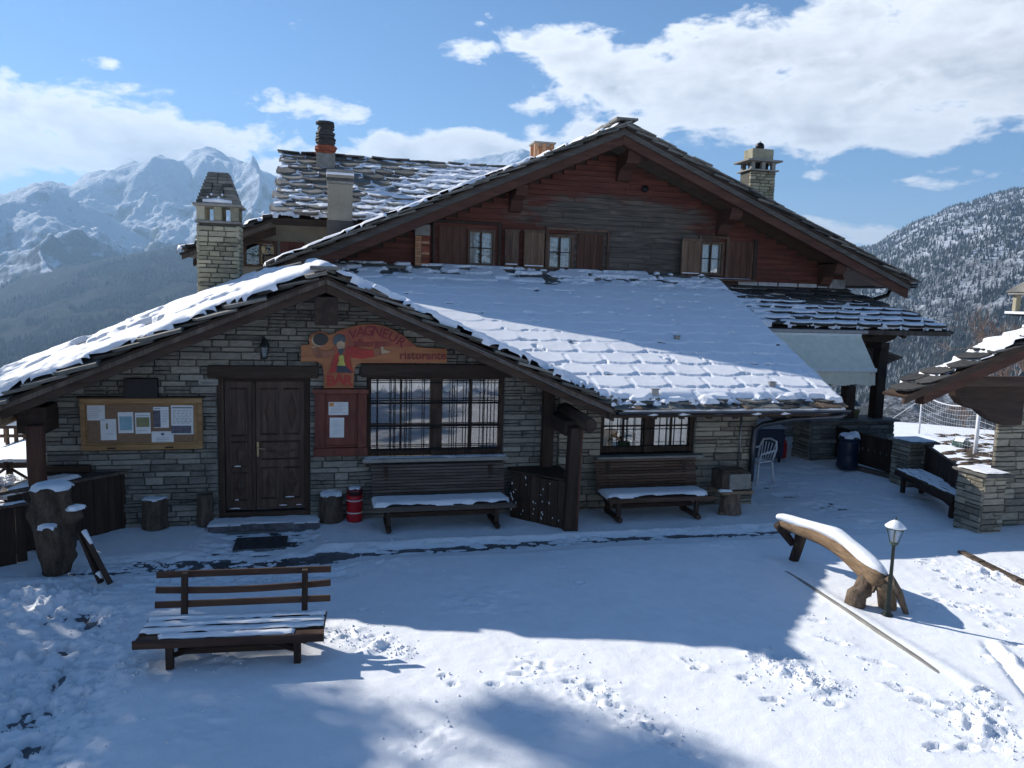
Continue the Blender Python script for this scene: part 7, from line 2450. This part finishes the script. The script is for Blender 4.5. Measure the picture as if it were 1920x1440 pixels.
# --- trees
def bare_tree(name, s, w, z, h, label, seed, mat='twig', group=None, levels=5, spread=.5, cat='tree', lean=0, thick=.018):
    t = thing(name, label, cat, s, w, z, group=group)
    rr = random.Random(seed)
    trunk = MB(); crown = MB()

    def grow(p, d, l_, r, lev):
        n = 3
        pts = [p]; q = p; dd = d
        for i in range(n):
            dd = (dd + Vector((rr.uniform(-.12, .12), rr.uniform(-.12, .12), rr.uniform(-.02, .10)))).normalized()
            q = q + dd * (l_ / n); pts.append(q)
        rad = [r * (1 - .35 * i / n) for i in range(n + 1)]
        (trunk if lev == levels else crown).tube(pts, rad, 7 if lev == levels else (5 if lev > levels - 2 else 3), cap=False)
        if lev == 0: return
        k = 5 if lev == levels else rr.randint(3, 4)
        for i in range(k):
            f = rr.uniform(.35, 1.0) if i else 1.0
            b = pts[0].lerp(pts[-1], f) if f < 1 else pts[-1]
            a = rr.uniform(0, 2 * PI); e = rr.uniform(.25, .75) * (spread * 2)
            o1 = dd.orthogonal().normalized(); o2 = dd.cross(o1)
            nd = (dd * math.cos(e) + (o1 * math.cos(a) + o2 * math.sin(a)) * math.sin(e)).normalized()
            grow(b, nd, l_ * rr.uniform(.55, .78), max(r * rr.uniform(.45, .62), .013), lev - 1)
    grow(Vector((0, 0, -.2)), Vector((lean, 0, 1)).normalized(), h * .38, h * thick, levels)
    trunk.build('trunk', 'bark', t, smooth=True)
    crown.build('crown', mat, t)
    return t


def conifer(name, s, w, z, h, label, seed, group=None, rad=.24, tiers=34):
    t = thing(name, label, 'tree', s, w, z, group=group)
    rr = random.Random(seed)
    mk('trunk', 'bark', t, lambda b: b.tube([(0, 0, -.3), (0, 0, h * .5), (0, 0, h * .97)], [h * .02, h * .012, .01], 9), smooth=True)
    m = MB(); sn = MB()
    for k in range(tiers):
        f = (k + .5) / tiers; z0 = h * (.10 + .89 * f); R_ = h * rad * (1 - f) ** .85 + .08
        nb = int(7 + 8 * (1 - f))
        for j in range(nb):
            a = rr.uniform(0, 2 * PI); l_ = R_ * rr.uniform(.6, 1.08)
            dx, dy = math.cos(a), math.sin(a); sx, sy = -dy, dx
            nseg = max(3, int(l_ / .32))
            for q in range(nseg):
                u = (q + .6) / nseg; wd = .26 * (1.05 - u) + .10
                cx, cy = dx * l_ * u, dy * l_ * u; cz = z0 - l_ * .30 * u + .10 * l_ * u * u
                for g in (-1, 1):
                    e = rr.uniform(.7, 1.2)
                    m.add([(cx, cy, cz), (cx + sx * g * wd * e + dx * .16, cy + sy * g * wd * e + dy * .16, cz - .07), (cx + dx * .28, cy + dy * .28, cz - .03)], [(0, 1, 2)])
    m.build('crown', 'needles', t)
    return t


def pine(name, s, w, z, h, r, label, seed, group=None, base=.62, n=9000):
    t = thing(name, label, 'tree', s, w, z, group=group)
    rr = random.Random(seed); g = np.random.default_rng(seed)
    mk('trunk', 'bark', t, lambda b: b.tube([(0, 0, -.3), (.1, 0, h * .5), (0, .1, h * .97)], [h * .022, h * .014, .03], 9), smooth=True)
    br = MB(); cl = []
    for k in range(46):
        f = rr.random(); zz = h * (base + (1 - base) * f); a = rr.uniform(0, 2 * PI); l_ = r * math.sqrt(max(.05, 1 - (1.15 * (f - .35)) ** 2)) * rr.uniform(.45, 1.0)
        p = Vector((math.cos(a) * l_, math.sin(a) * l_, zz + l_ * .18))
        br.tube([(0, 0, zz - .4), p * .5 + Vector((0, 0, zz * .5 - .15)), p], [.07, .04, .015], 5, cap=False)
        cl.append((p, rr.uniform(.35, .8)))
    br.build('branches', 'bark', t)
    c = np.array([tuple(q[0]) for q in cl]); cr = np.array([q[1] for q in cl])
    ids = g.integers(0, len(cl), n)
    P = c[ids] + g.normal(0, 1, (n, 3)) * (cr[ids] * .5)[:, None] * np.array([1, 1, .55])
    d1 = g.normal(0, 1, (n, 3)); d1 /= np.linalg.norm(d1, axis=1)[:, None]; d2 = g.normal(0, 1, (n, 3)); d2 /= np.linalg.norm(d2, axis=1)[:, None]
    V = np.stack([P, P + d1 * .17, P + d2 * .13], 1).reshape(-1, 3)
    me = bpy.data.meshes.new('crown'); me.vertices.add(n * 3); me.vertices.foreach_set('co', V.astype(np.float32).ravel())
    me.loops.add(n * 3); me.loops.foreach_set('vertex_index', np.arange(n * 3, dtype=np.int32)); me.polygons.add(n)
    me.polygons.foreach_set('loop_start', np.arange(0, n * 3, 3, dtype=np.int32)); me.polygons.foreach_set('loop_total', np.full(n, 3, np.int32)); me.update(calc_edges=True)
    linkobj('crown', me, 'needles', t)
    return t


conifer('spruce_tree', -9.2, 2.3, gz(-9.2, 2.3), 11, 'short spruce nearest the bar, whose shade falls on the tree stump', 1, 'conifers left of the bar', .26)
conifer('spruce_tree', -11.2, -.4, gz(-11.2, -.4), 13.5, 'spruce level with the left fence, outside the picture', 2, 'conifers left of the bar', .27)
conifer('spruce_tree', -9.5, -4.0, gz(-9.5, -4), 9.5, 'squat spruce left of the garden bench, outside the picture', 4, 'conifers left of the bar', .30)
pine('pine_tree', -12.2, 4.6, gz(-12.2, 4.6), 14, 3.2, 'broad crowned pine behind the short spruce left of the bar', 5, 'conifers left of the bar', .58, 17000)
pine('pine_tree', -16.2, 3.2, gz(-16.2, 3.2), 15.5, 3.6, 'tallest pine, farthest left of the group beside the bar', 6, 'conifers left of the bar')
pine('pine_tree', -8.2, -2.6, gz(-8.2, -2.6), 12.5, 3.1, 'pine closest to the garden bench, just outside the left of the picture', 7, 'conifers left of the bar', .5)
for i, (s_, w_, h_) in enumerate(((-7, -27, 12), (-2.5, -25, 10), (1.5, -28, 13), (6, -26, 11), (10.5, -27.5, 12), (15, -25, 10))):
    conifer('spruce_tree', s_, w_, gz(s_, w_), h_, ('leftmost spruce', 'second spruce', 'third and tallest spruce', 'fourth spruce', 'fifth spruce', 'rightmost spruce')[i] + ' of the row on the bank behind the photographer', 30 + i, 'spruces on the bank behind', .26, 26)

for i, (px, py, pt, lab) in enumerate(((1868, 800, 560, 'bare brown tree rising behind the outbuilding roof, tallest of the group'), (1838, 805, 640, 'bare brown tree left of the tallest one, above the outbuilding eave'), (1900, 800, 575, 'bare brown tree half hidden by the outbuilding chimney'), (1806, 815, 720, 'small bare brown tree behind the ball net'))):
    D_ = 46 + i * 5
    r = survey_ray(px, py); k = D_ / r[1]
    x, y = r[0] * k, r[1] * k
    s_ = (x - OX) * cY + (y - OY) * sY; w_ = -(x - OX) * sY + (y - OY) * cY
    zg = gz(s_, w_)
    zt = CAMH + survey_ray(px, pt)[2] * k
    bare_tree('bare_tree', s_, w_, zg, (zt - zg) * 1.0, lab, 20 + i, 'twig', 'bare trees behind the outbuilding', 5, .55, thick=.010)

# ============================================================ AIR
me = bpy.data.meshes.new('haze')
_x0, _x1, _y0, _y1, _z0, _z1 = -8600, 8600, -8600, 8600, -420, 1080
me.from_pydata([(x, y, z) for x in (_x0, _x1) for y in (_y0, _y1) for z in (_z0, _z1)], [], [(0, 1, 3, 2), (4, 6, 7, 5), (0, 4, 5, 1), (2, 3, 7, 6), (0, 2, 6, 4), (1, 5, 7, 3)])
hm = bpy.data.materials.new('haze'); hm.use_nodes = True
t = hm.node_tree; t.nodes.clear()
vo = t.nodes.new('ShaderNodeVolumePrincipled'); mo = t.nodes.new('ShaderNodeOutputMaterial')
vo.inputs['Color'].default_value = (.42, .68, 1.0, 1); vo.inputs['Density'].default_value = HAZE_DENSITY; vo.inputs['Anisotropy'].default_value = .2
t.links.new(vo.outputs[0], mo.inputs['Volume'])
me.materials.append(hm)
ho = bpy.data.objects.new('haze', me); COL.objects.link(ho); ho['kind'] = 'stuff'
